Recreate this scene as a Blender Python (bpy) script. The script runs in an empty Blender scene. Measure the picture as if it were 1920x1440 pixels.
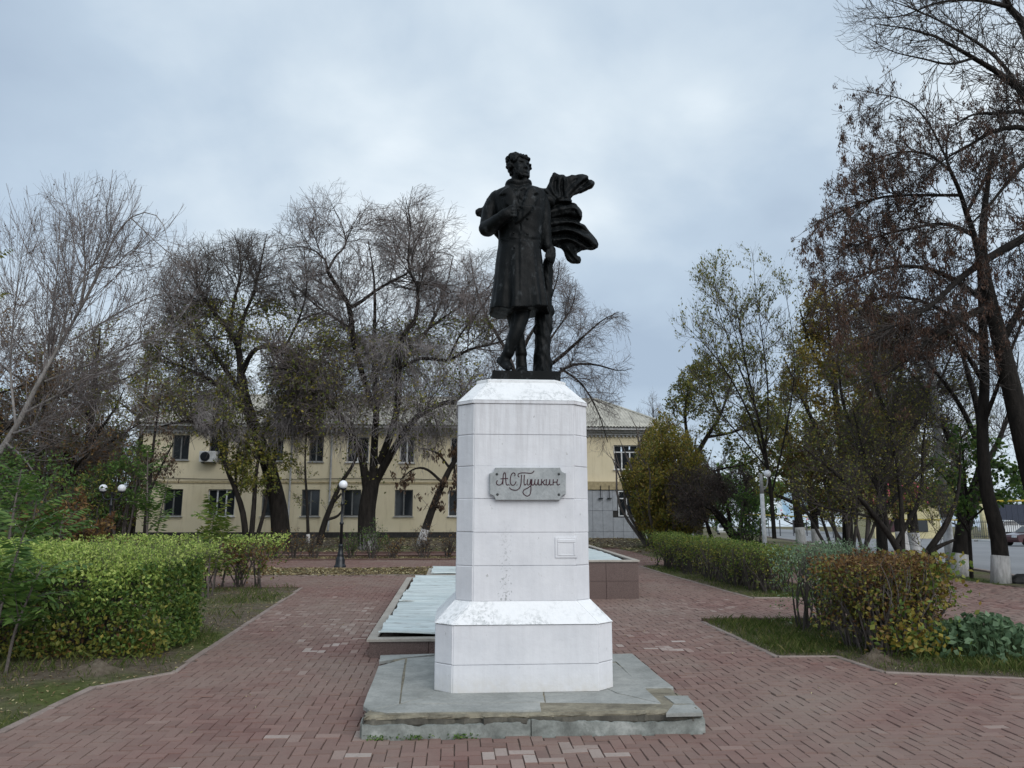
import bpy, math, random
import numpy as np
from mathutils import Vector, Matrix

# ------------------------------------------------------------------ camera, sky, sun, exposure
sc = bpy.context.scene
col = sc.collection
F_PX = 1442.0
PSI = math.radians(4.2)
TH = math.atan(265 / F_PX)
CAM = np.array((-0.62, -7.85, 1.65))
cam_d = bpy.data.cameras.new('camera')
cam_d.sensor_width = 36.0
cam_d.lens = F_PX / 1920 * 36
cam_d.clip_start = 0.1
cam_d.clip_end = 3000
cam = bpy.data.objects.new('camera', cam_d)
cam.location = CAM
cam.rotation_euler = (math.pi / 2 + TH, 0, -PSI)
col.objects.link(cam)
sc.camera = cam

SUN_EL, SUN_AZ = math.radians(36), math.radians(152)     # behind the camera, a little to the right
world = bpy.data.worlds.new('World')
sc.world = world
world.use_nodes = True
wt = world.node_tree
wt.nodes.clear()
def wn(t, **k):
    n = wt.nodes.new(t)
    for a, b in k.items(): setattr(n, a, b)
    return n
w_out = wn('ShaderNodeOutputWorld')
w_sky = wn('ShaderNodeTexSky', sky_type='NISHITA', sun_disc=False, sun_elevation=SUN_EL, sun_rotation=SUN_AZ)
w_b1 = wn('ShaderNodeBackground'); w_b1.inputs[1].default_value = 0.08
wt.links.new(w_sky.outputs[0], w_b1.inputs[0])
w_tc = wn('ShaderNodeTexCoord')
w_sep = wn('ShaderNodeSeparateXYZ'); wt.links.new(w_tc.outputs['Generated'], w_sep.inputs[0])
w_add = wn('ShaderNodeMath', operation='ADD'); w_add.inputs[1].default_value = 0.42
w_abs = wn('ShaderNodeMath', operation='ABSOLUTE'); wt.links.new(w_sep.outputs[2], w_abs.inputs[0])
wt.links.new(w_abs.outputs[0], w_add.inputs[0])
w_dx = wn('ShaderNodeMath', operation='DIVIDE'); w_dy = wn('ShaderNodeMath', operation='DIVIDE')
for i, d in ((0, w_dx), (1, w_dy)):
    wt.links.new(w_sep.outputs[i], d.inputs[0]); wt.links.new(w_add.outputs[0], d.inputs[1])
w_cmb = wn('ShaderNodeCombineXYZ')
wt.links.new(w_dx.outputs[0], w_cmb.inputs[0]); wt.links.new(w_dy.outputs[0], w_cmb.inputs[1])
w_map = wn('ShaderNodeMapping')
w_map.inputs['Location'].default_value = (3.1, 0.65, 0.0)
w_map.inputs['Scale'].default_value = (1.0, 1.0, 1.0)
wt.links.new(w_cmb.outputs[0], w_map.inputs[0])
w_n1 = wn('ShaderNodeTexNoise'); w_n1.inputs['Scale'].default_value = 1.15
w_n1.inputs['Detail'].default_value = 4; w_n1.inputs['Roughness'].default_value = 0.45
w_n1.inputs['Distortion'].default_value = 0.35
w_n2 = wn('ShaderNodeTexNoise'); w_n2.inputs['Scale'].default_value = 3.4
w_n2.inputs['Detail'].default_value = 6; w_n2.inputs['Roughness'].default_value = 0.52
w_n2.inputs['Distortion'].default_value = 0.2
for n in (w_n1, w_n2): wt.links.new(w_map.outputs[0], n.inputs['Vector'])
w_mx = wn('ShaderNodeMix', data_type='FLOAT'); w_mx.inputs[0].default_value = 0.27
wt.links.new(w_n1.outputs['Fac'], w_mx.inputs[2]); wt.links.new(w_n2.outputs['Fac'], w_mx.inputs[3])
w_rmp = wn('ShaderNodeValToRGB')
e = w_rmp.color_ramp.elements
e[0].position, e[0].color = 0.36, (0.345, 0.43, 0.54, 1)
e[1].position, e[1].color = 0.66, (0.82, 0.88, 0.915, 1)
x = e.new(0.47); x.color = (0.435, 0.53, 0.635, 1)
x = e.new(0.55); x.color = (0.58, 0.665, 0.74, 1)
wt.links.new(w_mx.outputs[0], w_rmp.inputs[0])
w_b2 = wn('ShaderNodeBackground'); w_b2.inputs[1].default_value = 1.0
wt.links.new(w_rmp.outputs[0], w_b2.inputs[0])
w_ms = wn('ShaderNodeMixShader'); w_ms.inputs[0].default_value = 0.93
wt.links.new(w_b1.outputs[0], w_ms.inputs[1]); wt.links.new(w_b2.outputs[0], w_ms.inputs[2])
wt.links.new(w_ms.outputs[0], w_out.inputs[0])

sun_d = bpy.data.lights.new('sun', 'SUN')
sun_d.energy = 1.5
sun_d.angle = math.radians(50)
sun_d.color = (1.0, 0.965, 0.93)
sun = bpy.data.objects.new('sun', sun_d)
sd = Vector((math.sin(SUN_AZ) * math.cos(SUN_EL), math.cos(SUN_AZ) * math.cos(SUN_EL), math.sin(SUN_EL)))
sun.rotation_euler = sd.to_track_quat('Z', 'Y').to_euler()
sun.location = (0, -10, 30)
col.objects.link(sun)

sc.view_settings.view_transform = 'Standard'
sc.view_settings.look = 'None'
sc.view_settings.exposure = 0.34
sc.view_settings.gamma = 1.0
sc.view_settings.use_curve_mapping = False
sc.render.engine = 'CYCLES'
sc.cycles.max_bounces = 6
sc.cycles.diffuse_bounces = 3
sc.cycles.transparent_max_bounces = 6

# ------------------------------------------------------------------ helpers: space
def ray(px, py):
    a = (px - 960) / F_PX; b = (720 - py) / F_PX
    h = math.cos(TH) - b * math.sin(TH); z = math.sin(TH) + b * math.cos(TH)
    return np.array([a * math.cos(PSI) + h * math.sin(PSI), -a * math.sin(PSI) + h * math.cos(PSI), z])
def at(px, py, Y):
    v = ray(px, py)
    return CAM + v * ((Y - CAM[1]) / v[1])
def gz(x, y):
    x = np.asarray(x, float); y = np.asarray(y, float)
    u = np.clip((x - 5) / 30, 0, 1)
    yy = np.where(y < 30, y, 30 + 10 * (1 - np.exp(-np.maximum(y - 30, 0) / 10)))
    return 0.028 * (yy + 1.35) - 0.9 * (3 * u * u - 2 * u ** 3)
def on_ground(px, Y, py=1000):
    p = at(px, py, Y)
    return np.array((p[0], Y, float(gz(p[0], Y))))

# ------------------------------------------------------------------ helpers: objects
ORG = {}
def tag(o, label=None, cat=None, group=None, kind=None):
    if label: o['label'] = label
    if cat: o['category'] = cat
    if group: o['group'] = group
    if kind: o['kind'] = kind
    return o
def thing(name, label, cat, loc=(0, 0, 0), group=None):
    o = bpy.data.objects.new(name, None)
    o.empty_display_size = 0.2
    o.location = [float(a) for a in loc]
    col.objects.link(o)
    ORG[o.name] = np.array(loc, float)
    return tag(o, label, cat, group)
def make_mesh(name, verts, faces, mats=None, smooth=False, attr=None, matidx=None):
    """faces: an (M,k) array, or a list of such arrays / index lists."""
    me = bpy.data.meshes.new(name)
    v = np.asarray(verts, np.float32).reshape(-1, 3)
    if isinstance(faces, np.ndarray):
        M, k = faces.shape
        loops = faces.reshape(-1).astype(np.int32)
        starts = np.arange(M, dtype=np.int32) * k
    else:
        cnt = np.array([len(f) for f in faces], np.int32)
        loops = np.array([i for f in faces for i in f], np.int32)
        starts = np.concatenate(([0], np.cumsum(cnt)[:-1])).astype(np.int32) if len(cnt) else cnt
        M = len(cnt)
    me.vertices.add(len(v)); me.vertices.foreach_set('co', v.reshape(-1))
    me.loops.add(len(loops)); me.loops.foreach_set('vertex_index', loops)
    me.polygons.add(M); me.polygons.foreach_set('loop_start', starts)
    me.polygons.foreach_set('use_smooth', np.full(M, bool(smooth)))
    if matidx is not None: me.polygons.foreach_set('material_index', np.asarray(matidx, np.int32))
    me.update(calc_edges=True)
    if attr is not None:
        a = np.asarray(attr, np.float32)
        dom = 'FACE' if len(a) == M else 'POINT'
        at_ = me.attributes.new('v', 'FLOAT', dom)
        at_.data.foreach_set('value', a)
    if mats is not None:
        for m in (mats if isinstance(mats, (list, tuple)) else [mats]): me.materials.append(m)
    return me
def obj(name, verts, faces, mats=None, parent=None, smooth=False, attr=None, loc=None, matidx=None):
    """one mesh object; verts in world space. Without a parent it gets its own origin (loc)."""
    v = np.asarray(verts, float).reshape(-1, 3)
    if parent is not None: o0 = ORG[parent.name]
    else: o0 = np.array(loc if loc is not None else (0, 0, 0), float)
    ob = bpy.data.objects.new(name, make_mesh(name, v - o0, faces, mats, smooth, attr, matidx))
    col.objects.link(ob)
    ORG[ob.name] = o0
    if parent is not None: ob.parent = parent
    else: ob.location = o0
    return ob
class MB:
    """collects simple solids into one mesh"""
    def __init__(s): s.v = []; s.f = []; s.n = 0
    def add(s, v, f):
        v = np.asarray(v, float).reshape(-1, 3)
        s.v.append(v); s.f += [[i + s.n for i in q] for q in f]; s.n += len(v); return s
    def box(s, x0, x1, y0, y1, z0, z1, bev=0.0):
        if bev <= 0:
            v = [(x, y, z) for z in (z0, z1) for y in (y0, y1) for x in (x0, x1)]
            return s.add(v, [(0, 2, 3, 1), (4, 5, 7, 6), (0, 1, 5, 4), (1, 3, 7, 5), (3, 2, 6, 7), (2, 0, 4, 6)])
        b = bev
        v = []
        for z, i in ((z0, b), (z0 + b, 0), (z1 - b, 0), (z1, b)):
            v += [(x0 + i, y0 + i, z), (x1 - i, y0 + i, z), (x1 - i, y1 - i, z), (x0 + i, y1 - i, z)]
        f = [(3, 2, 1, 0), (12, 13, 14, 15)]
        for l in range(3):
            for k in range(4):
                f.append((l * 4 + k, l * 4 + (k + 1) % 4, l * 4 + 4 + (k + 1) % 4, l * 4 + 4 + k))
        return s.add(v, f)
    def prism(s, poly, a, b, axis='z'):
        """poly (2D, counter-clockwise) extruded from a to b; axis z: (x,y), axis y: (x,z), axis x: (y,z)"""
        n = len(poly)
        def P(p, t): return (p[0], p[1], t) if axis == 'z' else ((p[0], t, p[1]) if axis == 'y' else (t, p[0], p[1]))
        v = [P(p, a) for p in poly] + [P(p, b) for p in poly]
        f = [list(range(n))[::-1], list(range(n, 2 * n))] + [(i, (i + 1) % n, n + (i + 1) % n, n + i) for i in range(n)]
        return s.add(v, f)
    def loft(s, rings, cap=True):
        n = len(rings[0]); v = np.concatenate([np.asarray(r, float) for r in rings])
        f = []
        for l in range(len(rings) - 1):
            for k in range(n):
                f.append((l * n + k, l * n + (k + 1) % n, (l + 1) * n + (k + 1) % n, (l + 1) * n + k))
        if cap:
            f.append(list(range(n))[::-1]); f.append([(len(rings) - 1) * n + k for k in range(n)])
        return s.add(v, f)
    def lathe(s, prof, c=(0, 0, 0), n=16, cap=True):
        rings = []
        for r, z in prof:
            rings.append([(c[0] + r * math.cos(2 * math.pi * k / n), c[1] + r * math.sin(2 * math.pi * k / n), c[2] + z) for k in range(n)])
        return s.loft(rings, cap)
    def tube(s, pts, r, n=8, cap=True):
        pts = np.asarray(pts, float); K = len(pts)
        r = np.full(K, r) if np.isscalar(r) else np.asarray(r, float)
        V = tube_rings(pts[None], r[None], n)[0]
        return s.loft(list(V), cap)
    def ball(s, c, r, n=12, m=8):
        r = (r, r, r) if np.isscalar(r) else r
        rings = []
        for j in range(1, m):
            t = math.pi * j / m
            rings.append([(c[0] + r[0] * math.sin(t) * math.cos(2 * math.pi * k / n), c[1] + r[1] * math.sin(t) * math.sin(2 * math.pi * k / n), c[2] - r[2] * math.cos(t)) for k in range(n)])
        return s.loft(rings)
    def build(s, name, mat, parent=None, smooth=False, loc=None, attr=None):
        return obj(name, np.concatenate(s.v), s.f, mat, parent, smooth, attr, loc)
def tube_rings(P, R, S):
    T = np.gradient(P, axis=1)
    T /= np.linalg.norm(T, axis=2, keepdims=True) + 1e-9
    mean = P[:, -1] - P[:, 0]
    ref = np.where((np.abs(mean[:, 2]) > 0.75 * np.linalg.norm(mean, axis=1))[:, None], np.array([[1., 0.13, 0.07]]), np.array([[0.05, 0.11, 1.]]))
    U = np.cross(T, ref[:, None, :]); U /= np.linalg.norm(U, axis=2, keepdims=True) + 1e-9
    W = np.cross(T, U)
    a = 2 * np.pi * np.arange(S) / S
    return P[:, :, None, :] + R[:, :, None, None] * (np.cos(a)[None, None, :, None] * U[:, :, None, :] + np.sin(a)[None, None, :, None] * W[:, :, None, :])
def tubes(sets, S=4):
    """many strands -> verts, quads"""
    vs, fs, n0 = [], [], 0
    for P, R in sets:
        N, K = R.shape
        if N == 0: continue
        vs.append(tube_rings(P, R, S).reshape(-1, 3))
        base = (np.arange(N) * K * S)[:, None, None] + (np.arange(K - 1) * S)[None, :, None]
        k = np.arange(S)[None, None, :]; k2 = (np.arange(S) + 1)[None, None, :] % S
        q = np.stack([base + k, base + k2, base + S + k2, base + S + k], -1).reshape(-1, 4)
        fs.append(q + n0); n0 += N * K * S
    return np.concatenate(vs), np.concatenate(fs)
def unit(v):
    return v / (np.linalg.norm(v, axis=-1, keepdims=True) + 1e-9)
def leaf_quads(C, L, W, rng, axis=None, axis_w=0.0, flat=0.0):
    """diamond leaves at C; axis: preferred long direction with weight; flat: bias of the normal to +z"""
    N = len(C)
    a = unit(rng.normal(size=(N, 3)))
    if axis is not None: a = unit(a * (1 - axis_w) + np.asarray(axis) * axis_w)
    r = unit(rng.normal(size=(N, 3)) + np.array((0, 0, flat)))
    w = unit(np.cross(a, r)); n = np.cross(w, a)
    L = (np.asarray(L) * rng.uniform(0.7, 1.3, N))[:, None]; W = (np.asarray(W) * rng.uniform(0.7, 1.3, N))[:, None]
    v = np.stack([C - a * L * .5, C + w * W * .5 + n * L * .08, C + a * L * .5, C - w * W * .5 + n * L * .08], 1)
    return v.reshape(-1, 3), np.arange(N * 4).reshape(N, 4)
def smooth_path(pts, n):
    """Catmull-Rom through pts (any width of columns), n samples"""
    p = np.asarray(pts, float)
    if len(p) == 2: return p[0] + (p[1] - p[0]) * np.linspace(0, 1, n)[:, None]
    q = np.vstack([2 * p[0] - p[1], p, 2 * p[-1] - p[-2]])
    d = np.concatenate(([0], np.cumsum(np.linalg.norm(np.diff(p[:, :3], axis=0), axis=1)))); d /= d[-1]
    out = []
    for t in np.linspace(0, 1, n):
        i = min(np.searchsorted(d, t, 'right') - 1, len(p) - 2)
        u = (t - d[i]) / (d[i + 1] - d[i] + 1e-9)
        a, b, c, e = q[i], q[i + 1], q[i + 2], q[i + 3]
        out.append(.5 * (2 * b + (c - a) * u + (2 * a - 5 * b + 4 * c - e) * u * u + (3 * b - a - 3 * c + e) * u ** 3))
    return np.array(out)

# ------------------------------------------------------------------ helpers: materials
class NT:
    def __init__(s, name):
        s.m = bpy.data.materials.new(name); s.m.use_nodes = True
        s.t = s.m.node_tree; s.t.nodes.clear()
        s.out = s.t.nodes.new('ShaderNodeOutputMaterial')
        s.p = s.t.nodes.new('ShaderNodeBsdfPrincipled')
        s.t.links.new(s.p.outputs[0], s.out.inputs[0])
        s.tc = s.t.nodes.new('ShaderNodeTexCoord')
        s.geo = s.t.nodes.new('ShaderNodeNewGeometry')
    def n(s, t, **k):
        x = s.t.nodes.new(t)
        for a, b in k.items(): setattr(x, a, b)
        return x
    def l(s, a, b): s.t.links.new(a, b)
    def pos(s, scale=(1, 1, 1), loc=(0, 0, 0), world=True):
        m = s.n('ShaderNodeMapping'); m.inputs['Scale'].default_value = scale; m.inputs['Location'].default_value = loc
        s.l(s.geo.outputs['Position'] if world else s.tc.outputs['Object'], m.inputs[0]); return m.outputs[0]
    def noise(s, scale, detail=4, rough=.55, vec=None, dist=0.0):
        x = s.n('ShaderNodeTexNoise'); x.inputs['Scale'].default_value = scale; x.inputs['Detail'].default_value = detail
        x.inputs['Roughness'].default_value = rough; x.inputs['Distortion'].default_value = dist
        s.l(vec if vec is not None else s.geo.outputs['Position'], x.inputs['Vector']); return x.outputs['Fac']
    def ramp(s, fac, stops):
        r = s.n('ShaderNodeValToRGB'); e = r.color_ramp.elements
        while len(e) < len(stops): e.new(0.5)
        for k, (p, c) in zip(e, stops):
            k.position = p; k.color = (*c, 1) if not np.isscalar(c) else (c, c, c, 1)
        s.l(fac, r.inputs[0]); return r.outputs[0]
    def mix(s, fac, a, b, mode='MIX'):
        x = s.n('ShaderNodeMix', data_type='RGBA', blend_type=mode)
        for i, q in ((6, a), (7, b)):
            if isinstance(q, tuple): x.inputs[i].default_value = (*q, 1)
            else: s.l(q, x.inputs[i])
        if np.isscalar(fac): x.inputs[0].default_value = fac
        else: s.l(fac, x.inputs[0])
        return x.outputs[2]
    def attr(s, name='v'):
        a = s.n('ShaderNodeAttribute', attribute_name=name); return a.outputs['Fac']
    def math(s, op, a, b=None):
        x = s.n('ShaderNodeMath', operation=op)
        for i, q in enumerate((a, b)):
            if q is None: continue
            if np.isscalar(q): x.inputs[i].default_value = q
            else: s.l(q, x.inputs[i])
        return x.outputs[0]
    def base(s, c):
        if isinstance(c, tuple): s.p.inputs['Base Color'].default_value = (*c, 1)
        else: s.l(c, s.p.inputs['Base Color'])
    def rough(s, r, spec=.5, metal=0.0):
        if np.isscalar(r): s.p.inputs['Roughness'].default_value = r
        else: s.l(r, s.p.inputs['Roughness'])
        s.p.inputs['Specular IOR Level'].default_value = spec; s.p.inputs['Metallic'].default_value = metal
    def bump(s, h, strength=.3, dist=.02):
        b = s.n('ShaderNodeBump'); b.inputs['Strength'].default_value = strength; b.inputs['Distance'].default_value = dist
        s.l(h, b.inputs['Height']); s.l(b.outputs[0], s.p.inputs['Normal'])
def simple(name, c, rough=.7, spec=.4, var=.25, scale=6., metal=0.0, bump=0.0):
    m = NT(name)
    f = m.noise(scale, 5)
    lo = tuple(a * (1 - var) for a in c); hi = tuple(min(1, a * (1 + var)) for a in c)
    m.base(m.ramp(f, [(.3, lo), (.7, hi)])); m.rough(rough, spec, metal)
    if bump: m.bump(m.noise(scale * 6, 4), bump, .01)
    return m.m
def leafmat(name, cols, trans=.35):
    """palette over the per-leaf attribute"""
    m = NT(name)
    n = len(cols)
    c = m.ramp(m.attr(), [(i / max(1, n - 1), q) for i, q in enumerate(cols)])
    m.base(c); m.rough(.55, .3)
    tr = m.n('ShaderNodeBsdfTranslucent'); m.l(c, tr.inputs[0])
    ms = m.n('ShaderNodeMixShader'); ms.inputs[0].default_value = trans
    m.l(m.p.outputs[0], ms.inputs[1]); m.l(tr.outputs[0], ms.inputs[2]); m.l(ms.outputs[0], m.out.inputs[0])
    return m.m
def barkmat(name, a, b, scale=9.):
    m = NT(name)
    v = m.pos((1, 1, .25))
    f = m.noise(scale, 6, .65, v)
    m.base(m.ramp(f, [(.3, a), (.7, b)])); m.rough(.9, .2)
    m.bump(m.noise(scale * 2.2, 6, .75, v), 1.0, .06)
    return m.m

# ------------------------------------------------------------------ materials
rng = np.random.default_rng(11)
def m_soil():
    m = NT('soil_and_thin_grass')
    f = m.noise(.55, 6, .6); g = m.noise(9, 6, .7)
    a = m.ramp(g, [(.3, (.085, .066, .048)), (.55, (.155, .127, .096)), (.75, (.22, .19, .145))])
    b = m.ramp(g, [(.3, (.055, .075, .022)), (.6, (.115, .135, .045)), (.8, (.20, .18, .09))])
    m.base(m.mix(m.ramp(f, [(.46, 0.0), (.62, 1.0)]), a, b)); m.rough(.95, .1)
    m.bump(m.noise(26, 6, .75), .9, .05); return m.m
def m_asphalt():
    m = NT('asphalt')
    f = m.noise(.25, 5); g = m.noise(60, 3)
    m.base(m.mix(m.math('MULTIPLY', g, .35), m.ramp(f, [(.3, (.19, .195, .205)), (.7, (.26, .265, .275))]), (.1, .1, .105)))
    m.rough(.8, .35); m.bump(g, .3, .01); return m.m
def m_brick():
    m = NT('brick_paver')
    c = m.ramp(m.attr(), [(0.0, (.040, .030, .027)), (.12, (.128, .067, .057)), (.35, (.182, .101, .086)), (.62, (.22, .130, .110)), (.80, (.27, .185, .16)), (.90, (.38, .31, .28)), (1.0, (.54, .51, .48))])
    f = m.noise(.55, 7, .68)
    d = m.mix(m.ramp(f, [(.36, 0.0), (.66, .75)]), c, (.225, .175, .145))
    g = m.noise(38, 5, .7)
    d = m.mix(m.ramp(g, [(.25, .35), (.5, 0.0)]), d, (.10, .075, .068))
    m.base(d); m.rough(.78, .35); m.bump(m.noise(120, 4, .7), .35, .006); return m.m
def m_joint():
    m = NT('joint_sand')
    m.base(m.ramp(m.noise(14, 5), [(.35, (.075, .056, .048)), (.7, (.15, .12, .10))])); m.rough(.95, .1); return m.m
def m_white():
    m = NT('whitewashed_stone')
    st = m.noise(3.2, 6, .62, m.pos((9, 9, .5)))
    bl = m.noise(2.1, 6, .65); sp = m.noise(26, 4, .6, m.pos((1, 1, .6), (3.3, 1.2, 0)))
    c = m.ramp(bl, [(.3, (.60, .61, .64)), (.6, (.70, .705, .73))])
    hi = m.n('ShaderNodeSeparateXYZ'); m.l(m.geo.outputs['Position'], hi.inputs[0])
    top = m.n('ShaderNodeMapRange'); top.inputs[1].default_value = 2.15; top.inputs[2].default_value = 2.75; m.l(hi.outputs[2], top.inputs[0])
    grey = m.math('MULTIPLY', m.ramp(st, [(.42, 0.0), (.70, .7)]), m.math('ADD', m.math('MULTIPLY', top.outputs[0], .95), .30))
    c = m.mix(grey, c, (.52, .515, .53))
    c = m.mix(m.ramp(sp, [(.675, 0.0), (.72, .8)]), c, (.40, .40, .39))
    dirt = m.n('ShaderNodeMapRange'); dirt.inputs[1].default_value = .34; dirt.inputs[2].default_value = .17; m.l(hi.outputs[2], dirt.inputs[0])
    c = m.mix(m.math('MULTIPLY', dirt.outputs[0], m.ramp(m.noise(9, 5, .7), [(.35, .15), (.65, .7)])), c, (.55, .52, .46))
    cx_ = m.math('POWER', m.math('MULTIPLY', m.math('ADD', hi.outputs[0], .135), 14.0), 2.0); low_ = m.n('ShaderNodeMapRange'); low_.inputs[1].default_value = 1.75; low_.inputs[2].default_value = 1.05; m.l(hi.outputs[2], low_.inputs[0])
    chip = m.math('MULTIPLY', m.ramp(m.math('SUBTRACT', m.noise(42, 3, .55), m.math('MULTIPLY', cx_, .11)), [(.55, 0.0), (.60, 1.0)]), m.math('MULTIPLY', low_.outputs[0], m.math('GREATER_THAN', hi.outputs[2], .95)))
    c = m.mix(m.math('MULTIPLY', chip, .8), c, (.30, .31, .31))
    m.base(c); m.rough(.75, .3); m.bump(m.noise(15, 6, .65), .35, .012); return m.m
def m_peel():
    m = NT('peeling_whitewash')
    a = m.noise(26, 9, .74, None, .3); b = m.noise(2.6, 4, .6, m.pos((1, 1, 1), (4.1, 0, 0)))
    k = m.math('MULTIPLY', m.ramp(a, [(.50, 0.0), (.56, 1.0)]), m.ramp(b, [(.46, .1), (.60, 1.0)]))
    c = m.mix(k, (.79, .80, .81), m.ramp(m.noise(40, 4), [(.3, (.50, .52, .525)), (.7, (.68, .70, .70))]))
    m.base(c); m.rough(.8, .3); m.bump(m.math('SUBTRACT', m.noise(18, 5), m.math('MULTIPLY', k, .6)), .5, .012); return m.m
def m_stone(name, a, b, c=None, sc=3.):
    m = NT(name)
    f = m.noise(sc, 7, .65, None, .3); g = m.noise(34, 5, .7)
    q = m.ramp(f, [(.3, a), (.55, b), (.75, c or b)])
    m.base(m.mix(m.ramp(g, [(.3, .35), (.55, 0.0)]), q, tuple(.55 * t for t in a))); m.rough(.8, .35)
    m.bump(m.noise(22, 7, .7), .45, .012); return m.m
def m_bronze():
    m = NT('blackened_bronze')
    st = m.noise(4.5, 6, .65, m.pos((3, 3, .8)))
    sp = m.noise(17, 5, .6)
    c = m.ramp(m.noise(3, 5), [(.3, (.0028, .0036, .0040)), (.7, (.0055, .0067, .0073))])
    k = m.math('MULTIPLY', m.ramp(st, [(.50, 0.0), (.70, .7)]), m.ramp(sp, [(.48, 0.0), (.64, 1.0)]))
    c = m.mix(k, c, (.08, .088, .094))
    m.base(c); m.rough(m.ramp(sp, [(.3, .42), (.7, .62)]), .12)
    m.bump(m.noise(60, 5, .6), .25, .006); return m.m
def m_granite():
    m = NT('brown_granite')
    g = m.noise(160, 2, .5); f = m.noise(2.5, 4)
    c = m.ramp(g, [(.35, (.045, .030, .027)), (.5, (.105, .066, .058)), (.68, (.19, .14, .125))])
    m.base(m.mix(m.ramp(f, [(.35, 0.0), (.7, .3)]), c, (.16, .115, .10))); m.rough(.45, .5); return m.m
def m_sheet():
    m = NT('galvanised_sheet')
    f = m.noise(1.6, 6, .6, m.pos((.5, 3, 1))); g = m.noise(7, 6, .7, m.pos((.35, 2.2, 1)))
    c = m.ramp(f, [(.3, (.46, .53, .535)), (.7, (.66, .72, .715))])
    c = m.mix(m.ramp(g, [(.57, 0.0), (.66, .6)]), c, (.15, .12, .095))
    m.base(c); m.rough(.5, .5, .15); return m.m
M = dict(
    soil=m_soil(), asphalt=m_asphalt(), brick=m_brick(), joint=m_joint(), white=m_white(), peel=m_peel(), bronze=m_bronze(), granite=m_granite(), sheet=m_sheet(),
    slate=m_stone('slate_slab', (.215, .222, .208), (.315, .322, .305), (.41, .41, .385)),
    riser=m_stone('grey_riser_stone', (.11, .118, .108), (.25, .268, .25), (.46, .475, .45), 4.5),
    mortar=m_stone('ochre_mortar', (.085, .075, .055), (.23, .205, .15), (.32, .295, .225), 5.),
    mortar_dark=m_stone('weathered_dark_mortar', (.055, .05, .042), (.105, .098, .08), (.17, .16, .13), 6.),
    cap=m_stone('beige_cap_stone', (.30, .275, .24), (.38, .35, .31), (.43, .41, .37)),
    curb=m_stone('curb_concrete', (.20, .155, .135), (.27, .215, .19), (.31, .27, .24)),
    redcurb=m_stone('brown_curb', (.075, .042, .036), (.11, .065, .055), (.14, .095, .08)),
    marble=m_stone('grey_marble', (.27, .29, .295), (.37, .39, .395), (.46, .47, .465), 4.5),
    ink=simple('maroon_paint', (.045, .012, .020), .6),
    steel=simple('dark_screw', (.035, .04, .04), .4, .5),
    black=simple('black_iron', (.008, .010, .014), .35, .5),
    globe=simple('opal_globe', (.80, .82, .86), .25, .5, .03),
    bark=barkmat('dark_bark', (.010, .0085, .0075), (.036, .031, .027)),
    bark2=barkmat('grey_bark', (.045, .038, .033), (.115, .10, .088)),
    birch=barkmat('birch_bark', (.12, .105, .098), (.33, .31, .295), 5.),
    lime_worn=barkmat('worn_limewashed_bark', (.06, .055, .05), (.42, .41, .40), 7.),
    lime=barkmat('limewashed_bark', (.34, .33, .32), (.66, .65, .64), 12.),
    twig=barkmat('brown_twig', (.10, .086, .077), (.19, .165, .15)),
    twig_grey=barkmat('grey_twig', (.27, .245, .245), (.42, .39, .39)),
    twig_red=barkmat('reddish_twig', (.165, .138, .132), (.29, .25, .24)),
    twig_dark=barkmat('dark_twig', (.055, .047, .043), (.12, .104, .096)),
)

# ------------------------------------------------------------------ ground
def grid_sheet(xs, ys, zf):
    X, Y = np.meshgrid(xs, ys)
    Z = zf(X, Y)
    v = np.stack([X, Y, Z], -1).reshape(-1, 3)
    nx, ny = len(xs), len(ys)
    i = (np.arange(ny - 1)[:, None] * nx + np.arange(nx - 1)[None, :]).reshape(-1)
    return v, np.stack([i, i + 1, i + nx + 1, i + nx], -1)
xs = np.concatenate([-np.geomspace(600, 32, 24), np.linspace(-30, 60, 61), np.geomspace(64, 600, 24)])
ys = np.concatenate([-np.geomspace(200, 22, 12), np.linspace(-20, 60, 54), np.geomspace(63, 900, 28)])
v, f = grid_sheet(xs, ys, lambda x, y: gz(x, y) - .07)
tag(obj('ground', v, f, M['soil'], smooth=True), kind='structure')

def in_poly(P, x, y):
    P = np.asarray(P); x = np.asarray(x); y = np.asarray(y)
    c = np.zeros(np.shape(x), bool); j = len(P) - 1
    for i in range(len(P)):
        xi, yi = P[i]; xj, yj = P[j]
        c ^= ((yi > y) != (yj > y)) & (x < (xj - xi) * (y - yi) / (yj - yi + 1e-12) + xi)
        j = i
    return c
LAWN_L = [(-4.30, -6.5), (-4.25, -1.0), (-4.20, .54), (-3.65, 1.19), (-3.68, 1.67), (-3.92, 9.65), (-16, 9.9), (-16, -6.5)]
LEAF_STRIP = [(-16, 12.6), (1.0, 12.45), (1.0, 14.7), (-16, 14.8)]
HEDGE_STRIP = [(-16, 18.0), (0.4, 17.9), (0.4, 19.3), (-16, 19.4)]
LAWN_B = [(-30, 21.3), (.6, 21.1), (.6, 24.0), (6.2, 24.0), (6.2, 18.0), (9.0, 15.2), (12.2, 14.2), (15.9, 20.5), (17.2, 25), (24, 45), (-30, 45)]
LAWN_R = [(3.28, 4.43), (3.30, 1.63), (4.02, 1.60), (4.11, .70), (5.44, .34), (7.6, -.3), (10.5, -1.2), (9.6, .6), (7.2, 3.7), (7.05, 4.43)]
LAWN_R2 = [(5.24, 7.33), (4.95, 12.0), (4.86, 15.2), (6.2, 15.6), (6.2, 18.0), (9.0, 15.2), (7.4, 12.8), (7.05, 7.33)]
VERGE = [(13.55, -3), (13.2, 8.5), (12.95, 11), (12.5, 13.6), (12.2, 14.2), (15.9, 20.5), (16.2, 17.0), (15.3, 13.2), (15.0, 8), (15.2, -3)]
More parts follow.
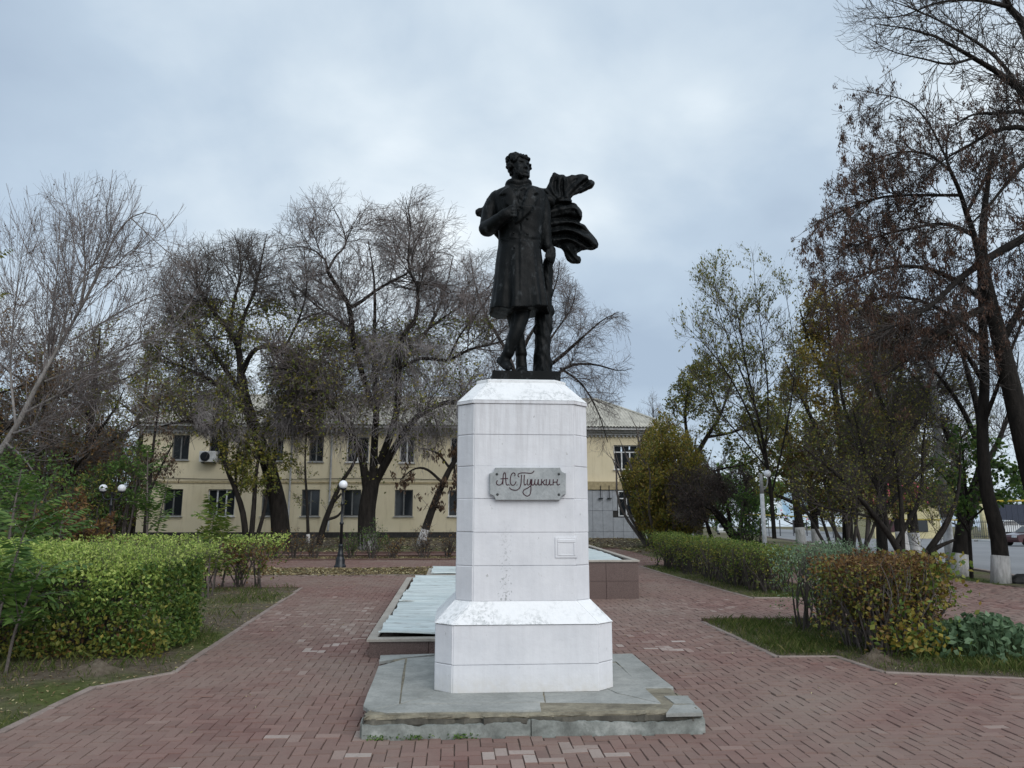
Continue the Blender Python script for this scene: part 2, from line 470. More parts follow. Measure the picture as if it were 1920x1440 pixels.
LAWNS = [LAWN_L, LEAF_STRIP, HEDGE_STRIP, LAWN_B, LAWN_R, LAWN_R2, VERGE]
def fbm(x, y, s=1.0):
    return (np.sin(1.7 * x * s + 1.3 * np.sin(1.1 * y * s)) + np.sin(2.3 * y * s + 1.7 * np.sin(.9 * x * s)) + .6 * np.sin(5.1 * x * s + 3.3 * y * s) + .5 * np.sin(7.7 * y * s - 4.1 * x * s)) / 3.1
def lawn_z(x, y): return gz(x, y) + .022 + .014 * fbm(x, y, 1.4) + .008 * fbm(x + 9, y, 5)
def lawn(name, poly, step=.22, lift=0):
    P = np.array(poly); x0, y0 = P.min(0) - step; x1, y1 = P.max(0) + step
    xs = np.arange(x0, x1, step); ys = np.arange(y0, y1, step)
    v, f = grid_sheet(xs, ys, lambda x, y: lawn_z(x, y) + lift)
    # move the outer ring of vertices on to the outline
    ins = in_poly(poly, v[:, 0], v[:, 1])
    keep = ins[f].any(1)
    f = f[keep]
    out = np.unique(f[~ins[f]])
    A = P; B = np.roll(P, -1, 0); d = B - A
    for i in out:
        p = v[i, :2]
        t = np.clip(((p - A) * d).sum(1) / (d * d).sum(1), 0, 1)
        q = A + d * t[:, None]
        k = ((q - p) ** 2).sum(1).argmin()
        v[i, :2] = q[k]
    v[out, 2] = gz(v[out, 0], v[out, 1]) - .004
    used, inv = np.unique(f, return_inverse=True)
    o = obj(name, v[used], inv.reshape(f.shape), M['soil'], smooth=True)
    return tag(o, kind='structure')
for k, p in enumerate(LAWNS): lawn('lawn', p, .22 if k in (0, 4, 5) else .4)

# road beyond the trees
near = [(14.9, -10), (15.0, 8), (15.37, 13.3), (16.43, 17.3), (17.6, 25), (22.5, 39), (31.7, 66), (44, 105), (78, 210), (150, 430)]
far = [(31.0, -10), (33.0, 8), (34.2, 18), (36, 28), (39.3, 38), (43.5, 51), (47.0, 61), (61, 102), (96, 210), (170, 430)]
def road_mesh(a, b, n, lift):
    A = smooth_path(a, n); B = smooth_path(b, n)
    t = np.linspace(0, 1, 9)[None, :, None]
    p = A[:, None, :] * (1 - t) + B[:, None, :] * t
    z = gz(p[..., 0], p[..., 1]) + lift
    v = np.concatenate([p, z[..., None]], -1).reshape(-1, 3)
    i = (np.arange(n - 1)[:, None] * 9 + np.arange(8)[None, :]).reshape(-1)
    return v, np.stack([i, i + 1, i + 10, i + 9], -1)
v, f = road_mesh(near, far, 60, -.02)
tag(obj('road', v, f, M['asphalt'], smooth=True), kind='structure')
def strip_along(path, n, w, h, name, mat, z0=-.06):
    A = smooth_path(path, n); T = np.gradient(A, axis=0); T /= np.linalg.norm(T, axis=1)[:, None]
    N = np.stack([-T[:, 1], T[:, 0]], 1)
    rings = []
    for p, m in zip(A, N):
        g = float(gz(p[0], p[1]))
        q, r = p - m * w / 2, p + m * w / 2
        rings.append([(q[0], q[1], g + z0), (r[0], r[1], g + z0), (r[0], r[1], g + h), (q[0], q[1], g + h)])
    mb = MB(); mb.loft(rings)
    return mb.build(name, mat)
white_kerb = simple('whitewashed_kerb', (.55, .55, .54), .8)
tag(strip_along([(p[0] + .12, p[1]) for p in far], 60, .25, .14, 'kerb', white_kerb), kind='structure')
tag(strip_along([(p[0] - .1, p[1]) for p in near[1:9]], 50, .18, .07, 'kerb', M['curb']), kind='structure')
mb = MB()
for k in range(26):                     # short worn dashes of the road markings
    i = k / 26; a = smooth_path(near, 27)[k]; b = smooth_path(far, 27)[k]
    if a[1] < 8 or a[1] > 200: continue
    c = a * .55 + b * .45; d = smooth_path(near, 27)[min(k + 1, 26)] - a; d /= np.linalg.norm(d); n_ = np.array((-d[1], d[0]))
    qs = [c + d * s + n_ * t for s, t in ((-1.5, -.07), (1.5, -.07), (1.5, .07), (-1.5, .07))]
    mb.add([(q[0], q[1], float(gz(q[0], q[1])) - .012) for q in qs], [(0, 1, 2, 3)])
tag(mb.build('road_marking', simple('worn_white_paint', (.5, .5, .5), .8)), kind='structure')

# ------------------------------------------------------------------ brick paving
def paved(x, y):
    ok = (x > -16) & (x < 13.6) & (y > -7.4) & (y < 24.2)
    for L in LAWNS: ok &= ~in_poly(L, x, y)
    ok &= ~((x > -1.30) & (x < 1.40) & (y > -1.32) & (y < 1.42))
    ok &= ~((x > -1.6) & (x < 1.15) & (y > 1.88) & (y < 9.5))
    ok &= ~((x > .4) & (x < 2.95) & (y > 7.42) & (y < 14.4))
    return ok
xs = np.arange(-16.2, 14.2, .6); ys = np.arange(-8.0, 24.8, .6)
v, f = grid_sheet(xs, ys, lambda x, y: gz(x, y) - .012)
paving = tag(obj('paving', v, f, M['joint'], smooth=True), kind='structure')
U = .1
ix, iy = np.meshgrid(np.arange(-162, 138), np.arange(-76, 244))
ix = ix.ravel(); iy = iy.ravel(); c4 = (ix - iy) % 4
hz = c4 == 0; vt = c4 == 3
bx = np.concatenate([(ix[hz] + 1) * U, (ix[vt] + .5) * U]); by = np.concatenate([(iy[hz] + .5) * U, (iy[vt] + 1) * U])
hx = np.concatenate([np.full(hz.sum(), U), np.full(vt.sum(), U / 2)]); hy = np.concatenate([np.full(hz.sum(), U / 2), np.full(vt.sum(), U)])
k = paved(bx, by)
# the view: drop what no camera near here could see
dxy = np.stack([bx - CAM[0], by - CAM[1]], 1)
fw = dxy[:, 0] * math.sin(PSI) + dxy[:, 1] * math.cos(PSI); rt = dxy[:, 0] * math.cos(PSI) - dxy[:, 1] * math.sin(PSI)
k &= (fw > 1.6) & (np.abs(rt) < .85 * fw + 2.5)
bx, by, hx, hy, fw, rt = bx[k], by[k], hx[k], hy[k], fw[k], rt[k]
NB = len(bx)
val = np.clip(rng.normal(.40, .095, NB), .14, .75)
def patch(cx, cy, rx, ry, p, lo, hi):
    d = ((bx - cx) / rx) ** 2 + ((by - cy) / ry) ** 2
    s = (rng.random(NB) < .72 * p * np.exp(-d)) & (d < 3)
    val[s] = rng.uniform(lo - .05, hi - .03, s.sum())
patch(-.35, -1.95, .75, .30, .75, .82, .97)
patch(.35, -1.62, .5, .2, .5, .8, .94)
patch(-1.45, -1.5, .35, .5, .35, .8, .92)
patch(-2.9, -2.5, .6, .35, .8, .9, 1.0)
patch(-2.15, 4.2, .45, 2.0, .75, .80, .95)
patch(-3.2, 5.6, .7, 1.5, .45, .75, .88)
patch(2.3, 2.3, .45, .45, .75, .82, .97)
patch(3.4, 6.2, 1.2, .8, .55, .72, .88)
patch(2.6, 3.6, 1.2, .9, .35, .72, .85)
patch(2.2, -.9, .8, .5, .15, .78, .92)
patch(9.5, 8, 3, 3, .3, .7, .85)
s = rng.random(NB) < .006; val[s] = rng.uniform(.72, .86, s.sum())
g_ = .0014; b_ = .0042
sx = np.array([-1, 1, 1, -1.]); sy = np.array([-1, -1, 1, 1.])
wobz = rng.normal(0, .0028, NB); tx = rng.normal(0, .012, NB); ty = rng.normal(0, .022, NB)
jx = rng.normal(0, .0008, NB); jy = rng.normal(0, .0010, NB)
def ring(inset, dz):
    X = bx[:, None] + jx[:, None] + sx * (hx[:, None] - inset); Y = by[:, None] + jy[:, None] + sy * (hy[:, None] - inset)
    Z = gz(X, Y) + dz + wobz[:, None] + (X - bx[:, None]) * tx[:, None] + (Y - by[:, None]) * ty[:, None]
    return np.stack([X, Y, Z], -1)
V8 = np.concatenate([ring(g_, -.0125), ring(g_ + b_, 0)], 1)      # NB,8,3
Q = [(4, 5, 6, 7)] + [(i, (i + 1) % 4, 4 + (i + 1) % 4, 4 + i) for i in range(4)]
Q = np.array(Q)
inview = (np.abs(rt) < .655 * fw) & (fw > 4.15)
order = np.argsort(np.where(inview, fw, 1e6))
big, rest = order[:300], order[300:]
for i in big:
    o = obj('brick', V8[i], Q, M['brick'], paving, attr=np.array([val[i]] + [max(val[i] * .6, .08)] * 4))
v = V8[rest].reshape(-1, 3); f = (Q[None] + (np.arange(len(rest)) * 8)[:, None, None]).reshape(-1, 4)
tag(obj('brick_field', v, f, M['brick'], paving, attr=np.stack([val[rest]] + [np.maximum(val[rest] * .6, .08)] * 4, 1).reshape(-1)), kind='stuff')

# edging stones between paving and lawns
def edging(path, w=.075, top=.012, mat='curb', L=.9, name='curb_stone', parent=None):
    P = np.asarray(path, float); mb = None
    for a, b in zip(P[:-1], P[1:]):
        d = b - a; l = np.linalg.norm(d); n = max(1, int(round(l / L))); d /= l; m = np.array((-d[1], d[0]))
        for i in range(n):
            s, t = a + d * (l * i / n + .004), a + d * (l * (i + 1) / n - .004)
            g = rng.normal(0, .004); mb = MB(); rings = []
            for q in (s, t):
                zz = float(gz(q[0], q[1])) + top + g
                rings.append([(*(q - m * w / 2), zz - .12), (*(q + m * w / 2), zz - .12), (*(q + m * w / 2), zz - .008), (*(q + m * (w / 2 - .008)), zz), (*(q - m * (w / 2 - .008)), zz), (*(q - m * w / 2), zz - .008)])
            mb.loft(rings); mb.build(name, M[mat], parent)
curb_l = thing('curb', None, None, (-3.8, 3, 0)); curb_l['kind'] = 'structure'
edging(LAWN_L[0:6], parent=curb_l); edging([(-3.92, 9.65), (-10, 9.78)], mat='redcurb', top=.03, parent=curb_l, L=1.5)
curb_r = thing('curb', None, None, (3.3, 3, 0)); curb_r['kind'] = 'structure'
edging(LAWN_R[0:7], parent=curb_r, w=.07)
edging([(3.28, 4.46), (7.05, 4.46)], mat='redcurb', top=.05, w=.09, parent=curb_r, L=1.0)
edging([(7.05, 4.46), (7.2, 3.7), (9.6, .6)], mat='redcurb', top=.06, w=.1, parent=curb_r, L=1.0)
curb_h = thing('curb', None, None, (5.2, 10, 0)); curb_h['kind'] = 'structure'
edging(LAWN_R2[0:3], parent=curb_h, w=.07); edging([(5.24, 7.33), (7.05, 7.33)], parent=curb_h, w=.07); edging([(7.05, 7.33), (7.4, 12.8), (9.0, 15.2)], parent=curb_h, w=.09, mat='redcurb', top=.05)
curb_b = thing('curb', None, None, (-3, 17, 0)); curb_b['kind'] = 'structure'
for y, x1, mt, tp in ((12.55, 1.0, 'curb', .015), (14.75, 1.0, 'curb', .02), (17.95, .4, 'redcurb', .05), (19.4, .4, 'redcurb', .08), (21.15, .6, 'redcurb', .08)):
    edging([(-12, y), (x1, y)], mat=mt, top=tp, L=2.0, parent=curb_b)
edging([(.6, 24.0), (6.2, 24.0)], mat='redcurb', top=.06, L=2.0, parent=curb_b)

# ------------------------------------------------------------------ stone slab under the monument
def zat(px, py, z):
    v = ray(px, py); return CAM + v * ((z - CAM[2]) / v[2])
slab = thing('stone_step', 'cracked grey slate and mortar step carrying the white pedestal', 'step', (.05, .05, 0))
n = 40
t = np.linspace(-1, 1, n)
per = [(-1.32 + (i + 1) * 2.73 / 2, -1.335) for i in t] + [(1.41, .05 + i * 1.385) for i in t] + [(-1.32 + (1 - i) * 2.73 / 2, 1.435) for i in t] + [(-1.32, .05 - i * 1.385) for i in t]
per = np.array(per); r0 = rng.normal(0, .007, (len(per), 2))
def mring(ins, z, j): 
    c = np.array((.045, .05)); d = per - c
    k = d * (1 - ins / 1.37) + c + r0 * j
    return np.c_[k, np.full(len(k), z) + (rng.normal(0, .004, len(k)) if j > 1 else 0)]
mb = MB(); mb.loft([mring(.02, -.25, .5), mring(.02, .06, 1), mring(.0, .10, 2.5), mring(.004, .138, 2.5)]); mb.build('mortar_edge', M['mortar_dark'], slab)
mb = MB(); mb.loft([mring(.008, .134, 1), mring(.006, .148, 2), mring(.03, .1595, 1.5)]); mb.build('mortar_bed', M['mortar'], slab)
polys = [[(185, 662), (318, 627), (288, 850), (140, 882), (108, 858)], [(330, 622), (560, 606), (560, 795), (474, 800), (296, 848)], [(300, 853), (474, 803), (560, 760), (1000, 760), (1008, 806), (1018, 843), (700, 848)],
         [(148, 884), (290, 856), (700, 852), (992, 848), (1002, 886), (620, 892), (225, 897)], [(1016, 806), (1006, 760), (1300, 760), (1376, 799), (1600, 849), (1024, 844)], [(1250, 646), (1372, 646), (1484, 742), (1598, 846), (1378, 796), (1250, 740)],
         [(1250, 602), (1372, 602), (1452, 600), (1560, 690), (1662, 768), (1506, 770), (1374, 640), (1250, 640)], [(1612, 812), (1732, 811), (1768, 850), (1664, 848)], [(1660, 854), (1770, 853), (1812, 893), (1622, 897)],
         [(196, 608), (474, 600), (474, 603), (330, 618), (190, 640)]]
for pl in polys:
    h = .168 + rng.normal(0, .002)
    w = np.array([zat(640 + x / 2.6667, 1000 + y / 2.6667, .168)[:2] for x, y in pl])
    w = np.vstack([smooth_path(np.c_[np.vstack([a, b])], 5)[:-1] for a, b in zip(w, np.roll(w, -1, 0))]) + rng.normal(0, .003, (len(pl) * 4, 2))
    cc = w.mean(0); q = cc + (w - cc) * .993
    mb = MB(); mb.loft([np.c_[w, np.full(len(w), .136)], np.c_[w, np.full(len(w), h - .006)], np.c_[q, np.full(len(w), h)]]); mb.build('stone_slab', M['slate'], slab)
def jag(x0, x1, zl, amp, n): 
    x = np.linspace(x0, x1, n); z = zl + np.cumsum(rng.normal(0, amp, n)); z -= (z.mean() - zl); return list(zip(x, np.clip(z, zl - .03, zl + .025)))
for x0, x1 in ((-1.325, .005), (.013, 1.425)):
    top = jag(x0, x1, .100, .0035, 60)
    mb = MB(); mb.prism([(x0, -.2), (x1, -.2)] + top[::-1], -1.362, -1.30, 'y'); mb.build('riser_stone', M['riser'], slab)
for y0, y1 in ((-1.30, .03), (.04, 1.42)):
    top = jag(y0, y1, .115, .006, 20)
    mb = MB(); mb.prism([(y0, -.2), (y1, -.2)] + top[::-1], -1.345, -1.29, 'x'); mb.build('riser_stone', M['riser'], slab)
    mb = MB(); mb.prism([(y0, -.2), (y1, -.2)] + top[::-1], 1.39, 1.435, 'x'); mb.build('riser_stone', M['riser'], slab)

# ------------------------------------------------------------------ pedestal
ped = thing('pedestal', 'tall whitewashed pedestal with cut corners under the dark statue', 'pedestal', (.04, .2, .168))
def octo(hx, hy, ch, z, cx=.045, cy=.2):
    return [np.array((cx + a, cy + b, z)) for a, b in ((-hx + ch, -hy), (hx - ch, -hy), (hx, -hy + ch), (hx, hy - ch), (hx - ch, hy), (-hx + ch, hy), (-hx, hy - ch), (-hx, -hy + ch))]
def panels(lo, hi, mat, gap=.0014, thick=.05, proud=.004, name='stone_panel', jit=.0015):
    c = np.array((.045, .2))
    for i in range(8):
        j = (i + 1) % 8
        a, b, d, e_ = lo[i], lo[j], hi[j], hi[i]
        m = (a + b) / 2; nrm = np.array((b[1] - a[1], -(b[0] - a[0]), 0.)); nrm /= np.linalg.norm(nrm)
        u = (b - a) / np.linalg.norm(b - a); w = (e_ - a) / np.linalg.norm(e_ - a) if np.linalg.norm(e_ - a) else np.array((0, 0, 1.))
        up = np.array((0, 0, 1.)); off = nrm * rng.uniform(0, proud)
        tw = rng.normal(0, .001, 4)
        def corner(p, s, t_): return p + u * s * gap + up * t_ * gap * .8 + off
        dz0, dz1 = rng.normal(0, jit, 2)
        F_ = [corner(a, 1, 1) + up * dz0, corner(b, -1, 1) + up * dz0, corner(d, -1, -1) + up * dz1, corner(e_, 1, -1) + up * dz1]
        mid = sum(F_) / 4; bev = .006
        inner = [p + (mid - p) / np.linalg.norm(mid - p) * bev * 1.4 for p in F_]
        F0 = [p - nrm * bev for p in F_]; B_ = [p - nrm * thick for p in F_]
        mb = MB(); mb.loft([B_, F0, inner]); mb.build(name, M[mat], ped)
ZJ = [float(at(984, py, -.4)[2]) for py in (1127, 1061, 998, 935, 874, 815, 757)]
S_ = (.643, .6, .155)
mb = MB()
mb.loft([octo(.817, .734, .157, .166), octo(.817, .734, .157, .76), octo(.634, .591, .152, ZJ[0] - .02), octo(.634, .591, .152, ZJ[-1] - .01), octo(.42, .38, .11, 3.07)])
mb.build('pedestal_core', M['white'], ped)
B_ = (.828, .745, .16)
panels(octo(*B_, .165), octo(*B_, .408), 'white'); panels(octo(*B_, .408), octo(*B_, .752), 'white')
panels(octo(.840, .757, .16, .755), octo(.650, .605, .155, ZJ[0] + .004), 'peel', .004, .04)
for a, b in zip(ZJ[:-1], ZJ[1:]): panels(octo(*S_, a), octo(*S_, b), 'white')
panels(octo(.655, .612, .155, ZJ[-1]), octo(.655, .612, .155, ZJ[-1] + .03), 'white', .001, .06, .002, 'ledge_strip')
panels(octo(.655, .612, .155, ZJ[-1] + .031), octo(.455, .415, .11, 3.075), 'peel', .003, .04)
mb = MB(); mb.loft([octo(.45, .41, .11, 3.03), octo(.458, .418, .11, 3.078), octo(.458, .418, .11, 3.098), octo(.44, .40, .11, 3.108)]); mb.build('top_slab', M['peel'], ped)
# square patch where an older tablet was painted over
Yf = -.4
def fp(px, py, Y=Yf - .006): p = at(px, py, Y); return p[0], p[2]
x0, z1 = fp(1041, 1007); x1, z0 = fp(1083, 1046)
mb = MB(); mb.box(x0, x1, Yf - .010, Yf + .01, z0, z1, .003)
e = .022
mb.box(x0 + e, x1 - e, Yf - .016, Yf + .01, z1 - e - .03, z1 - e, .003); mb.box(x0 + e, x0 + e + .012, Yf - .016, Yf + .01, z0 + e, z1 - e - .034, .003)
mb.box(x1 - e - .012, x1 - e, Yf - .016, Yf + .01, z0 + e, z1 - e - .034, .003); mb.box(x0 + e + .014, x1 - e - .014, Yf - .014, Yf + .01, z0 + e, z0 + e + .012, .002)
tag(mb.build('painted_over_tablet', M['white'], ped), 'small square tablet painted over in white')
# ------------------------------------------------------------------ name plaque
def c6(x, y, Y): return at(880 + x / 6.857, 850 + y / 6.857, Y)
YP = -.45
plq = thing('name_plaque', 'grey marble plaque with a handwritten name screwed to the pedestal front', 'plaque', c6(750, 390, Yf))
L_, T_, R_, Bt = 262, 183, 1243, 600
def notch(cx, cy, a0, a1, r=72, n=7): return [(cx + r * math.cos(math.radians(a)), cy + r * math.sin(math.radians(a))) for a in np.linspace(a0, a1, n)]
out = notch(L_, T_, 0, 90)[::-1][0:0]
out = notch(L_, T_, 90, 0) + notch(R_, T_, 180, 90) + notch(R_, Bt, 270, 180) + notch(L_, Bt, 0, -90)
ol = np.array([c6(x, y, YP)[[0, 2]] for x, y in out]); cc = ol.mean(0)
mb = MB(); mb.loft([[(p[0], Yf + .005, p[1]) for p in ol], [(p[0], YP + .006, p[1]) for p in ol], [(q[0], YP, q[1]) for q in cc + (ol - cc) * .985]])
mb.build('marble_plate', M['marble'], plq)
strokes = [
    [(362, 348), (348, 375), (358, 400), (385, 408), (415, 392), (430, 345), (438, 275), (450, 249), (464, 265), (468, 340), (475, 395), (490, 408), (505, 398)],
    [(402, 328), (450, 325), (497, 323)], [(436, 280), (431, 400)], [(510, 405), (517, 409)],
    [(584, 292), (587, 264), (568, 250), (545, 266), (530, 310), (526, 362), (538, 400), (562, 410), (585, 396), (601, 362)], [(610, 404), (617, 408)],
    [(642, 307), (625, 285), (636, 262), (668, 252), (725, 252), (790, 256), (820, 243), (834, 224)], [(670, 275), (668, 340), (662, 400), (645, 445), (610, 472), (560, 470), (530, 456), (515, 438)],
    [(708, 275), (705, 330), (704, 385), (714, 408), (733, 393)],
    [(750, 333), (744, 385), (757, 408), (777, 393), (791, 333), (792, 420), (790, 490), (774, 535), (740, 549), (703, 527), (690, 497), (706, 468), (750, 446), (803, 405)],
    [(806, 333), (802, 388), (814, 408), (834, 394), (846, 333), (843, 388), (855, 408), (875, 394), (889, 333), (886, 388), (898, 408), (918, 398)],
    [(930, 333), (926, 409)], [(974, 338), (948, 364), (930, 370), (950, 378), (964, 403), (984, 404)],
    [(992, 333), (988, 388), (1000, 408), (1024, 394), (1036, 333), (1033, 388), (1045, 408), (1064, 398)],
    [(1080, 333), (1076, 409)], [(1077, 372), (1124, 368)], [(1134, 333), (1127, 388), (1140, 408), (1163, 394)]]
mb = MB()
for s in strokes:
    p = smooth_path(np.array([c6(x, y, YP) for x, y in s]), max(6, 5 * len(s)) if len(s) > 2 else 6)
    mb.tube(p, .0050, 6)
lett = mb.build('lettering', M['ink'], plq, True)
for x, y in ((355, 267), (1152, 265), (362, 528), (1152, 530)):
    p = c6(x, y, YP); mb = MB()
    mb.loft([[(p[0] + r * math.cos(t), p[1] + d, p[2] + r * math.sin(t)) for t in np.linspace(0, 2 * math.pi, 13)[:-1]] for r, d in ((.0125, .01), (.0125, -.004), (.009, -.008), (.003, -.009))])
    mb.build('screw_head', M['steel'], plq)

# ------------------------------------------------------------------ bronze statue
YS = .15
K_ = 1 / 3.13
def sp(x, y, d=0.0):
    """statue plane: x, y in hundredths read off the figure, d = depth behind the plane (same unit)"""
    return at(860 + x * K_, 260 + y * K_, YS + d * .00183)
UN = .00183
def remesh(name, parts, voxel, mat, parent, smooth=2, noise=None):
    mb = MB()
    for p in parts: mb.add(np.concatenate(p.v), p.f)
    me = make_mesh(name + '_src', np.concatenate(mb.v) - ORG[parent.name], mb.f)
    o = bpy.data.objects.new(name, me); col.objects.link(o)
    m = o.modifiers.new('r', 'REMESH'); m.mode = 'VOXEL'; m.voxel_size = voxel; m.use_smooth_shade = True
    if smooth:
        s = o.modifiers.new('s', 'SMOOTH'); s.factor = .5; s.iterations = smooth
    dg = bpy.context.evaluated_depsgraph_get()
    new = bpy.data.meshes.new_from_object(o.evaluated_get(dg))
    o.modifiers.clear(); o.data = new; bpy.data.meshes.remove(me)
    new.materials.clear(); new.materials.append(mat)
    if noise is not None:
        c = np.empty(len(new.vertices) * 3, np.float32); new.vertices.foreach_get('co', c); c = c.reshape(-1, 3)
        nn = np.empty(len(new.vertices) * 3, np.float32); new.vertices.foreach_get('normal', nn); nn = nn.reshape(-1, 3)
        c = c + nn * noise(c)[:, None]; new.vertices.foreach_set('co', c.reshape(-1)); new.update()
    new.polygons.foreach_set('use_smooth', np.ones(len(new.polygons), bool))
    o.parent = parent; ORG[o.name] = ORG[parent.name]
    return o
def chain(pts, n=14, S=14, flat=None):
    """tapered tube through (x, y, d, r[, r2]) in figure units, round-ended; r2: radius across depth"""
    p = np.array([tuple(q) + ((q[3],) if len(q) == 4 else ()) for q in pts], float)
    W = np.array([sp(*q[:3]) for q in p])
    q = smooth_path(np.c_[W, p[:, 3:] * UN], n)
    mb = MB()
    C, R1, R2 = q[:, :3], q[:, 3], q[:, 4]
    T = unit(np.gradient(C, axis=0))
    rings = []
    for i in range(n):
        side = np.cross(T[i], (0, 1., 0)); side /= np.linalg.norm(side) + 1e-9
        dep = np.cross(side, T[i])
        a = np.linspace(0, 2 * np.pi, S, endpoint=False)
        rings.append((C[i], T[i], side, dep, R1[i], R2[i], a))
    out = []
    def mk(r, sh, k): c, t, s, d, r1, r2, a = r; return c + t * sh + k * (np.cos(a)[:, None] * s * r1 + np.sin(a)[:, None] * d * r2)
    r = rings[0]; m = min(r[4], r[5]); out += [mk(r, -.85 * m, .35), mk(r, -.55 * m, .8)]
    out += [mk(r, 0, 1) for r in rings]
    r = rings[-1]; m = min(r[4], r[5]); out += [mk(r, .55 * m, .8), mk(r, .85 * m, .35)]
    mb.loft(out); return mb
def blob(x, y, d, r, rz=None, ry=None):
    mb = MB(); c = sp(x, y, d); mb.ball(c, (r * UN, (ry or r) * UN, (rz or r) * UN), 14, 9); return mb
# --- the coat, a loft with folds and a raised relief of lapels
coat_rows = [(1022, 181, 527, 150), (1010, 181, 526, 150), (960, 189, 519, 148), (900, 197, 510, 142), (800, 208, 499, 130), (700, 219, 488, 116), (640, 230, 482, 106), (590, 234, 488, 101), (540, 231, 492, 103), (480, 222, 498, 108),
             (420, 208, 507, 111), (370, 196, 516, 106), (340, 196, 512, 98), (318, 205, 508, 86), (302, 235, 486, 72), (290, 272, 440, 58), (280, 292, 405, 50)]
coat_rows = np.array(coat_rows, float)
def sdist(P, x, y):
    """signed distance to a polygon, > 0 inside"""
    P = np.asarray(P, float); A = P; B = np.roll(P, -1, 0); d = B - A
    q = np.stack([x, y], -1)[:, None, :] - A[None]
    t = np.clip((q * d).sum(-1) / (d * d).sum(-1), 0, 1)
    ds = np.sqrt(((q - d * t[..., None]) ** 2).sum(-1)).min(1)
    return np.where(in_poly(P, x, y), ds, -ds)
LAP_A = [(232, 330), (258, 300), (296, 282), (330, 330), (352, 400), (335, 430), (300, 415), (268, 385), (250, 350), (275, 342), (272, 330)]
LAP_B = [(392, 300), (428, 284), (462, 322), (430, 330), (428, 340), (452, 345), (440, 385), (405, 440), (350, 490), (326, 500), (338, 440), (372, 370)]
OVER = [(345, 400), (370, 430), (350, 560), (345, 700), (342, 1040), (560, 1040), (560, 420), (430, 400)]
def relief(x, y):
    h = np.zeros_like(x)
    for P, a in ((LAP_A, 15), (LAP_B, 16)):
        s = sdist(P, x, y); h += a * np.clip(s / 5 + .6, 0, 1)
    s = sdist(OVER, x, y); h += 7 * np.clip(s / 4 + .5, 0, 1)
    v = np.exp(-((x - 348) / 28) ** 2) * np.clip((400 - y) / 60, 0, 1); h -= 14 * v        # the open collar
    h -= 5 * np.exp(-((y - (592 + .02 * (x - 350))) / 8) ** 2)                                 # waist seam
    h += 3.5 * np.sin(y * .055 + x * .02) * np.exp(-((x - 260) / 60) ** 2) * np.exp(-((y - 500) / 120) ** 2)
    h += 4 * np.sin(x * .05 - y * .09) * np.exp(-((x - 350) / 90) ** 2 - ((y - 590) / 60) ** 2)
    return h
NY, NX = 150, 132
yy = np.linspace(1022, 280, NY)
cr = coat_rows[::-1]
xl = np.interp(yy, cr[:, 0], cr[:, 1]); xr = np.interp(yy, cr[:, 0], cr[:, 2]); dd = np.interp(yy, cr[:, 0], cr[:, 3])
ker = np.hanning(9); ker /= ker.sum()
def sm(a): return np.convolve(np.pad(a, 4, 'edge'), ker, 'valid')
xl, xr, dd = sm(xl), sm(xr), sm(dd)
th = np.linspace(0, 2 * np.pi, NX, endpoint=False)
rings = []
for i in range(NY):
    cx, hw = (xl[i] + xr[i]) / 2, (xr[i] - xl[i]) / 2
    fl = np.clip((yy[i] - 600) / 420, 0, 1)
    ex = 2.35
    ct, st = np.cos(th), np.sin(th)
    x = np.sign(ct) * np.abs(ct) ** (2 / ex); y = np.sign(st) * np.abs(st) ** (2 / ex)
    fold = 1 + fl ** 1.2 * (.060 * np.sin(7 * th + .6) + .060 * np.sin(11 * th + 1.9 - fl) + .03 * np.sin(17 * th)) + .008 * np.sin(5 * th + yy[i] * .02)
    X = cx + hw * x * np.where(np.abs(x) > .9, 1 + (fold - 1) * .3, fold); D = dd[i] * y * fold
    front = np.clip(-y * 1.6, 0, 1)
    D = D - relief(X, yy[i] + np.minimum(D, 0) * np.interp(yy[i], [300, 1020], [.43, .28])) * front
    z0 = sp(cx, yy[i])
    P = np.array([sp(a, yy[i] + (10 * math.sin(3 * t_ + .5) * fl ** 3 if fl > 0 else 0), 0) for a, t_ in zip(X, th)])
    P[:, 1] += D * UN
    P[:, 2] = P[:, 2]
    rings.append(P)
coat = MB(); coat.loft(rings[::1])
# hollow the underside a little: inner cone is left dark by the skirt itself
body = [coat]
# neck, wing collar and cravat
body.append(chain([(345, 300, 5, 46), (347, 262, 2, 42), (350, 225, -4, 42)]))
cl = MB(); rr = []
for y, a, b, d in ((306, 288, 418, 62), (290, 280, 424, 68), (270, 270, 432, 76), (255, 276, 427, 72), (252, 296, 406, 56), (267, 304, 398, 48), (290, 306, 392, 44)):
    ring = []
    for t in np.linspace(0, 2 * np.pi, 40, endpoint=False):
        w = 1 - .16 * math.exp(-((t - 1.5 * np.pi) / .35) ** 2)
        p = sp((a + b) / 2 + (b - a) / 2 * math.cos(t), y + (12 * math.exp(-((t - 1.5 * np.pi) / .5) ** 2) if y < 300 else 0)); p[1] += d * math.sin(t) * w * UN; ring.append(p)
    rr.append(ring)
cl.loft(rr); body.append(cl)
body += [chain([(352, 302, -84, 11), (382, 292, -82, 16), (402, 306, -78, 13)], 8, 10), chain([(352, 302, -84, 11), (330, 300, -82, 15), (312, 296, -74, 12)], 8, 10), blob(352, 303, -88, 13),
         chain([(350, 308, -86, 11), (338, 335, -94, 15), (330, 360, -100, 10)], 8, 10), chain([(354, 308, -86, 9), (362, 330, -94, 12), (366, 350, -100, 8)], 8, 10)]
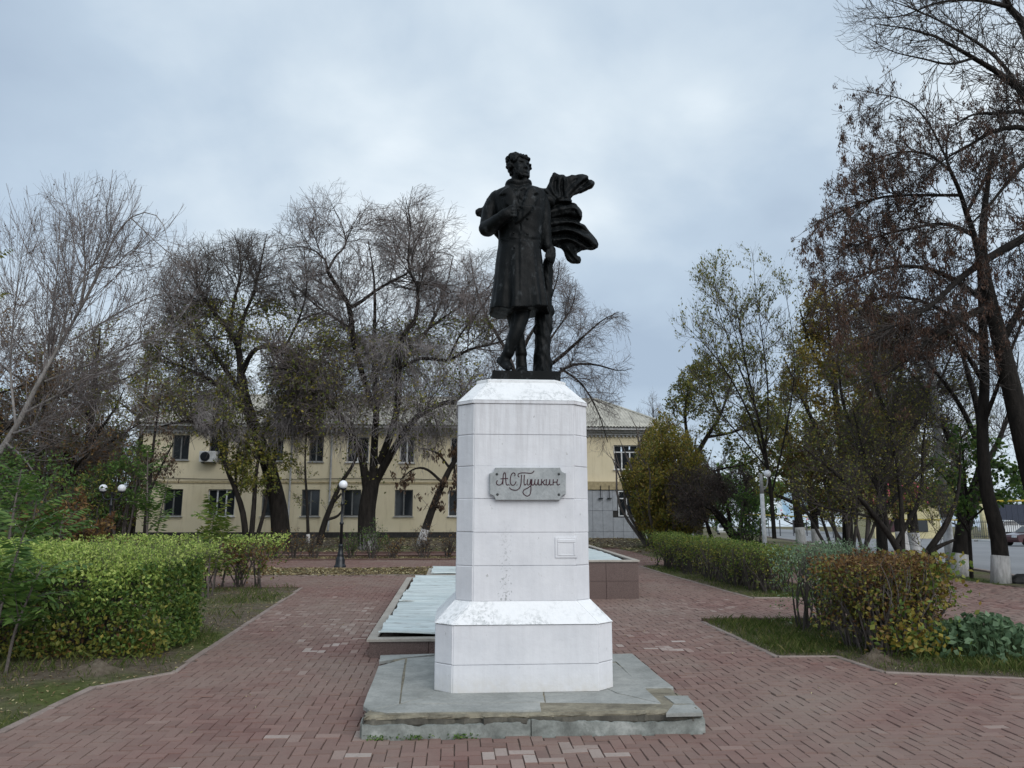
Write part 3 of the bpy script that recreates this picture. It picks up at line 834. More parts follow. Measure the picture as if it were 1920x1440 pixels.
# folded arm with hand on the lapel
body += [chain([(226, 345, 8, 45, 62), (192, 400, 14, 47, 60), (172, 470, 8, 45, 56), (168, 528, -10, 44, 54)], 16, 18), chain([(164, 530, -10, 48, 52), (200, 508, -70, 46), (240, 478, -120, 41), (272, 452, -140, 36)], 16, 18),
         chain([(258, 462, -136, 40), (280, 446, -146, 40)], 6, 16)]
body += [chain([(272, 452, -143, 30, 26), (292, 437, -152, 33, 27), (308, 427, -156, 32, 24)], 8, 14)]
for (y0, yk, ye, r) in ((404, 398, 402, 9.5), (420, 416, 419, 10), (437, 434, 436, 9.5), (453, 452, 453, 8.5)):
    body.append(chain([(304, y0 + 4, -166, r), (322, yk, -172, r), (336, ye, -162, r * .92), (334, ye + 5, -146, r * .85)], 10, 10))
body.append(chain([(286, 424, -160, 12), (300, 404, -164, 10.5), (318, 394, -158, 9), (330, 396, -148, 8)], 10, 10))
# arm that hangs to the stump
body += [chain([(478, 346, 10, 44, 60), (496, 410, 16, 45, 58), (502, 500, 18, 43, 52), (510, 590, 18, 38, 46), (519, 640, 12, 33, 40)], 20, 18), chain([(533, 636, 10, 27, 24), (540, 662, 2, 29, 22), (546, 684, -4, 24, 18)], 8, 14)]
for k, (a, b, c) in enumerate(((524, 690, 716), (536, 696, 724), (548, 697, 726), (558, 692, 718))):
    body.append(chain([(a, 676, -14, 8.5), (a + 1, b, -22, 8), (a + 1, c, -16, 7)], 8, 10))
body.append(chain([(520, 660, -16, 9), (514, 684, -26, 8), (516, 702, -28, 7)], 8, 10))
# legs, crossed
body += [chain([(366, 985, -20, 58, 60), (360, 1050, -36, 52, 54), (338, 1130, -56, 44, 48), (313, 1195, -56, 38, 42), (297, 1240, -50, 34, 38), (289, 1262, -48, 34, 38)], 22, 18),
         chain([(280, 1268, -44, 31), (270, 1300, -34, 33, 38), (274, 1322, -40, 34, 34)], 8, 16), chain([(250, 1302, -6, 22, 20), (270, 1318, -36, 32, 28), (288, 1336, -72, 30, 24), (296, 1346, -96, 21, 16)], 12, 16), chain([(240, 1290, 6, 14), (236, 1308, 8, 15)], 5, 10),
         chain([(340, 985, 50, 58, 62), (332, 1060, 52, 47, 52), (346, 1150, 46, 39, 46), (362, 1230, 44, 34, 38), (366, 1268, 42, 36, 40)], 20, 18),
         chain([(366, 1275, 42, 31), (368, 1340, 30, 34, 38), (368, 1372, 22, 34, 38)], 8, 16), chain([(366, 1386, 44, 28, 22), (370, 1372, 8, 33, 30), (374, 1364, -32, 33, 26), (376, 1366, -58, 22, 16)], 12, 16)]
# skull and face, a shaped turned head
HC = np.array(sp(357, 166, -6)); HH = 170 * UN
yaw = math.radians(30); pit = math.radians(10)
def headpt(a, r, z):
    """a: angle from the face direction (positive to the viewer's right), r, z in head heights"""
    l = np.array((math.sin(a) * r, -math.cos(a) * r, z))
    l = np.array((l[0], l[1] * math.cos(pit) + l[2] * math.sin(pit) * 1.0, l[2] * math.cos(pit) - l[1] * -math.sin(pit) * 1.0))
    return HC + HH * np.array((l[0] * math.cos(yaw) - l[1] * math.sin(yaw), l[0] * math.sin(yaw) + l[1] * math.cos(yaw), l[2]))
prof = np.array([(-.53, .10, .20, .05), (-.50, .18, .30, .12), (-.44, .235, .355, .20), (-.34, .275, .37, .28), (-.24, .30, .372, .34), (-.10, .33, .378, .40), (.05, .345, .368, .44), (.2, .35, .385, .46), (.33, .33, .35, .43), (.43, .25, .26, .33), (.50, .10, .10, .12)])
def g1(u, s): return math.exp(-(u / s) ** 2)
hd = MB(); rings = []
for z in np.linspace(-.53, .50, 72):
    w, f_, b_ = (np.interp(z, prof[:, 0], prof[:, i]) for i in (1, 2, 3))
    ring = []
    for a in np.linspace(-math.pi, math.pi, 84, endpoint=False):
        d = f_ if abs(a) < math.pi / 2 else b_
        r = 1 / math.sqrt((math.sin(a) / w) ** 2 + (math.cos(a) / d) ** 2)
        nz = np.interp(z, [-.17, -.145, -.10, .0, .08, .14], [0, .065, .115, .06, .03, 0])
        r += 1.1 * nz * g1(a, .16 + .11 * max(0, -z)) + .026 * g1(abs(a) - .2, .09) * g1(z + .12, .04)
        r += .042 * g1(z - .128, .035) * g1(abs(a) - .30, .30)                       # brows
        r -= .070 * g1(abs(a) - .36, .16) * g1(z - .055, .05)                        # sockets
        r += .034 * g1(abs(a) - .37, .10) * g1(z - .05, .028)                        # eyeballs
        r += .022 * g1(abs(a) - .62, .22) * g1(z + .07, .08)                         # cheekbones
        r -= .020 * g1(abs(a) - .62, .25) * g1(z + .25, .08)
        r += .042 * g1(a, .28) * (g1(z + .235, .020) + g1(z + .295, .022)) - .030 * g1(a, .30) * g1(z + .265, .012)
        r -= .020 * g1(a, .3) * g1(z + .345, .025); r += .025 * g1(a, .22) * g1(z + .43, .05)
        ring.append(headpt(a, r, z))
    rings.append(ring)
hd.loft(rings); body.append(hd)
for s in (-1, 1):
    e_ = MB(); e_.ball(headpt(s * 1.62, .345, .0), (.035 * HH, .06 * HH, .085 * HH), 10, 7); body.append(e_)
statue = thing('statue', 'dark bronze statue of a standing man in a long coat with windblown cloak', 'statue', sp(400, 1360))
def wrinkle(c):
    x, y, z = (c + ORG['statue']).T
    return .0016 * (np.sin(23 * x + 9 * z + 4 * np.sin(5 * z)) * np.sin(17 * y + 3 * x)) + .0010 * np.sin(41 * z + 13 * x + 2 * np.sin(9 * x))
fig = remesh('figure', body, .0086, M['bronze'], statue, 1, wrinkle)
# curly hair and whiskers
hair = []; hr = np.random.default_rng(5)
def curl(a, r, z, s):
    c = np.array(headpt(a, r, z)); m = MB(); m.ball(c, tuple(s * HH * hr.uniform(.8, 1.25, 3)), 10, 7); hair.append(m)
for _ in range(330):
    a = hr.uniform(-math.pi, math.pi); z = hr.uniform(-.38, .5)
    fa = abs(a)
    lim = .27 if fa < .75 else (np.interp(fa, [.75, 1.05, 1.35, 1.7, 2.2, 3.2], [.20, .06, -.02, -.22, -.36, -.40]))
    if z < lim: continue
    w, f_, b_ = (np.interp(z, prof[:, 0], prof[:, i]) for i in (1, 2, 3)); d = f_ if fa < math.pi / 2 else b_
    r = 1 / math.sqrt((math.sin(a) / w) ** 2 + (math.cos(a) / d) ** 2)
    curl(a, r + hr.uniform(.0, .055) + (.03 if fa > 1.2 else 0), z + hr.uniform(-.01, .03), hr.uniform(.045, .075))
for _ in range(120):
    s = hr.choice((-1, 1)); u = hr.uniform(0, 1)
    a = s * np.interp(u, [0, .6, 1], [1.45, 1.0, .45]) + hr.normal(0, .10); z = np.interp(u, [0, .6, 1], [.0, -.34, -.47]) + hr.normal(0, .03)
    w, f_ = (np.interp(z, prof[:, 0], prof[:, i]) for i in (1, 2)); r = 1 / math.sqrt((math.sin(a) / w) ** 2 + (math.cos(a) / f_) ** 2)
    curl(a, r + .005, z, hr.uniform(.028, .042))
remesh('hair', hair, .0075, M['bronze'], statue, 1)
for x, y in ((405, 468), (404, 560), (322, 553), (325, 640)):
    mb = MB(); w = 1 - ((x - 355) / 170) ** 2
    c = sp(x, y, -np.interp(y, [468, 560, 640], [118, 108, 110]) * (max(w, 0) ** .42) - 3); mb.ball(c, (.013, .010, .013), 12, 8); mb.build('coat_button', M['bronze'], statue, True)
# cloak: bundles of folds blown to the right behind the figure
def cloth_relief(outline, ridges, d0, tf, tb, step=4.0, edge=9):
    """a thick gathered cloth: an outline filled with a grid whose two faces bulge and fold"""
    P = np.asarray(outline, float); x0, y0 = P.min(0) - step; x1, y1 = P.max(0) + step
    gx = np.arange(x0, x1 + step, step); gy = np.arange(y0, y1 + step, step)
    X, Y = np.meshgrid(gx, gy); x = X.ravel().copy(); y = Y.ravel().copy(); nx = len(gx)
    s = np.concatenate([sdist(P, a, b) for a, b in zip(np.array_split(x, 20), np.array_split(y, 20))])
    i = (np.arange(len(gy) - 1)[:, None] * nx + np.arange(nx - 1)[None, :]).reshape(-1)
    f = np.stack([i, i + 1, i + nx + 1, i + nx], -1)
    f = f[(s[f] > 0).any(1)]
    A = P; B = np.roll(P, -1, 0); dv = B - A
    used = np.unique(f); outv = used[s[used] <= 0]
    for k in outv:
        p = np.array((x[k], y[k])); t = np.clip(((p - A) * dv).sum(1) / (dv * dv).sum(1), 0, 1); q = A + dv * t[:, None]
        x[k], y[k] = q[((q - p) ** 2).sum(1).argmin()]
    s = np.maximum(s, 0); bul = 1 - np.exp(-s / edge)
    h = np.zeros_like(x); hb = np.zeros_like(x)
    for pts, amp, w in ridges:
        c = smooth_path(np.array(pts, float), 24) if len(pts) > 2 else np.array(pts, float)
        d2 = np.full(len(x), 1e9); tt = np.zeros(len(x)); ph = (amp * 7.3 + w * 2.1) % 6.28
        for k in range(len(c) - 1):
            a, b = c[k], c[k + 1]; v = b - a
            t = np.clip(((x - a[0]) * v[0] + (y - a[1]) * v[1]) / (v @ v + 1e-9), 0, 1)
            dd_ = (x - a[0] - v[0] * t) ** 2 + (y - a[1] - v[1] * t) ** 2
            tt = np.where(dd_ < d2, (k + t) / (len(c) - 1), tt); d2 = np.minimum(d2, dd_)
        ww = w * (1.05 + .35 * np.sin(5 * tt + 2 * ph)); e_ = amp * (.72 + .38 * np.sin(4.2 * tt + ph)) * np.exp(-d2 / (ww * ww)); h += e_; hb += .6 * e_
    df = d0 - bul * (tf + h); db = d0 + bul * np.maximum(tb - hb, 6) + .5
    db[outv] = df[outv]
    vf = np.array([sp(a, b, c) for a, b, c in zip(x, y, df)]); vb = np.array([sp(a, b, c) for a, b, c in zip(x, y, db)])
    N = len(x); isout = np.zeros(N, bool); isout[outv] = True
    fb = f[:, ::-1]; fb = np.where(isout[fb], fb, fb + N)
    mb = MB(); mb.add(np.concatenate([vf, vb]), [list(q) for q in f] + [list(q) for q in fb]); return mb
OUT_R = [(440, 292), (458, 282), (475, 281), (495, 291), (515, 290), (526, 262), (540, 225), (550, 200), (562, 197), (574, 202), (592, 209), (608, 207), (620, 211), (629, 224), (642, 222), (662, 212), (690, 207), (725, 206), (755, 212), (766, 222), (762, 238), (775, 238), (798, 252), (801, 265), (790, 285), (765, 300), (735, 313), (700, 325), (668, 342), (658, 352),
         (666, 364), (661, 374), (690, 385), (710, 402), (724, 436), (728, 458), (722, 480), (712, 492), (740, 510), (770, 540), (792, 566), (812, 594), (822, 618), (819, 641), (795, 655), (765, 656), (720, 661), (700, 670), (694, 680), (716, 690), (722, 712), (716, 732), (690, 737), (660, 732), (636, 716), (620, 690), (612, 666), (598, 648), (575, 637), (552, 632), (500, 620), (440, 560), (410, 330)]
R_R = [([(580, 345), (546, 290), (556, 206)], 26, 15), ([(600, 340), (590, 270), (600, 216)], 20, 12), ([(622, 338), (622, 280), (622, 222)], 24, 11), ([(640, 345), (688, 280), (752, 220)], 34, 18), ([(660, 345), (722, 306), (796, 260)], 30, 14), ([(610, 330), (640, 290), (690, 240)], -16, 9), ([(655, 335), (705, 285), (762, 240)], -34, 9), ([(570, 340), (568, 280), (578, 215)], -16, 7), ([(608, 335), (606, 280), (612, 222)], -18, 6),
       ([(505, 300), (535, 330), (560, 350)], 22, 16), ([(460, 290), (500, 310), (530, 345)], -14, 8), ([(525, 392), (585, 366), (662, 365)], 36, 11), ([(520, 408), (595, 385), (668, 381)], -34, 9), ([(535, 428), (620, 408), (688, 408), (716, 450)], 30, 14), ([(538, 474), (640, 460), (716, 484)], -36, 11), ([(540, 500), (640, 486), (716, 506)], 28, 12), ([(545, 522), (620, 508), (690, 520), (750, 552)], -26, 9),
       ([(548, 546), (640, 534), (720, 560), (808, 622)], 40, 16), ([(552, 572), (640, 560), (700, 584), (770, 630)], -36, 10), ([(556, 596), (640, 586), (700, 610), (770, 648)], 26, 12), ([(590, 628), (650, 612), (700, 640)], -24, 9), ([(618, 650), (640, 685), (668, 722)], 26, 13), ([(640, 640), (672, 680), (704, 706)], 30, 13), ([(628, 655), (655, 690), (684, 722)], -14, 6), ([(690, 648), (684, 668)], -26, 10)]
OUT_L = [(225, 325), (196, 332), (172, 345), (161, 362), (152, 385), (136, 402), (112, 405), (99, 417), (97, 438), (107, 455), (124, 461), (140, 474), (165, 480), (205, 560), (225, 590), (234, 603), (260, 600), (280, 400)]
R_L = [([(190, 342), (160, 392), (104, 428)], 24, 13), ([(180, 370), (150, 430), (128, 456)], 18, 10), ([(170, 350), (150, 405), (112, 445)], -12, 6), ([(210, 480), (222, 560), (236, 600)], 14, 10)]
ck = [cloth_relief(OUT_R, R_R, 84, 14, 26), cloth_relief(OUT_L, R_L, 84, 16, 24), chain([(280, 330, 84, 60, 26), (350, 322, 92, 70, 28), (440, 340, 84, 60, 28)], 12, 16), chain([(440, 330, 40, 30), (500, 350, 44, 34), (540, 370, 56, 34)], 10, 14)]
def drape(c):
    x, y, z = (c + ORG['statue']).T
    return .006 * np.sin(19 * z + 11 * x + 2.5 * np.sin(13 * x)) * np.sin(27 * x - 12 * z + 2) + .0025 * np.sin(34 * z + 22 * x + 3 * np.sin(11 * x - 7 * z)) + .0015 * np.sin(90 * x + 20 * y + 40 * z)
remesh('cloak', ck, .0085, M['bronze'], statue, 1, drape)
st = [chain([(492, 1422, 50, 56, 52), (491, 1362, 50, 54, 50), (490, 1300, 50, 50, 48), (494, 1180, 52, 46, 46), (500, 1060, 54, 52, 48), (508, 960, 56, 42, 44), (516, 850, 56, 34, 40), (522, 760, 50, 30, 36), (538, 700, 40, 30, 32), (545, 672, 32, 24, 26)], 40, 22)]
for (x, y, r) in ((540, 905, 16), (546, 1010, 16), (536, 1110, 17), (452, 1120, 15), (528, 790, 15), (448, 1300, 14), (534, 1320, 16), (556, 668, 18)): st.append(blob(x, y, 40, r, r * 2.2))
def barky(c):
    x, y, z = (c + ORG['statue']).T
    return .004 * np.sin(130 * x + 40 * z + 90 * y) * np.sin(21 * z + 3 * np.sin(30 * x)) + .006 * np.sin(75 * x + 60 * y + 1.5 * np.sin(6 * z)) * (.6 + .4 * np.sin(11 * z + 9 * x)) + .003 * np.sin(30 * z + 50 * x)
remesh('tree_stump', st, .010, M['bronze'], statue, 2, barky)
pl0, pl1 = sp(200, 1358, -126), sp(598, 1358, -126)
mb = MB(); zt = float(pl0[2]); mb.box(pl0[0], pl1[0], pl0[1], YS + .33, 3.109, zt, .005)
mb.build('base_plate', M['bronze'], statue)

# ------------------------------------------------------------------ covered granite basins behind the pedestal
def basin(label, x0, x1, y0, y1, h, tiles, cover=True):
    b = thing('fountain_basin', label, 'fountain basin', (x0, y0, float(gz(x0, y0))), 'covered fountain basins')
    za, zb = float(gz(0, y0)) + h, float(gz(0, y1)) + h
    zf = lambda y: za + (zb - za) * (y - y0) / (y1 - y0)
    w = .09
    mb = MB()
    v = [(x, y, z) for z in (0, 1) for y in (y0 + .04, y1 - .04) for x in (x0 + .04, x1 - .04)]
    v = [(x, y, (zf(y) - .06) if z else float(gz(0, y)) - .1) for x, y, z in v]
    mb.add(v, [(0, 2, 3, 1), (4, 5, 7, 6), (0, 1, 5, 4), (1, 3, 7, 5), (3, 2, 6, 7), (2, 0, 4, 6)]); mb.build('basin_core', M['joint'], b)
    def tile_row(p, q, n, rows, nrm):
        p, q = np.array(p), np.array(q)
        for r in range(rows):
            for i in range(n):
                a, c = p + (q - p) * i / n, p + (q - p) * (i + 1) / n
                u = (c - a) / np.linalg.norm(c - a); a2, c2 = a + u * .0025, c - u * .0025
                o = rng.uniform(0, .002)
                F_ = []
                for e_, k in ((a2, 0), (c2, 0), (c2, 1), (a2, 1)):
                    g = float(gz(0, e_[1])) - .03; t = zf(e_[1]) - .035
                    s0, s1 = (r / rows, (r + 1) / rows)
                    s = s0 if k == 0 else s1
                    F_.append(np.array((*(e_ + np.array(nrm) * o), g + (t - g) * s + (.002 if k == 0 else -.002))))
                N3 = np.array((*nrm, 0.)); mid = sum(F_) / 4
                mb = MB(); mb.loft([[f - N3 * .03 for f in F_], [f - N3 * .003 for f in F_], [f + (mid - f) * .008 for f in F_]]); mb.build('granite_tile', M['granite'], b)
    tile_row((x0, y0), (x1, y0), tiles[0], tiles[1], (0, -1)); tile_row((x0, y1), (x0, y0), tiles[2], tiles[1], (-1, 0)); tile_row((x1, y0), (x1, y1), tiles[2], tiles[1], (1, 0))
    # cap stones
    def capst(xa, xb, ya, yb):
        mb = MB(); bev = .006
        v = []
        for dz, i in ((-.034, 0), (-.006, 0), (0, bev)):
            v.append([(x, y, zf(y) + dz) for x, y in ((xa + i, ya + i), (xb - i, ya + i), (xb - i, yb - i), (xa + i, yb - i))])
        mb.loft(v); mb.build('cap_stone', M['cap'], b)
    n = max(2, int((y1 - y0) / 1.2))
    for i in range(n):
        a, c = y0 + .12 + (y1 - y0 - .24) * i / n, y0 + .12 + (y1 - y0 - .24) * (i + 1) / n
        capst(x0 - .03, x0 + w, a + .002, c - .002); capst(x1 - w, x1 + .03, a + .002, c - .002)
    m_ = max(1, int((x1 - x0) / 1.2))
    for i in range(m_):
        a, c = x0 - .03 + (x1 - x0 + .06) * i / m_, x0 - .03 + (x1 - x0 + .06) * (i + 1) / m_
        capst(a + .002, c - .002, y0 - .03, y0 + .118); capst(a + .002, c - .002, y1 - .118, y1 + .03)
    return b, zf
b1, zf1 = basin('long low granite basin directly behind the pedestal under buckled metal sheets', -1.62, 1.2, 1.86, 9.6, .225, (4, 1, 9))
def sheet(name, x0, x1, y0, y1, zf, parent, n=(26, 90), amp=.012, lift=.03, skew=0.0, seed=0):
    q = np.random.default_rng(seed)
    xs = np.linspace(0, 1, n[0]); ys = np.linspace(0, 1, n[1])
    X, Y = np.meshgrid(xs, ys); ph = q.uniform(0, 6, 8)
    wx = x0 + (x1 - x0) * X + skew * Y; wy = y0 + (y1 - y0) * Y
    z = amp * (np.sin(wy * 9 + ph[0] + 1.2 * np.sin(wx * 1.3 + ph[1])) * .5 + np.sin(wy * 17 + ph[2] + 2 * np.sin(wx * 2.1 + ph[3])) * .6 + .6 * np.sin(wy * 31 + wx * 1.2 + ph[4]))
    z = z * (.4 + .8 * np.abs(np.sin(wx * .9 + ph[5] + wy * .4))) + lift + .02 * np.sin(wx * 1.1 + ph[6]) * np.sin(wy * .8)
    z = zf(wy) + z
    wx = wx + .012 * np.sin(wy * 7 + ph[7])
    top = np.stack([wx, wy, z], -1).reshape(-1, 3); N = len(top)
    i = (np.arange(n[1] - 1)[:, None] * n[0] + np.arange(n[0] - 1)[None, :]).reshape(-1)
    f = np.stack([i, i + 1, i + n[0] + 1, i + n[0]], -1)
    # a turned-down front lip
    lip = top[:n[0]].copy(); lip[:, 2] -= .022; lip[:, 1] += .004
    k = np.arange(n[0] - 1); f = np.concatenate([f, np.stack([N + k, N + k + 1, k + 1, k], -1)])
    return obj(name, np.concatenate([top, lip]), f, M['sheet'], parent, True)
ys_ = [1.98, 3.55, 5.1, 6.7, 8.3, 9.45]
for i in range(5):
    sheet('metal_sheet', -1.52 + (.015 if i % 2 else 0) + .018 * i, 1.08, ys_[i] - (.08 if i else 0), ys_[i + 1], zf1, b1, (24, 46), lift=.034 - .004 * (i % 2) + .006 * i, seed=i)
b2, zf2 = basin('small raised basin step at the rear end of the low covered basin', -1.2, .36, 9.75, 11.6, .26, (2, 1, 2))
sheet('metal_sheet', -1.13, .3, 9.85, 11.6, zf2, b2, (20, 40), lift=.05, seed=9)
b3, zf3 = basin('tall granite fountain box to the rear right of the pedestal', .42, 2.98, 7.40, 14.4, .735, (4, 2, 8))
sheet('metal_sheet', .55, 2.74, 7.66, 14.2, zf3, b3, (20, 60), amp=.004, lift=-.012, seed=4)

# ------------------------------------------------------------------ park lamps
def park_lamp(x, y, H, globes, label, group='black globe lamps in the park'):
    z = float(gz(x, y)); t = thing('street_lamp', label, 'street lamp', (x, y, z), group)
    s = H / 2.5
    mb = MB(); mb.lathe([(r * s, h * s) for r, h in ((.17, -.05), (.17, .05), (.15, .07), (.135, .10), (.13, .22), (.115, .27), (.085, .32), (.10, .35), (.075, .40), (.062, .58), (.075, .62), (.05, .66))], (x, y, z), 12)
    mb.build('base', M['black'], t, True)
    mb = MB(); mb.lathe([(r * s, h * s) for r, h in ((.045, .64), (.043, 1.2), (.06, 1.22), (.06, 1.27), (.040, 1.29), (.036, 1.75), (.055, 1.78), (.055, 1.82), (.036, 1.85), (.033, 2.2), (.05, 2.23))], (x, y, z), 12); mb.build('post', M['black'], t, True)
    if globes == 1: tops = [(x, y, z + 2.2 * s)]
    else:
        tops = [(x - .30 * s, y, z + 2.2 * s), (x + .30 * s, y, z + 2.2 * s)]
        for q in (-1, 1):
            mb = MB(); mb.tube(smooth_path([(x, y, z + 2.02 * s), (x + q * .16 * s, y, z + 1.98 * s), (x + q * .28 * s, y, z + 2.06 * s), (x + q * .30 * s, y, z + 2.2 * s)], 8), .022 * s, 8); mb.build('arm', M['black'], t, True)
    for c in tops:
        mb = MB(); mb.lathe([(r * s, h * s) for r, h in ((.04, 0), (.10, .03), (.10, .06), (.07, .07))], c, 12); mb.build('globe_holder', M['black'], t, True)
        mb = MB(); mb.ball((c[0], c[1], c[2] + .16 * s), .128 * s, 20, 12); mb.build('globe', M['globe'], t, True)
p = at(640, 1000, 15.13); park_lamp(p[0], 15.13, 2.5, 1, 'black iron park lamp with one white globe left of the pedestal')
p = at(207, 960, 18.0); park_lamp(p[0], 18.0, 2.42, 2, 'black park lamp with two white globes among the bushes far left')

# ------------------------------------------------------------------ two-storey yellow building
def m_plaster():
    m = NT('yellow_plaster')
    f = m.noise(.5, 6, .6); st = m.noise(2.2, 6, .65, m.pos((3, 3, .35))); sp_ = m.noise(1.3, 7, .7, m.pos((1, 1, 1), (7, 0, 2)))
    c = m.ramp(f, [(.3, (.67, .59, .41)), (.7, (.76, .68, .50))])
    c = m.mix(m.ramp(st, [(.52, 0.0), (.75, .45)]), c, (.46, .385, .25))
    c = m.mix(m.ramp(sp_, [(.70, 0.0), (.73, .8)]), c, (.30, .27, .22))
    m.base(c); m.rough(.9, .2); m.bump(m.noise(30, 5), .3, .01); return m.m
M['plaster'] = m_plaster()
M['plaster2'] = simple('ochre_band_plaster', (.40, .33, .20), .9, .2)
M['plinth'] = simple('dark_plinth', (.045, .043, .042), .9, .2)
M['soffit'] = simple('grey_painted_board', (.40, .405, .41), .7)
M['fascia'] = simple('white_fascia', (.55, .555, .56), .7)
M['asbestos'] = simple('asbestos_cement_roofing', (.40, .385, .335), .9, .2, .25, 1.6)
M['frame_w'] = simple('white_window_frame', (.62, .63, .64), .5)
M['frame_g'] = simple('grey_wooden_frame', (.16, .165, .165), .7)
M['glass'] = (lambda m: (m.base((.018, .022, .026)), m.rough(.08, .5), m.m)[-1])(NT('dark_window_glass'))
M['curtain'] = simple('pale_curtain', (.22, .215, .20), .9)
M['clad'] = simple('grey_metal_cladding', (.36, .38, .41), .45, .5, .12)
M['ac'] = simple('white_plastic', (.58, .585, .58), .5)
YB = 34.5
def bx(px): return float(at(px, 900, YB)[0])
def bz(py): return float(at(640, py, YB)[2])
bld = thing('apartment_building', 'yellow two-storey building with grey corrugated roof behind the trees', 'building', (-3, YB, 1.0))
XL, XR, ZT, ZB = bx(262), 10.95, 6.62, .55
low = [(310, 345), (392, 443), (493, 532), (567, 601), (645, 678), (741, 775), (841, 874), (935, 968), (1030, 1062)]
upp = [(318, 350), (388, 424), (498, 528), (577, 604), (648, 690), (748, 776), (844, 874), (935, 968), (1030, 1062)]
wins = [(bx(a), bx(b), bz(968), bz(918), 3 if b - a > 45 else 2, 'frame_w' if 380 < a < 400 or a > 840 else 'frame_g') for a, b in low] + [(bx(a), bx(b), bz(864 + .007 * (a - 320)), bz(818), 2, 'frame_g' if a < 600 else 'frame_w') for a, b in upp]
wins += [(bx(1152), bx(1198), bz(872) - .16, bz(827) - .10, 4, 'frame_w')]
wins += [(bx(1236), bx(1282) - 1.25, bz(872) - .16, bz(827) - .10, 4, 'frame_w')] if False else []
gx = sorted(set([XL, XR] + [w[0] for w in wins] + [w[1] for w in wins])); gzs = sorted(set([ZB + .74, ZT] + [w[2] for w in wins] + [w[3] for w in wins]))
mb = MB()
for i in range(len(gx) - 1):
    for j in range(len(gzs) - 1):
        cx, cz = (gx[i] + gx[i + 1]) / 2, (gzs[j] + gzs[j + 1]) / 2
        if any(w[0] < cx < w[1] and w[2] < cz < w[3] for w in wins): continue
        mb.add([(gx[i], YB, gzs[j]), (gx[i + 1], YB, gzs[j]), (gx[i + 1], YB, gzs[j + 1]), (gx[i], YB, gzs[j + 1])], [(0, 1, 2, 3)])
for w in wins:
    a, b, c, d = w[:4]
    for q in ([(a, c), (a, d)], [(b, d), (b, c)], [(a, d), (b, d)], [(b, c), (a, c)]):
        (p0, r0_), (p1, r1_) = q
        mb.add([(p0, YB, r0_), (p1, YB, r1_), (p1, YB + .2, r1_), (p0, YB + .2, r0_)], [(0, 1, 2, 3)])
D_ = 10.5
mb.add([(XL, YB, ZB), (XL, YB + D_, ZB), (XL, YB + D_, ZT), (XL, YB, ZT)], [(0, 1, 2, 3)])
mb.add([(XR, YB, ZB), (XR, YB + D_, ZB), (XR, YB + D_, ZT), (XR, YB, ZT)], [(0, 1, 2, 3)])
mb.add([(XL, YB + D_, ZB), (XR, YB + D_, ZB), (XR, YB + D_, ZT), (XL, YB + D_, ZT)], [(0, 1, 2, 3)])
mb.build('wall', M['plaster'], bld)
mb = MB(); mb.box(XL - .04, XR + .04, YB - .06, YB + .1, ZB - .3, ZB + .742); mb.build('plinth', M['plinth'], bld)
mb = MB(); mb.box(XL - .02, XR + .02, YB - .035, YB + .02, bz(907), bz(904) + .02); mb.build('string_course', M['plaster2'], bld)
for (a, b, c, d, n, fm) in wins:
    w = MB(); e = .055; y0, y1 = YB + .10, YB + .16
    w.box(a, b, y0, y1, c, c + e); w.box(a, b, y0, y1, d - e, d); w.box(a, a + e, y0, y1, c + e, d - e); w.box(b - e, b, y0, y1, c + e, d - e)
    top = d - .42 if n == 4 else d - e
    if n == 4: w.box(a + e, b - e, y0, y1, top, top + e)
    m_ = 3 if n >= 3 else 2
    for i in range(1, m_): x = a + (b - a) * i / m_; w.box(x - .035, x + .035, y0 - .004, y1, c + e, top)
    fr = w.build('window', M[fm], bld)
    for i in range(m_):
        l = a + (b - a) * i / m_ + .04; r = a + (b - a) * (i + 1) / m_ - .04
        g = MB(); g.box(l, r, y1 - .03, y1 - .02, c + e, top); g.build('pane', M['glass'], fr)
        if n == 4: g = MB(); g.box(l, r, y1 - .03, y1 - .02, top + e, d - e); g.build('pane', M['glass'], fr)
    s_ = MB(); s_.box(a - .06, b + .06, YB - .09, y0, c - .05, c - .004); s_.build('sill', M['soffit'] if fm == 'frame_g' else M['frame_w'], fr)
    if rng.random() < .6:
        g = MB(); q = a + (b - a) * rng.uniform(.3, .6); xs_ = np.linspace(a + .06, q, 14)
        top_ = [(x, YB + .20 + .015 * math.sin(k * 2.1)) for k, x in enumerate(xs_)]
        g.add([(x, y, c + .05) for x, y in top_] + [(x, y, d - .06) for x, y in top_], [(k, k + 1, 15 + k, 14 + k) for k in range(13)]); g.build('curtain', M['curtain'], fr)
# eaves, cornice and roof
ZE = 6.92
mb = MB()
mb.box(XL - .12, XR + .12, YB - .16, YB, ZT - .02, ZT + .12); mb.box(XL - .26, XR + .26, YB - .32, YB - .16 + .16, ZT + .12, ZT + .24); mb.build('cornice', M['soffit'], bld)
mb = MB(); mb.box(XL - .5, XR + .5, YB - .55, YB - .5, ZT + .24, ZE + .08); mb.build('fascia_board', M['fascia'], bld)
mb = MB(); mb.box(XL - .5, XR + .5, YB - .5, YB, ZT + .242, ZT + .262); mb.build('soffit', M['soffit'], bld)
mb = MB(); x = XL
while x < XR: mb.box(x, x + .10, YB - .12, YB - .002, ZT - .12, ZT - .022); x += .22
tag(mb.build('dentil_course', M['soffit'], bld), kind='stuff')
RX0, RX1, RYF, RYR, RZ = XL - .6, XR + .6, YB - .68, YB + 4.6, 9.28
def roof_pt(x, t):            # t 0 eave .. 1 ridge on the front slope
    return (x, RYF + (RYR - RYF) * t, ZE + .10 + (RZ - ZE) * t)
run = RYR - RYF
vx = np.arange(RX0, RX1 + .001, .045)
va = []; fa = []
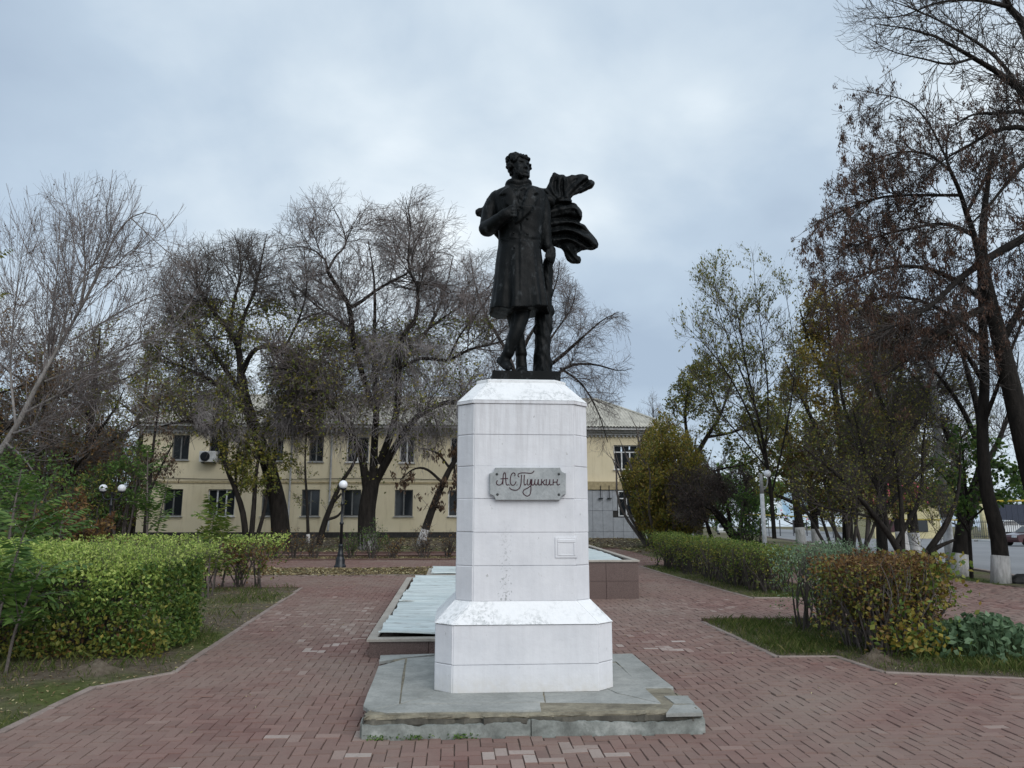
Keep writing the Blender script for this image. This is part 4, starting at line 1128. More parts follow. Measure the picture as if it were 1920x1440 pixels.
for x in vx:
    lim = min(1, (RX1 - x) / 3.4, (x - RX0) / 3.4)
    w_ = .028 * math.cos(2 * math.pi * x / .18)
    for t in (0, max(lim, 0) * .5, max(lim, 0)):
        p = roof_pt(x, t); va.append((p[0], p[1], p[2] + w_))
for i in range(len(vx) - 1):
    for k in (0, 1): fa.append((i * 3 + k, (i + 1) * 3 + k, (i + 1) * 3 + k + 1, i * 3 + k + 1))
rf = obj('roof', va, np.array(fa), M['asbestos'], bld, True)
mb = MB()
mb.add([(RX1, RYF, ZE + .08), (RX1 - 3.4, RYR, RZ + .08), (RX1, RYR + run, ZE + .08)], [(0, 1, 2)]); mb.add([(RX0, RYF, ZE + .08), (RX0 + 3.4, RYR, RZ + .08), (RX0, RYR + run, ZE + .08)], [(0, 2, 1)])
mb.add([(RX0, RYR + run, ZE + .08), (RX1, RYR + run, ZE + .08), (RX1 - 3.4, RYR, RZ + .08), (RX0 + 3.4, RYR, RZ + .08)], [(0, 1, 2, 3)]); mb.build('hip_slope', M['asbestos'], rf)
mb = MB(); mb.tube([(RX0 + 3.4, RYR, RZ + .10), (RX1 - 3.4, RYR, RZ + .10)], .09, 8); mb.tube([(RX1 - 3.4, RYR, RZ + .10), (RX1, RYF, ZE + .12)], .08, 8); mb.build('ridge_cap', M['asbestos'], rf)
for cx in (-9.0, 3.0):
    mb = MB(); mb.box(cx - .3, cx + .3, RYR + .6, RYR + 1.2, RZ - .6, RZ + .9); mb.box(cx - .36, cx + .36, RYR + .54, RYR + 1.26, RZ + .9, RZ + 1.0); mb.build('chimney', M['plaster2'], rf)
# clad ground-floor front to the right of the pedestal
XA0, XA1, ZA0, ZA1 = 5.2, 13.0, float(gz(9, YB)) - .25, bz(917)
mb = MB(); mb.box(XA0, XA1, YB - .24, YB - .04, ZA0 - .3, ZA1); mb.box(XR + .02, XA1, YB - .04, YB + 6, ZA0 - .3, ZA1); mb.build('shop_front', M['plinth'], bld)
wx0, wx1, wz0, wz1 = bx(1156), bx(1186), bz(968), bz(919)
cols = list(np.arange(XA0, XA1 + .01, .56)); rows = [ZA0 + .02, ZA0 + .62, ZA0 + 1.75, ZA1 - .02]
for i in range(len(cols) - 1):
    for j in range(3):
        a, b, c, d = cols[i] + .007, cols[i + 1] - .007, rows[j] + .007, rows[j + 1] - .007
        if b > wx0 - .04 and a < wx1 + .04 and d > wz0 and j == 2:
            if a < wx0 - .1: b = wx0 - .05
            elif b > wx1 + .1: a = wx1 + .05
            else: continue
        if j == 1 and b > wx0 - .04 and a < wx1 + .04: d = wz0 - .06
        mb = MB(); mb.box(a, b, YB - .27 - rng.uniform(0, .004), YB - .242, c, d, .004); mb.build('cladding_panel', M['clad'], bld)
mb = MB(); mb.box(XA0, XA1 + .05, YB - .34, YB - .03, ZA1 + .002, ZA1 + .44); mb.build('overhang', M['plaster2'], bld)
mb = MB()
e = .06; y0, y1 = YB - .30, YB - .243
mb.box(wx0, wx1, y0, y1, wz0, wz0 + e); mb.box(wx0, wx1, y0, y1, wz1 - e, wz1); mb.box(wx0, wx0 + e, y0, y1, wz0 + e, wz1 - e); mb.box(wx1 - e, wx1, y0, y1, wz0 + e, wz1 - e); mb.box((wx0 + wx1) / 2 - .04, (wx0 + wx1) / 2 + .04, y0, y1, wz0 + e, wz1 - .45); mb.box(wx0 + e, wx1 - e, y0, y1, wz1 - .45, wz1 - .39)
fr = mb.build('window', M['frame_w'], bld)
for l, r, c, d in ((wx0 + e, (wx0 + wx1) / 2 - .04, wz0 + e, wz1 - .45), ((wx0 + wx1) / 2 + .04, wx1 - e, wz0 + e, wz1 - .45), (wx0 + e, wx1 - e, wz1 - .39, wz1 - e)):
    mb = MB(); mb.box(l, r, y1 - .012, y1 - .002, c, d); mb.build('pane', M['glass'], fr)
for px in (1126, 1142):      # two black lamp brackets on the shop front
    p = at(px, 925, YB - .3); mb = MB(); mb.tube([(p[0], YB - .27, p[2] + .42), (p[0], YB - .36, p[2] + .42), (p[0], YB - .36, p[2] - .25)], .02, 6); mb.box(p[0] - .12, p[0] + .12, YB - .40, YB - .30, p[2] - .30, p[2] - .25); mb.build('lamp_bracket', M['black'], bld)
for dx in (bx(545), bx(620), bx(905)):        # rain pipes
    mb = MB(); mb.tube([(dx, YB - .45, ZT + .2), (dx, YB - .12, ZT - .25), (dx, YB - .10, 1.6), (dx, YB - .25, 1.35)], .055, 7); mb.build('rain_pipe', M['soffit'], bld, True)
mb = MB(); q = [bx(300), bx(400), bx(560), bx(700), bx(850)]; mb.tube(smooth_path([(x, YB - .05, bz(908) + .28 + .05 * math.sin(x)) for x in q], 24), .016, 4); mb.build('cable', M['black'], bld)
# air conditioner
p0, p1 = at(373, 866, YB - .4), at(393, 849, YB - .4)
acu = thing('air_conditioner', 'white air conditioner unit below an upper window of the yellow building', 'air conditioner', (p0[0], YB - .3, p0[2]))
mb = MB(); mb.box(p0[0], p0[0] + .85, YB - .42, YB - .08, p0[2], p0[2] + .58, .02); mb.build('casing', M['ac'], acu)
mb = MB(); c = (p0[0] + .3, YB - .43, p0[2] + .29)
mb.loft([[(c[0] + r * math.cos(t), YB - .422 + d, c[2] + r * math.sin(t)) for t in np.linspace(0, 2 * math.pi, 25)[:-1]] for r, d in ((.25, 0), (.25, -.02), (.22, -.025), (.06, -.015))]); mb.build('fan_grille', M['black'], acu, True)
mb = MB(); mb.box(p0[0] + .1, p0[0] + .16, YB - .38, YB, p0[2] - .06, p0[2] - .004); mb.box(p0[0] + .7, p0[0] + .76, YB - .38, YB, p0[2] - .06, p0[2] - .004); mb.build('bracket', M['steel'], acu)

# ------------------------------------------------------------------ vehicles
car_glass = (lambda m: (m.base((.012, .016, .02)), m.rough(.06, .5), m.m)[-1])(NT('car_glass'))
tyre_m = simple('tyre_rubber', (.012, .012, .012), .8); rim_m = simple('wheel_rim', (.35, .36, .37), .35, .5)
lamp_m = simple('headlight_lens', (.6, .62, .65), .15); tail_m = simple('tail_light', (.25, .01, .01), .2)
def car(loc, rz, paint, label, L=4.3, W=1.70, H=1.43, kind='sedan', group='parked cars across the road'):
    t = thing('car', label, 'car', loc, group); t.rotation_euler = (0, 0, rz)
    ORG[t.name] = np.zeros(3)
    if kind == 'sedan':
        P = [(-L / 2, .42), (-L / 2, .62), (-L / 2 + .06, .78), (-.95, .92), (-.82, .935), (-.15, H - .05), (.2, H), (.85, H - .02), (1.52, .98), (L / 2 - .1, .95), (L / 2, .80), (L / 2, .45)]
    else:
        P = [(-L / 2, .45), (-L / 2, .72), (-L / 2 + .08, .90), (-1.05, 1.02), (-.92, 1.04), (-.35, H - .06), (.0, H), (1.5, H - .03), (L / 2 - .2, 1.05), (L / 2 - .05, .95), (L / 2, .80), (L / 2, .45)]
    low_ = [(L / 2 - .1, .26), (-L / 2 + .1, .26)]
    def ringat(y, s, tuck):
        r = []
        for x, z in P + low_:
            k = max(0, z - .9) * tuck
            r.append((x * (1 - .03 * s), y * (1 - k), z - .02 * s * (z > .9)))
        return r
    body = MB(); body.loft([ringat(-W / 2 * .93, 1, .26), ringat(-W / 2, .4, .30), ringat(-W / 4, 0, .30), ringat(W / 4, 0, .30), ringat(W / 2, .4, .30), ringat(W / 2 * .93, 1, .26)]); body.build('body', paint, t, False)
    hi = H
    for s in (-1, 1):
        A = [(-.70, .97), (-.14, H - .11), (.80, H - .09), (1.32, 1.0)] if kind == 'sedan' else [(-.84, 1.06), (-.34, H - .12), (1.5, H - .10), (1.86, 1.08)]
        def yk(z): return W / 2 * (1 - max(0, z - .9) * .30) + .012
        for x0, x1 in ((0, .48), (.51, 1)):
            def q(u, top): 
                a, b, c, d = A
                lo_ = (a[0] + (d[0] - a[0]) * u, a[1] + (d[1] - a[1]) * u); up_ = (b[0] + (c[0] - b[0]) * u, b[1] + (c[1] - b[1]) * u); return up_ if top else lo_
            pts = [q(x0, 0), q(x1, 0), q(x1, 1), q(x0, 1)]
            mb = MB(); mb.loft([[(x, s * (yk(z) - .02), z) for x, z in pts], [(x, s * yk(z), z) for x, z in pts]]); mb.build('side_window', car_glass, t)
        for x in (-L / 2 + .78, L / 2 - .82):
            mb = MB(); c = (x, s * (W / 2 - .10), .31)
            mb.loft([[(c[0] + r * math.cos(a), c[1] + s * d, c[2] + r * math.sin(a)) for a in np.linspace(0, 2 * math.pi, 21)[:-1]] for r, d in ((.20, -.1), (.31, -.1), (.315, .06), (.29, .115), (.20, .115))]); wheel = mb.build('wheel', tyre_m, t, False)
            mb = MB(); mb.loft([[(c[0] + r * math.cos(a), c[1] + s * d, c[2] + r * math.sin(a)) for a in np.linspace(0, 2 * math.pi, 21)[:-1]] for r, d in ((.20, .09), (.20, .12), (.15, .105), (.05, .125))]); mb.build('rim', rim_m, wheel, False)
        mb = MB(); mb.box(-L / 2 - .012, -L / 2 + .1, s * W * .31 - .2, s * W * .31 + .2, .58, .74, .02); mb.build('headlight', lamp_m, t)
        mb = MB(); mb.box(L / 2 - .1, L / 2 + .012, s * W * .33 - .16, s * W * .33 + .16, .68, .86, .02); mb.build('tail_light', tail_m, t)
    w0 = [(-.86, .955), (-.19, H - .06)] if kind == 'sedan' else [(-.96, 1.06), (-.38, H - .07)]
    mb = MB(); mb.add([(w0[0][0], -W * .42, w0[0][1] + .008), (w0[0][0], W * .42, w0[0][1] + .008), (w0[1][0], W * .37, w0[1][1] + .015), (w0[1][0], -W * .37, w0[1][1] + .015)], [(0, 1, 2, 3)]); mb.build('windscreen', car_glass, t)
    r0 = [(1.46, 1.02), (.90, H - .04)] if kind == 'sedan' else [(L / 2 - .22, 1.10), (1.58, H - .06)]
    mb = MB(); mb.add([(r0[0][0], -W * .42, r0[0][1] + .01), (r0[0][0], W * .42, r0[0][1] + .01), (r0[1][0], W * .37, r0[1][1] + .018), (r0[1][0], -W * .37, r0[1][1] + .018)], [(0, 1, 2, 3)]); mb.build('rear_window', car_glass, t)
    return t
def paint(name, c): 
    m = NT(name); m.base(c); m.rough(.28, .5); m.p.inputs['Coat Weight'].default_value = .5; return m.m
def gp(px, Y): 
    p = at(px, 1000, Y); return (float(p[0]), Y, float(gz(p[0], Y)))
g_ = gp(1936, 46); car((g_[0], g_[1], g_[2]), math.radians(8), paint('maroon_paint_coat', (.055, .010, .014)), 'dark maroon car on the road, cut by the right edge of the photo')
g_ = gp(1880, 72); car((g_[0], g_[1], g_[2] + .45), math.radians(4), paint('white_car_paint', (.6, .62, .64)), 'white car parked behind the metal fence across the road', 4.5, 1.76, 1.5)
g_ = gp(1357, 112); car((g_[0], g_[1], g_[2]), math.radians(75), paint('white_yellow_paint', (.6, .6, .58)), 'white car on the far road seen under the round yellow bush', 4.3, 1.75, 1.6, 'hatch')
g_ = gp(1412, 126); car((g_[0], g_[1], g_[2]), math.radians(60), paint('dark_blue_paint', (.02, .03, .035)), 'dark car on the far road left of the white lamp pole', 4.3, 1.75, 1.5, 'hatch')

# ------------------------------------------------------------------ across the road
M['yellowpipe'] = simple('yellow_gas_pipe', (.55, .40, .05), .5); M['pinkroof'] = simple('pink_metal_roof', (.52, .075, .13), .5, .4, .2, 2.)
M['cream'] = simple('cream_wall', (.50, .45, .27), .9); M['navy'] = simple('navy_sheet', (.022, .030, .055), .5); M['fence'] = simple('dark_grey_fence', (.05, .055, .065), .6)
M['pole'] = simple('pale_concrete_pole', (.30, .30, .295), .9); M['polewhite'] = simple('limewash', (.60, .61, .62), .85)
kx0, kx1 = gp(1640, 74), gp(1765, 74)
kio = thing('kiosk', 'low cream kiosk with a pink metal roof across the road', 'kiosk', (kx0[0], 74, kx0[2]))
zb, zt_, zr = kx0[2] - .2, float(at(1720, 944, 74)[2]), float(at(1720, 905, 78)[2])
mb = MB(); mb.box(kx0[0], kx1[0], 74, 80, zb, zt_); mb.build('wall', M['cream'], kio)
mb = MB(); mb.prism([(73.4, zt_ + .01), (80.6, zt_ + .01), (77, zr)], kx0[0] - .3, kx1[0] + .3, 'x'); mb.build('roof', M['pinkroof'], kio)
mb = MB()
for x in np.arange(kx0[0] - .2, kx1[0] + .3, .55): mb.tube([(x, 73.38, zt_ + .03), (x, 76.98, zr + .03)], .03, 4)
mb.build('roof_seam', M['pinkroof'], kio)
for a, b, mt in ((.08, .30, 'ink'), (.36, .46, 'fascia'), (.62, .8, 'glass')):
    x = kx0[0] + (kx1[0] - kx0[0]) * a; x1 = kx0[0] + (kx1[0] - kx0[0]) * b; mb = MB(); mb.box(x, x1, 73.9, 74.02, zb + .9, zb + 2.3); mb.build('shop_window', M[mt], kio)
# billboard with a pale blue picture
def m_board():
    m = NT('printed_board')
    c = m.ramp(m.noise(1.1, 2, .4), [(.35, (.28, .46, .62)), (.5, (.5, .62, .70)), (.62, (.62, .68, .72))])
    v = m.n('ShaderNodeTexVoronoi'); v.inputs['Scale'].default_value = 1.7; m.l(m.geo.outputs['Position'], v.inputs['Vector'])
    k = m.ramp(v.outputs['Distance'], [(.20, 1.0), (.26, 0.0)])
    m.base(m.mix(m.math('MULTIPLY', k, .75), c, m.mix(.5, v.outputs['Color'], (.4, .12, .15)))); m.rough(.5); return m.m
Yb = 96; a, b = at(1460, 975, Yb), at(1513, 940, Yb)
bil = thing('billboard', 'pale blue printed billboard on posts across the road', 'billboard', (a[0], Yb, float(gz(a[0], Yb))))
mb = MB(); mb.box(a[0], b[0], Yb, Yb + .12, a[2], b[2]); mb.build('printed_panel', m_board(), bil)
mb = MB(); c_ = at(1478, 922, Yb); mb.prism([(a[0] + .5, b[2]), (b[0] - .3, b[2]), (b[0] - .9, c_[2]), (a[0] + 1.2, c_[2])], Yb + .02, Yb + .1, 'y'); mb.build('gable_panel', simple('pale_blue_panel', (.35, .48, .58), .5), bil)
for x in (a[0] + .2, (a[0] + b[0]) / 2, b[0] - .2):
    mb = MB(); mb.box(x - .06, x + .06, Yb + .13, Yb + .25, float(gz(x, Yb)) - .2, b[2]); mb.build('post', M['fence'], bil)
# gas pipe on stands: low run, then lifted over the gate
pp = thing('gas_pipe', 'yellow gas pipe on thin stands along the far side of the road', 'pipe', gp(1700, 66))
lowp = [at(px, py, Y) for px, py, Y in ((1392, 964, 100), (1440, 966, 92), (1560, 971, 80), (1700, 974, 70), (1790, 975, 64), (1822, 976, 62))]
mb = MB(); mb.tube(np.array(lowp), .075, 6)
up = [at(px, py, Y) for px, py, Y in ((1822, 976, 62), (1824, 944, 62), (1830, 940, 62), (1990, 938, 56))]
mb.tube(np.array(up), .10, 6); mb.build('pipe', M['yellowpipe'], pp)
for q in lowp[:-1] + [(np.array(lowp[2]) + np.array(lowp[3])) / 2, (np.array(lowp[1]) + np.array(lowp[2])) / 2]:
    mb = MB(); mb.box(q[0] - .04, q[0] + .04, q[1] - .04, q[1] + .04, float(gz(q[0], q[1])) - .1, q[2] - .06); mb.build('stand', M['fence'], pp)
q = at(1846, 1000, 61); zt_ = float(at(1846, 945, 61)[2]); mb = MB(); mb.lathe([(.26, -.3), (.26, zt_ - float(gz(q[0], 61)) - .05), (.2, zt_ - float(gz(q[0], 61)))], (q[0], 61, float(gz(q[0], 61))), 12)
pst = mb.build('pipe_support', M['cream'], None, True, (q[0], 61, float(gz(q[0], 61)))); tag(pst, 'thick pale yellow post under the raised pipe by the fence', 'post')
# picket fence and navy gate
fx0, fx1 = gp(1826, 60), gp(2010, 56)
fe = thing('fence', 'dark metal picket fence across the road beside the maroon car', 'fence', fx0)
n = 46
pk = MB(); pk.box(-.016, .016, -.016, .016, 0, 1.65); pkm = make_mesh('picket', np.concatenate(pk.v), pk.f, [M['fence']])
for i in range(n):
    t_ = i / (n - 1); x = fx0[0] + (fx1[0] - fx0[0]) * t_; y = 60 - 4 * t_
    o = bpy.data.objects.new('picket', pkm); col.objects.link(o); o.parent = fe; o.location = (x - fx0[0], y - 60, float(gz(x, y)) - fx0[2] + .25); ORG[o.name] = ORG[fe.name]
for h in (.45, 1.7):
    mb = MB(); mb.tube([(fx0[0], 60, fx0[2] + h), (fx1[0], 56, fx1[2] + h)], .03, 4); mb.build('rail', M['fence'], fe)
mb = MB(); mb.tube([(fx0[0], 60.1, fx0[2] + .05), (fx1[0], 56.1, fx1[2] + .05)], .16, 4); mb.build('kerb_wall', M['pole'], fe)
ga, gb = gp(1858, 84), gp(1990, 84)
gate = thing('sheet_gate', 'navy blue sheet metal gate behind the white car', 'gate', ga)
zt_ = float(at(1900, 946, 84)[2]); n = 12
for i in range(n):
    x0 = ga[0] + (gb[0] - ga[0]) * i / n; x1 = ga[0] + (gb[0] - ga[0]) * (i + 1) / n - .03
    mb = MB(); mb.box(x0, x1, 84, 84.06, ga[2], zt_); mb.build('sheet_panel', M['navy'], gate)
# poles
def pole(px, Y, py_top, r0, r1, label, white=0.0, lamp=False, blackfoot=False):
    x, y, z = gp(px, Y); zt = float(at(px, py_top, Y)[2])
    t = thing('utility_pole' if not lamp else 'street_lamp', label, 'pole' if not lamp else 'street lamp', (x, y, z))
    zw = z + white
    if white:
        mb = MB(); mb.lathe([(r0 * 1.03, -.1 if not blackfoot else .42), (r0 * 1.01, white)], (x, y, z), 12); mb.build('limewashed_base', M['polewhite'], t, True)
        if blackfoot: mb = MB(); mb.lathe([(r0 * 1.06, -.1), (r0 * 1.06, .415)], (x, y, z), 12); mb.build('foot', M['black'], t, True)
    mb = MB(); mb.lathe([(r0, white + .004), (r1, zt - z)], (x, y, z), 12); mb.build('shaft', M['pole'], t, True)
    return t, (x, y, z, zt)
t_, (x, y, z, zt) = pole(1777, 13.9, 640, .125, .10, 'white concrete pole with a black foot beside the whitewashed trunks', 1.62, blackfoot=True)
t_, (x, y, z, zt) = pole(1433, 16.5, 888, .065, .05, 'pale lamp pole with one round globe behind the long right hedge', 2.2, True)
mb = MB(); mb.tube(smooth_path([(x, y, zt - .55), (x + .17, y, zt - .40), (x + .22, y, zt - .10)], 6), .022, 6); mb.build('arm', M['pole'], t_)
mb = MB(); mb.ball((x + .22, y, zt + .0), .12, 14, 8); mb.build('globe', M['globe'], t_, True)
# boulders at the road verge
for k, (px, Y, r, lb) in enumerate(((1908, 11.3, .24, 'dark rough boulder at the road verge, the larger one'), (1885, 12.6, .13, 'small dark stone beside the whitewashed trunk'), (1940, 11.0, .2, 'dark rough boulder outside the right trunk'))):
    if k == 2: continue
    x, y, z = gp(px, Y); q = np.random.default_rng(k)
    mb = MB(); mb.ball((x, y, z + r * .35), (r * 1.3, r, r * .8), 12, 8); v = np.concatenate(mb.v); c = np.array((x, y, z + r * .35))
    v = c + (v - c) * (1 + .18 * np.sin(9 * v[:, :1] + 5) * np.cos(11 * v[:, 1:2] + 13 * v[:, 2:]) + q.normal(0, .05, (len(v), 1)))
    tag(obj('boulder', v, mb.f, simple('dark_rock', (.045, .043, .042), .9, .2, .3, 4, 0, .4), None, False, None, (x, y, z)), lb, 'boulder', 'boulders on the verge')

# ------------------------------------------------------------------ vegetation: growth
KL = 18
def limbs(paths, k=KL, rk=1.0):
    """paths: lists of (px, py, Y, r) -> one strand set"""
    P, R = [], []
    for p in paths:
        q = smooth_path(np.array([(*at(a, b, c), r) for a, b, c, r in p]), k)
        P.append(q[:, :3]); R.append(np.maximum(q[:, 3] * rk, .004))
    return np.array(P), np.array(R)
def strands(paths, k=KL):
    P, R = [], []
    for p in paths:
        q = smooth_path(np.array(p, float), k); P.append(q[:, :3]); R.append(np.maximum(q[:, 3], .003))
    return np.array(P), np.array(R)
def cat(*sets):
    """join strand sets of the same point count"""
    return np.concatenate([s[0] for s in sets]), np.concatenate([s[1] for s in sets])
def sprout(par, n, L, g, t=(.25, 1.), ang=(30, 65), up=0., wob=.16, K=5, rr=.6, rtip=.003, rk=.012, shrink=.4, bend=None, keep=None, rmax=.2):
    P, R = par
    if len(P) == 0 or n == 0: return np.zeros((0, K, 3)), np.zeros((0, K))
    seg = np.linalg.norm(np.diff(P, axis=1), axis=2); ln = seg.sum(1)
    w = ln ** 1.1; i = g.choice(len(P), n, p=w / w.sum())
    u = g.uniform(t[0], t[1], n) * (P.shape[1] - 1); a = np.minimum(u.astype(int), P.shape[1] - 2); f = (u - a)[:, None]
    p = P[i, a] * (1 - f) + P[i, a + 1] * f; r = R[i, a] * (1 - f[:, 0]) + R[i, a + 1] * f[:, 0]
    T = unit(P[i, a + 1] - P[i, a])
    q = g.normal(size=(n, 3)); q = unit(q - (q * T).sum(1)[:, None] * T)
    al = np.radians(g.uniform(ang[0], ang[1], n))[:, None]
    d = unit(T * np.cos(al) + q * np.sin(al))
    l = g.uniform(L[0], L[1], n) * (1 - shrink * u / (P.shape[1] - 1))
    out = [p]; upv = np.array((0, 0, 1.))
    for k in range(K - 1):
        uu = up if bend is None else up + (bend - up) * k / max(1, K - 2)
        d = unit(d + upv * uu / (K - 1) * 2 + g.normal(0, wob, (n, 3)))
        out.append(out[-1] + d * (l / (K - 1))[:, None])
    S = np.stack(out, 1)
    r0 = np.minimum(np.minimum(r * rr, l * rk + .0015), rmax)
    rad = r0[:, None] + (np.minimum(rtip, r0) - r0)[:, None] * np.linspace(0, 1, K) ** .8
    ok = S[:, :, 2].min(1) > gz(S[:, 0, 0], S[:, 0, 1]) + .05
    if keep is not None: ok &= keep(S[:, -1])
    return S[ok], rad[ok]
def pts_on(par, n, g, t=(.2, 1.)):
    P, R = par
    i = g.integers(0, len(P), n); u = g.uniform(t[0], t[1], n) * (P.shape[1] - 1); a = np.minimum(u.astype(int), P.shape[1] - 2); f = (u - a)[:, None]
    return P[i, a] * (1 - f) + P[i, a + 1] * f, unit(P[i, a + 1] - P[i, a])
def emit(root, name, sets, mat, S):
    sets = [s for s in sets if len(s[0])]
    if not sets: return
    v, f = tubes(sets, S)
    o = obj(name, v, f, M[mat], root, True)
    if name not in ('trunk', 'limb'): o['kind'] = 'stuff'
    return o
def emit_leaves(root, name, C, L, W, mat, g, axis=None, axis_w=0., flat=0., val=None):
    v, f = leaf_quads(C, L, W, g, axis, axis_w, flat)
    return tag(obj(name, v, f, M[mat], root, False, g.random(len(C)) if val is None else val), kind='stuff')
def pxy(P):
    """picture position of world points (to trim crowns to their photographed outline when they are built)"""
    d = P - CAM; c, s = math.cos(PSI), math.sin(PSI)
    r = d[..., 0] * c - d[..., 1] * s; h = d[..., 0] * s + d[..., 1] * c
    zc = h * math.cos(TH) + d[..., 2] * math.sin(TH); yc = -h * math.sin(TH) + d[..., 2] * math.cos(TH)
    return 960 + F_PX * r / zc, 720 - F_PX * yc / zc
def inside(poly):
    return lambda E: in_poly(poly, *pxy(E))
M['leaf_olive'] = leafmat('olive_autumn_leaves', [(0.073, 0.101, 0.025), (0.137, 0.164, 0.034), (0.210, 0.210, 0.042), (0.316, 0.263, 0.053)])
M['leaf_green'] = leafmat('green_leaves', [(0.038, 0.078, 0.021), (0.068, 0.135, 0.033), (0.112, 0.203, 0.045), (0.180, 0.255, 0.060)])
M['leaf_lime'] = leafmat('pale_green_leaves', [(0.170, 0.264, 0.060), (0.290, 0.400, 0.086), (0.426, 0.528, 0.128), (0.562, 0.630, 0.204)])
M['leaf_yellow'] = leafmat('yellow_olive_leaves', [(0.163, 0.131, 0.026), (0.269, 0.221, 0.038), (0.365, 0.288, 0.058), (0.230, 0.134, 0.035)])
M['leaf_rust'] = leafmat('rusty_leaves', [(0.068, 0.032, 0.016), (0.135, 0.068, 0.027), (0.209, 0.115, 0.041), (0.270, 0.189, 0.068)])
M['leaf_hedge'] = leafmat('hedge_leaves', [(0.061, 0.107, 0.024), (0.107, 0.172, 0.034), (0.172, 0.233, 0.048), (0.259, 0.259, 0.061)])
M['leaf_mint'] = leafmat('blue_green_leaves', [(0.081, 0.138, 0.069), (0.138, 0.218, 0.115), (0.218, 0.310, 0.184), (0.299, 0.391, 0.253)])
M['seed'] = leafmat('brown_seed_keys', [(0.048, 0.025, 0.018), (0.082, 0.043, 0.029), (0.126, 0.070, 0.043)], .15)
M['leaf_brown'] = leafmat('dry_brown_leaves', [(.05, .03, .018), (.085, .05, .03), (.13, .085, .05)], .2)
M['leaf_plum'] = leafmat('dull_plum_leaves', [(0.045, 0.030, 0.027), (0.072, 0.048, 0.042), (0.105, 0.075, 0.053)], .2)
def tree(label, base, group=None, name='tree', cat_='tree'):
    return thing(name, label, cat_, base, group)

# ------------------------------------------------------------------ the large elm left of the pedestal
g = np.random.default_rng(21)
ELM = 'bare and half bare trees in front of the yellow building'
t = tree('large spreading elm with grey drooping twigs just left of the pedestal', gp(690, 23.2), ELM)
Y = 23.2
tr = limbs([[(690, 1040, Y, .58), (688, 1000, Y, .50), (688, 960, Y, .46), (694, 920, Y, .44), (701, 885, Y, .40)]], rk=.72)
la = limbs([[(690, 935, Y, .30), (680, 865, Y - .2, .26), (670, 834, Y - .4, .24), (655, 810, Y - .6, .22), (629, 767, Y - .9, .20), (603, 731, Y - 1.2, .17), (567, 705, Y - 1.6, .12), (530, 690, Y - 2, .07), (490, 690, Y - 2.4, .03)],
            [(700, 890, Y, .30), (702, 834, Y + .2, .25), (706, 757, Y + .3, .22), (701, 680, Y + .3, .17), (703, 577, Y + .6, .11), (700, 510, Y + .6, .07), (690, 450, Y + .6, .03)],
            [(704, 770, Y + .3, .22), (690, 735, Y, .2), (665, 649, Y - .6, .19), (655, 577, Y - 1.0, .17), (634, 541, Y - 1.2, .14), (614, 508, Y - 1.5, .12), (612, 490, Y - 1.5, .08), (590, 470, Y - 1.6, .055), (560, 462, Y - 1.8, .04), (520, 470, Y - 2, .02)],
            [(655, 577, Y - 1.0, .14), (675, 567, Y - .8, .13), (706, 544, Y - .6, .11), (737, 526, Y - .4, .09), (768, 508, Y - .2, .07), (775, 470, Y, .05), (800, 420, Y, .03)],
            [(614, 508, Y - 1.5, .09), (630, 480, Y - 1.4, .08), (648, 458, Y - 1.3, .06), (640, 420, Y - 1, .04), (620, 380, Y - 1, .02)],
            [(712, 870, Y, .28), (740, 790, Y - .4, .24), (748, 720, Y - .8, .21), (746, 664, Y - 1, .19), (757, 628, Y - 1.1, .17), (779, 597, Y - 1.2, .14), (784, 541, Y - 1.2, .12), (769, 512, Y - 1.2, .10), (765, 474, Y - 1, .07), (770, 423, Y - 1, .045), (760, 370, Y - 1, .02)],
            [(703, 905, Y, .30), (727, 862, Y - .3, .26), (757, 813, Y - .8, .23), (788, 777, Y - 1.2, .2), (829, 757, Y - 1.5, .18), (866, 752, Y - 1.7, .15), (905, 735, Y - 1.9, .1), (950, 720, Y - 2, .05)],
            [(750, 690, Y - .9, .13), (790, 672, Y - 1.2, .12), (840, 675, Y - 1.5, .11), (881, 655, Y - 1.8, .095), (927, 644, Y - 2, .07), (960, 630, Y - 2, .04), (990, 600, Y - 2, .02)],
            [(757, 660, Y - 1, .10), (800, 620, Y + .3, .085), (840, 590, Y + .8, .065), (906, 548, Y + 1.4, .04), (940, 510, Y + 1.6, .015)],
            [(840, 675, Y - 1.5, .08), (862, 630, Y - 1.2, .065), (891, 592, Y - 1, .05), (922, 546, Y - 1, .03), (930, 500, Y - 1, .012)],
            [(706, 757, Y + .3, .16), (740, 700, Y + 1.4, .13), (790, 640, Y + 2.2, .1), (830, 560, Y + 2.8, .06), (850, 480, Y + 3, .03)],
            [(701, 680, Y + .3, .14), (660, 620, Y + 1.6, .11), (590, 570, Y + 2.6, .07), (540, 520, Y + 3, .03)]])
la = (la[0], np.maximum(la[1] * .58, .004))
crown = [(470, 560), (500, 440), (540, 350), (640, 330), (720, 385), (770, 345), (840, 340), (885, 410), (900, 500), (960, 520), (1010, 600), (960, 720), (880, 760), (860, 900), (640, 920), (560, 860), (480, 760)]
kp = inside(crown)
b1_ = sprout(la, 260, (1.2, 3.0), g, (.3, 1), (25, 70), .05, .16, 7, .55, .010, .012, keep=kp)
b2_ = sprout(cat(b1_), 1900, (.7, 1.7), g, (.15, 1), (25, 65), .05, .18, 5, .6, .008, .010, keep=kp)
tw = sprout(b2_, 11000, (.4, 1.1), g, (.1, 1), (20, 60), .02, .2, 3, .7, .0058, .009, keep=kp, shrink=.2)
tw2 = sprout(tw, 9000, (.25, .6), g, (.2, .9), (25, 55), .0, .14, 3, .8, .005, .009, keep=kp)
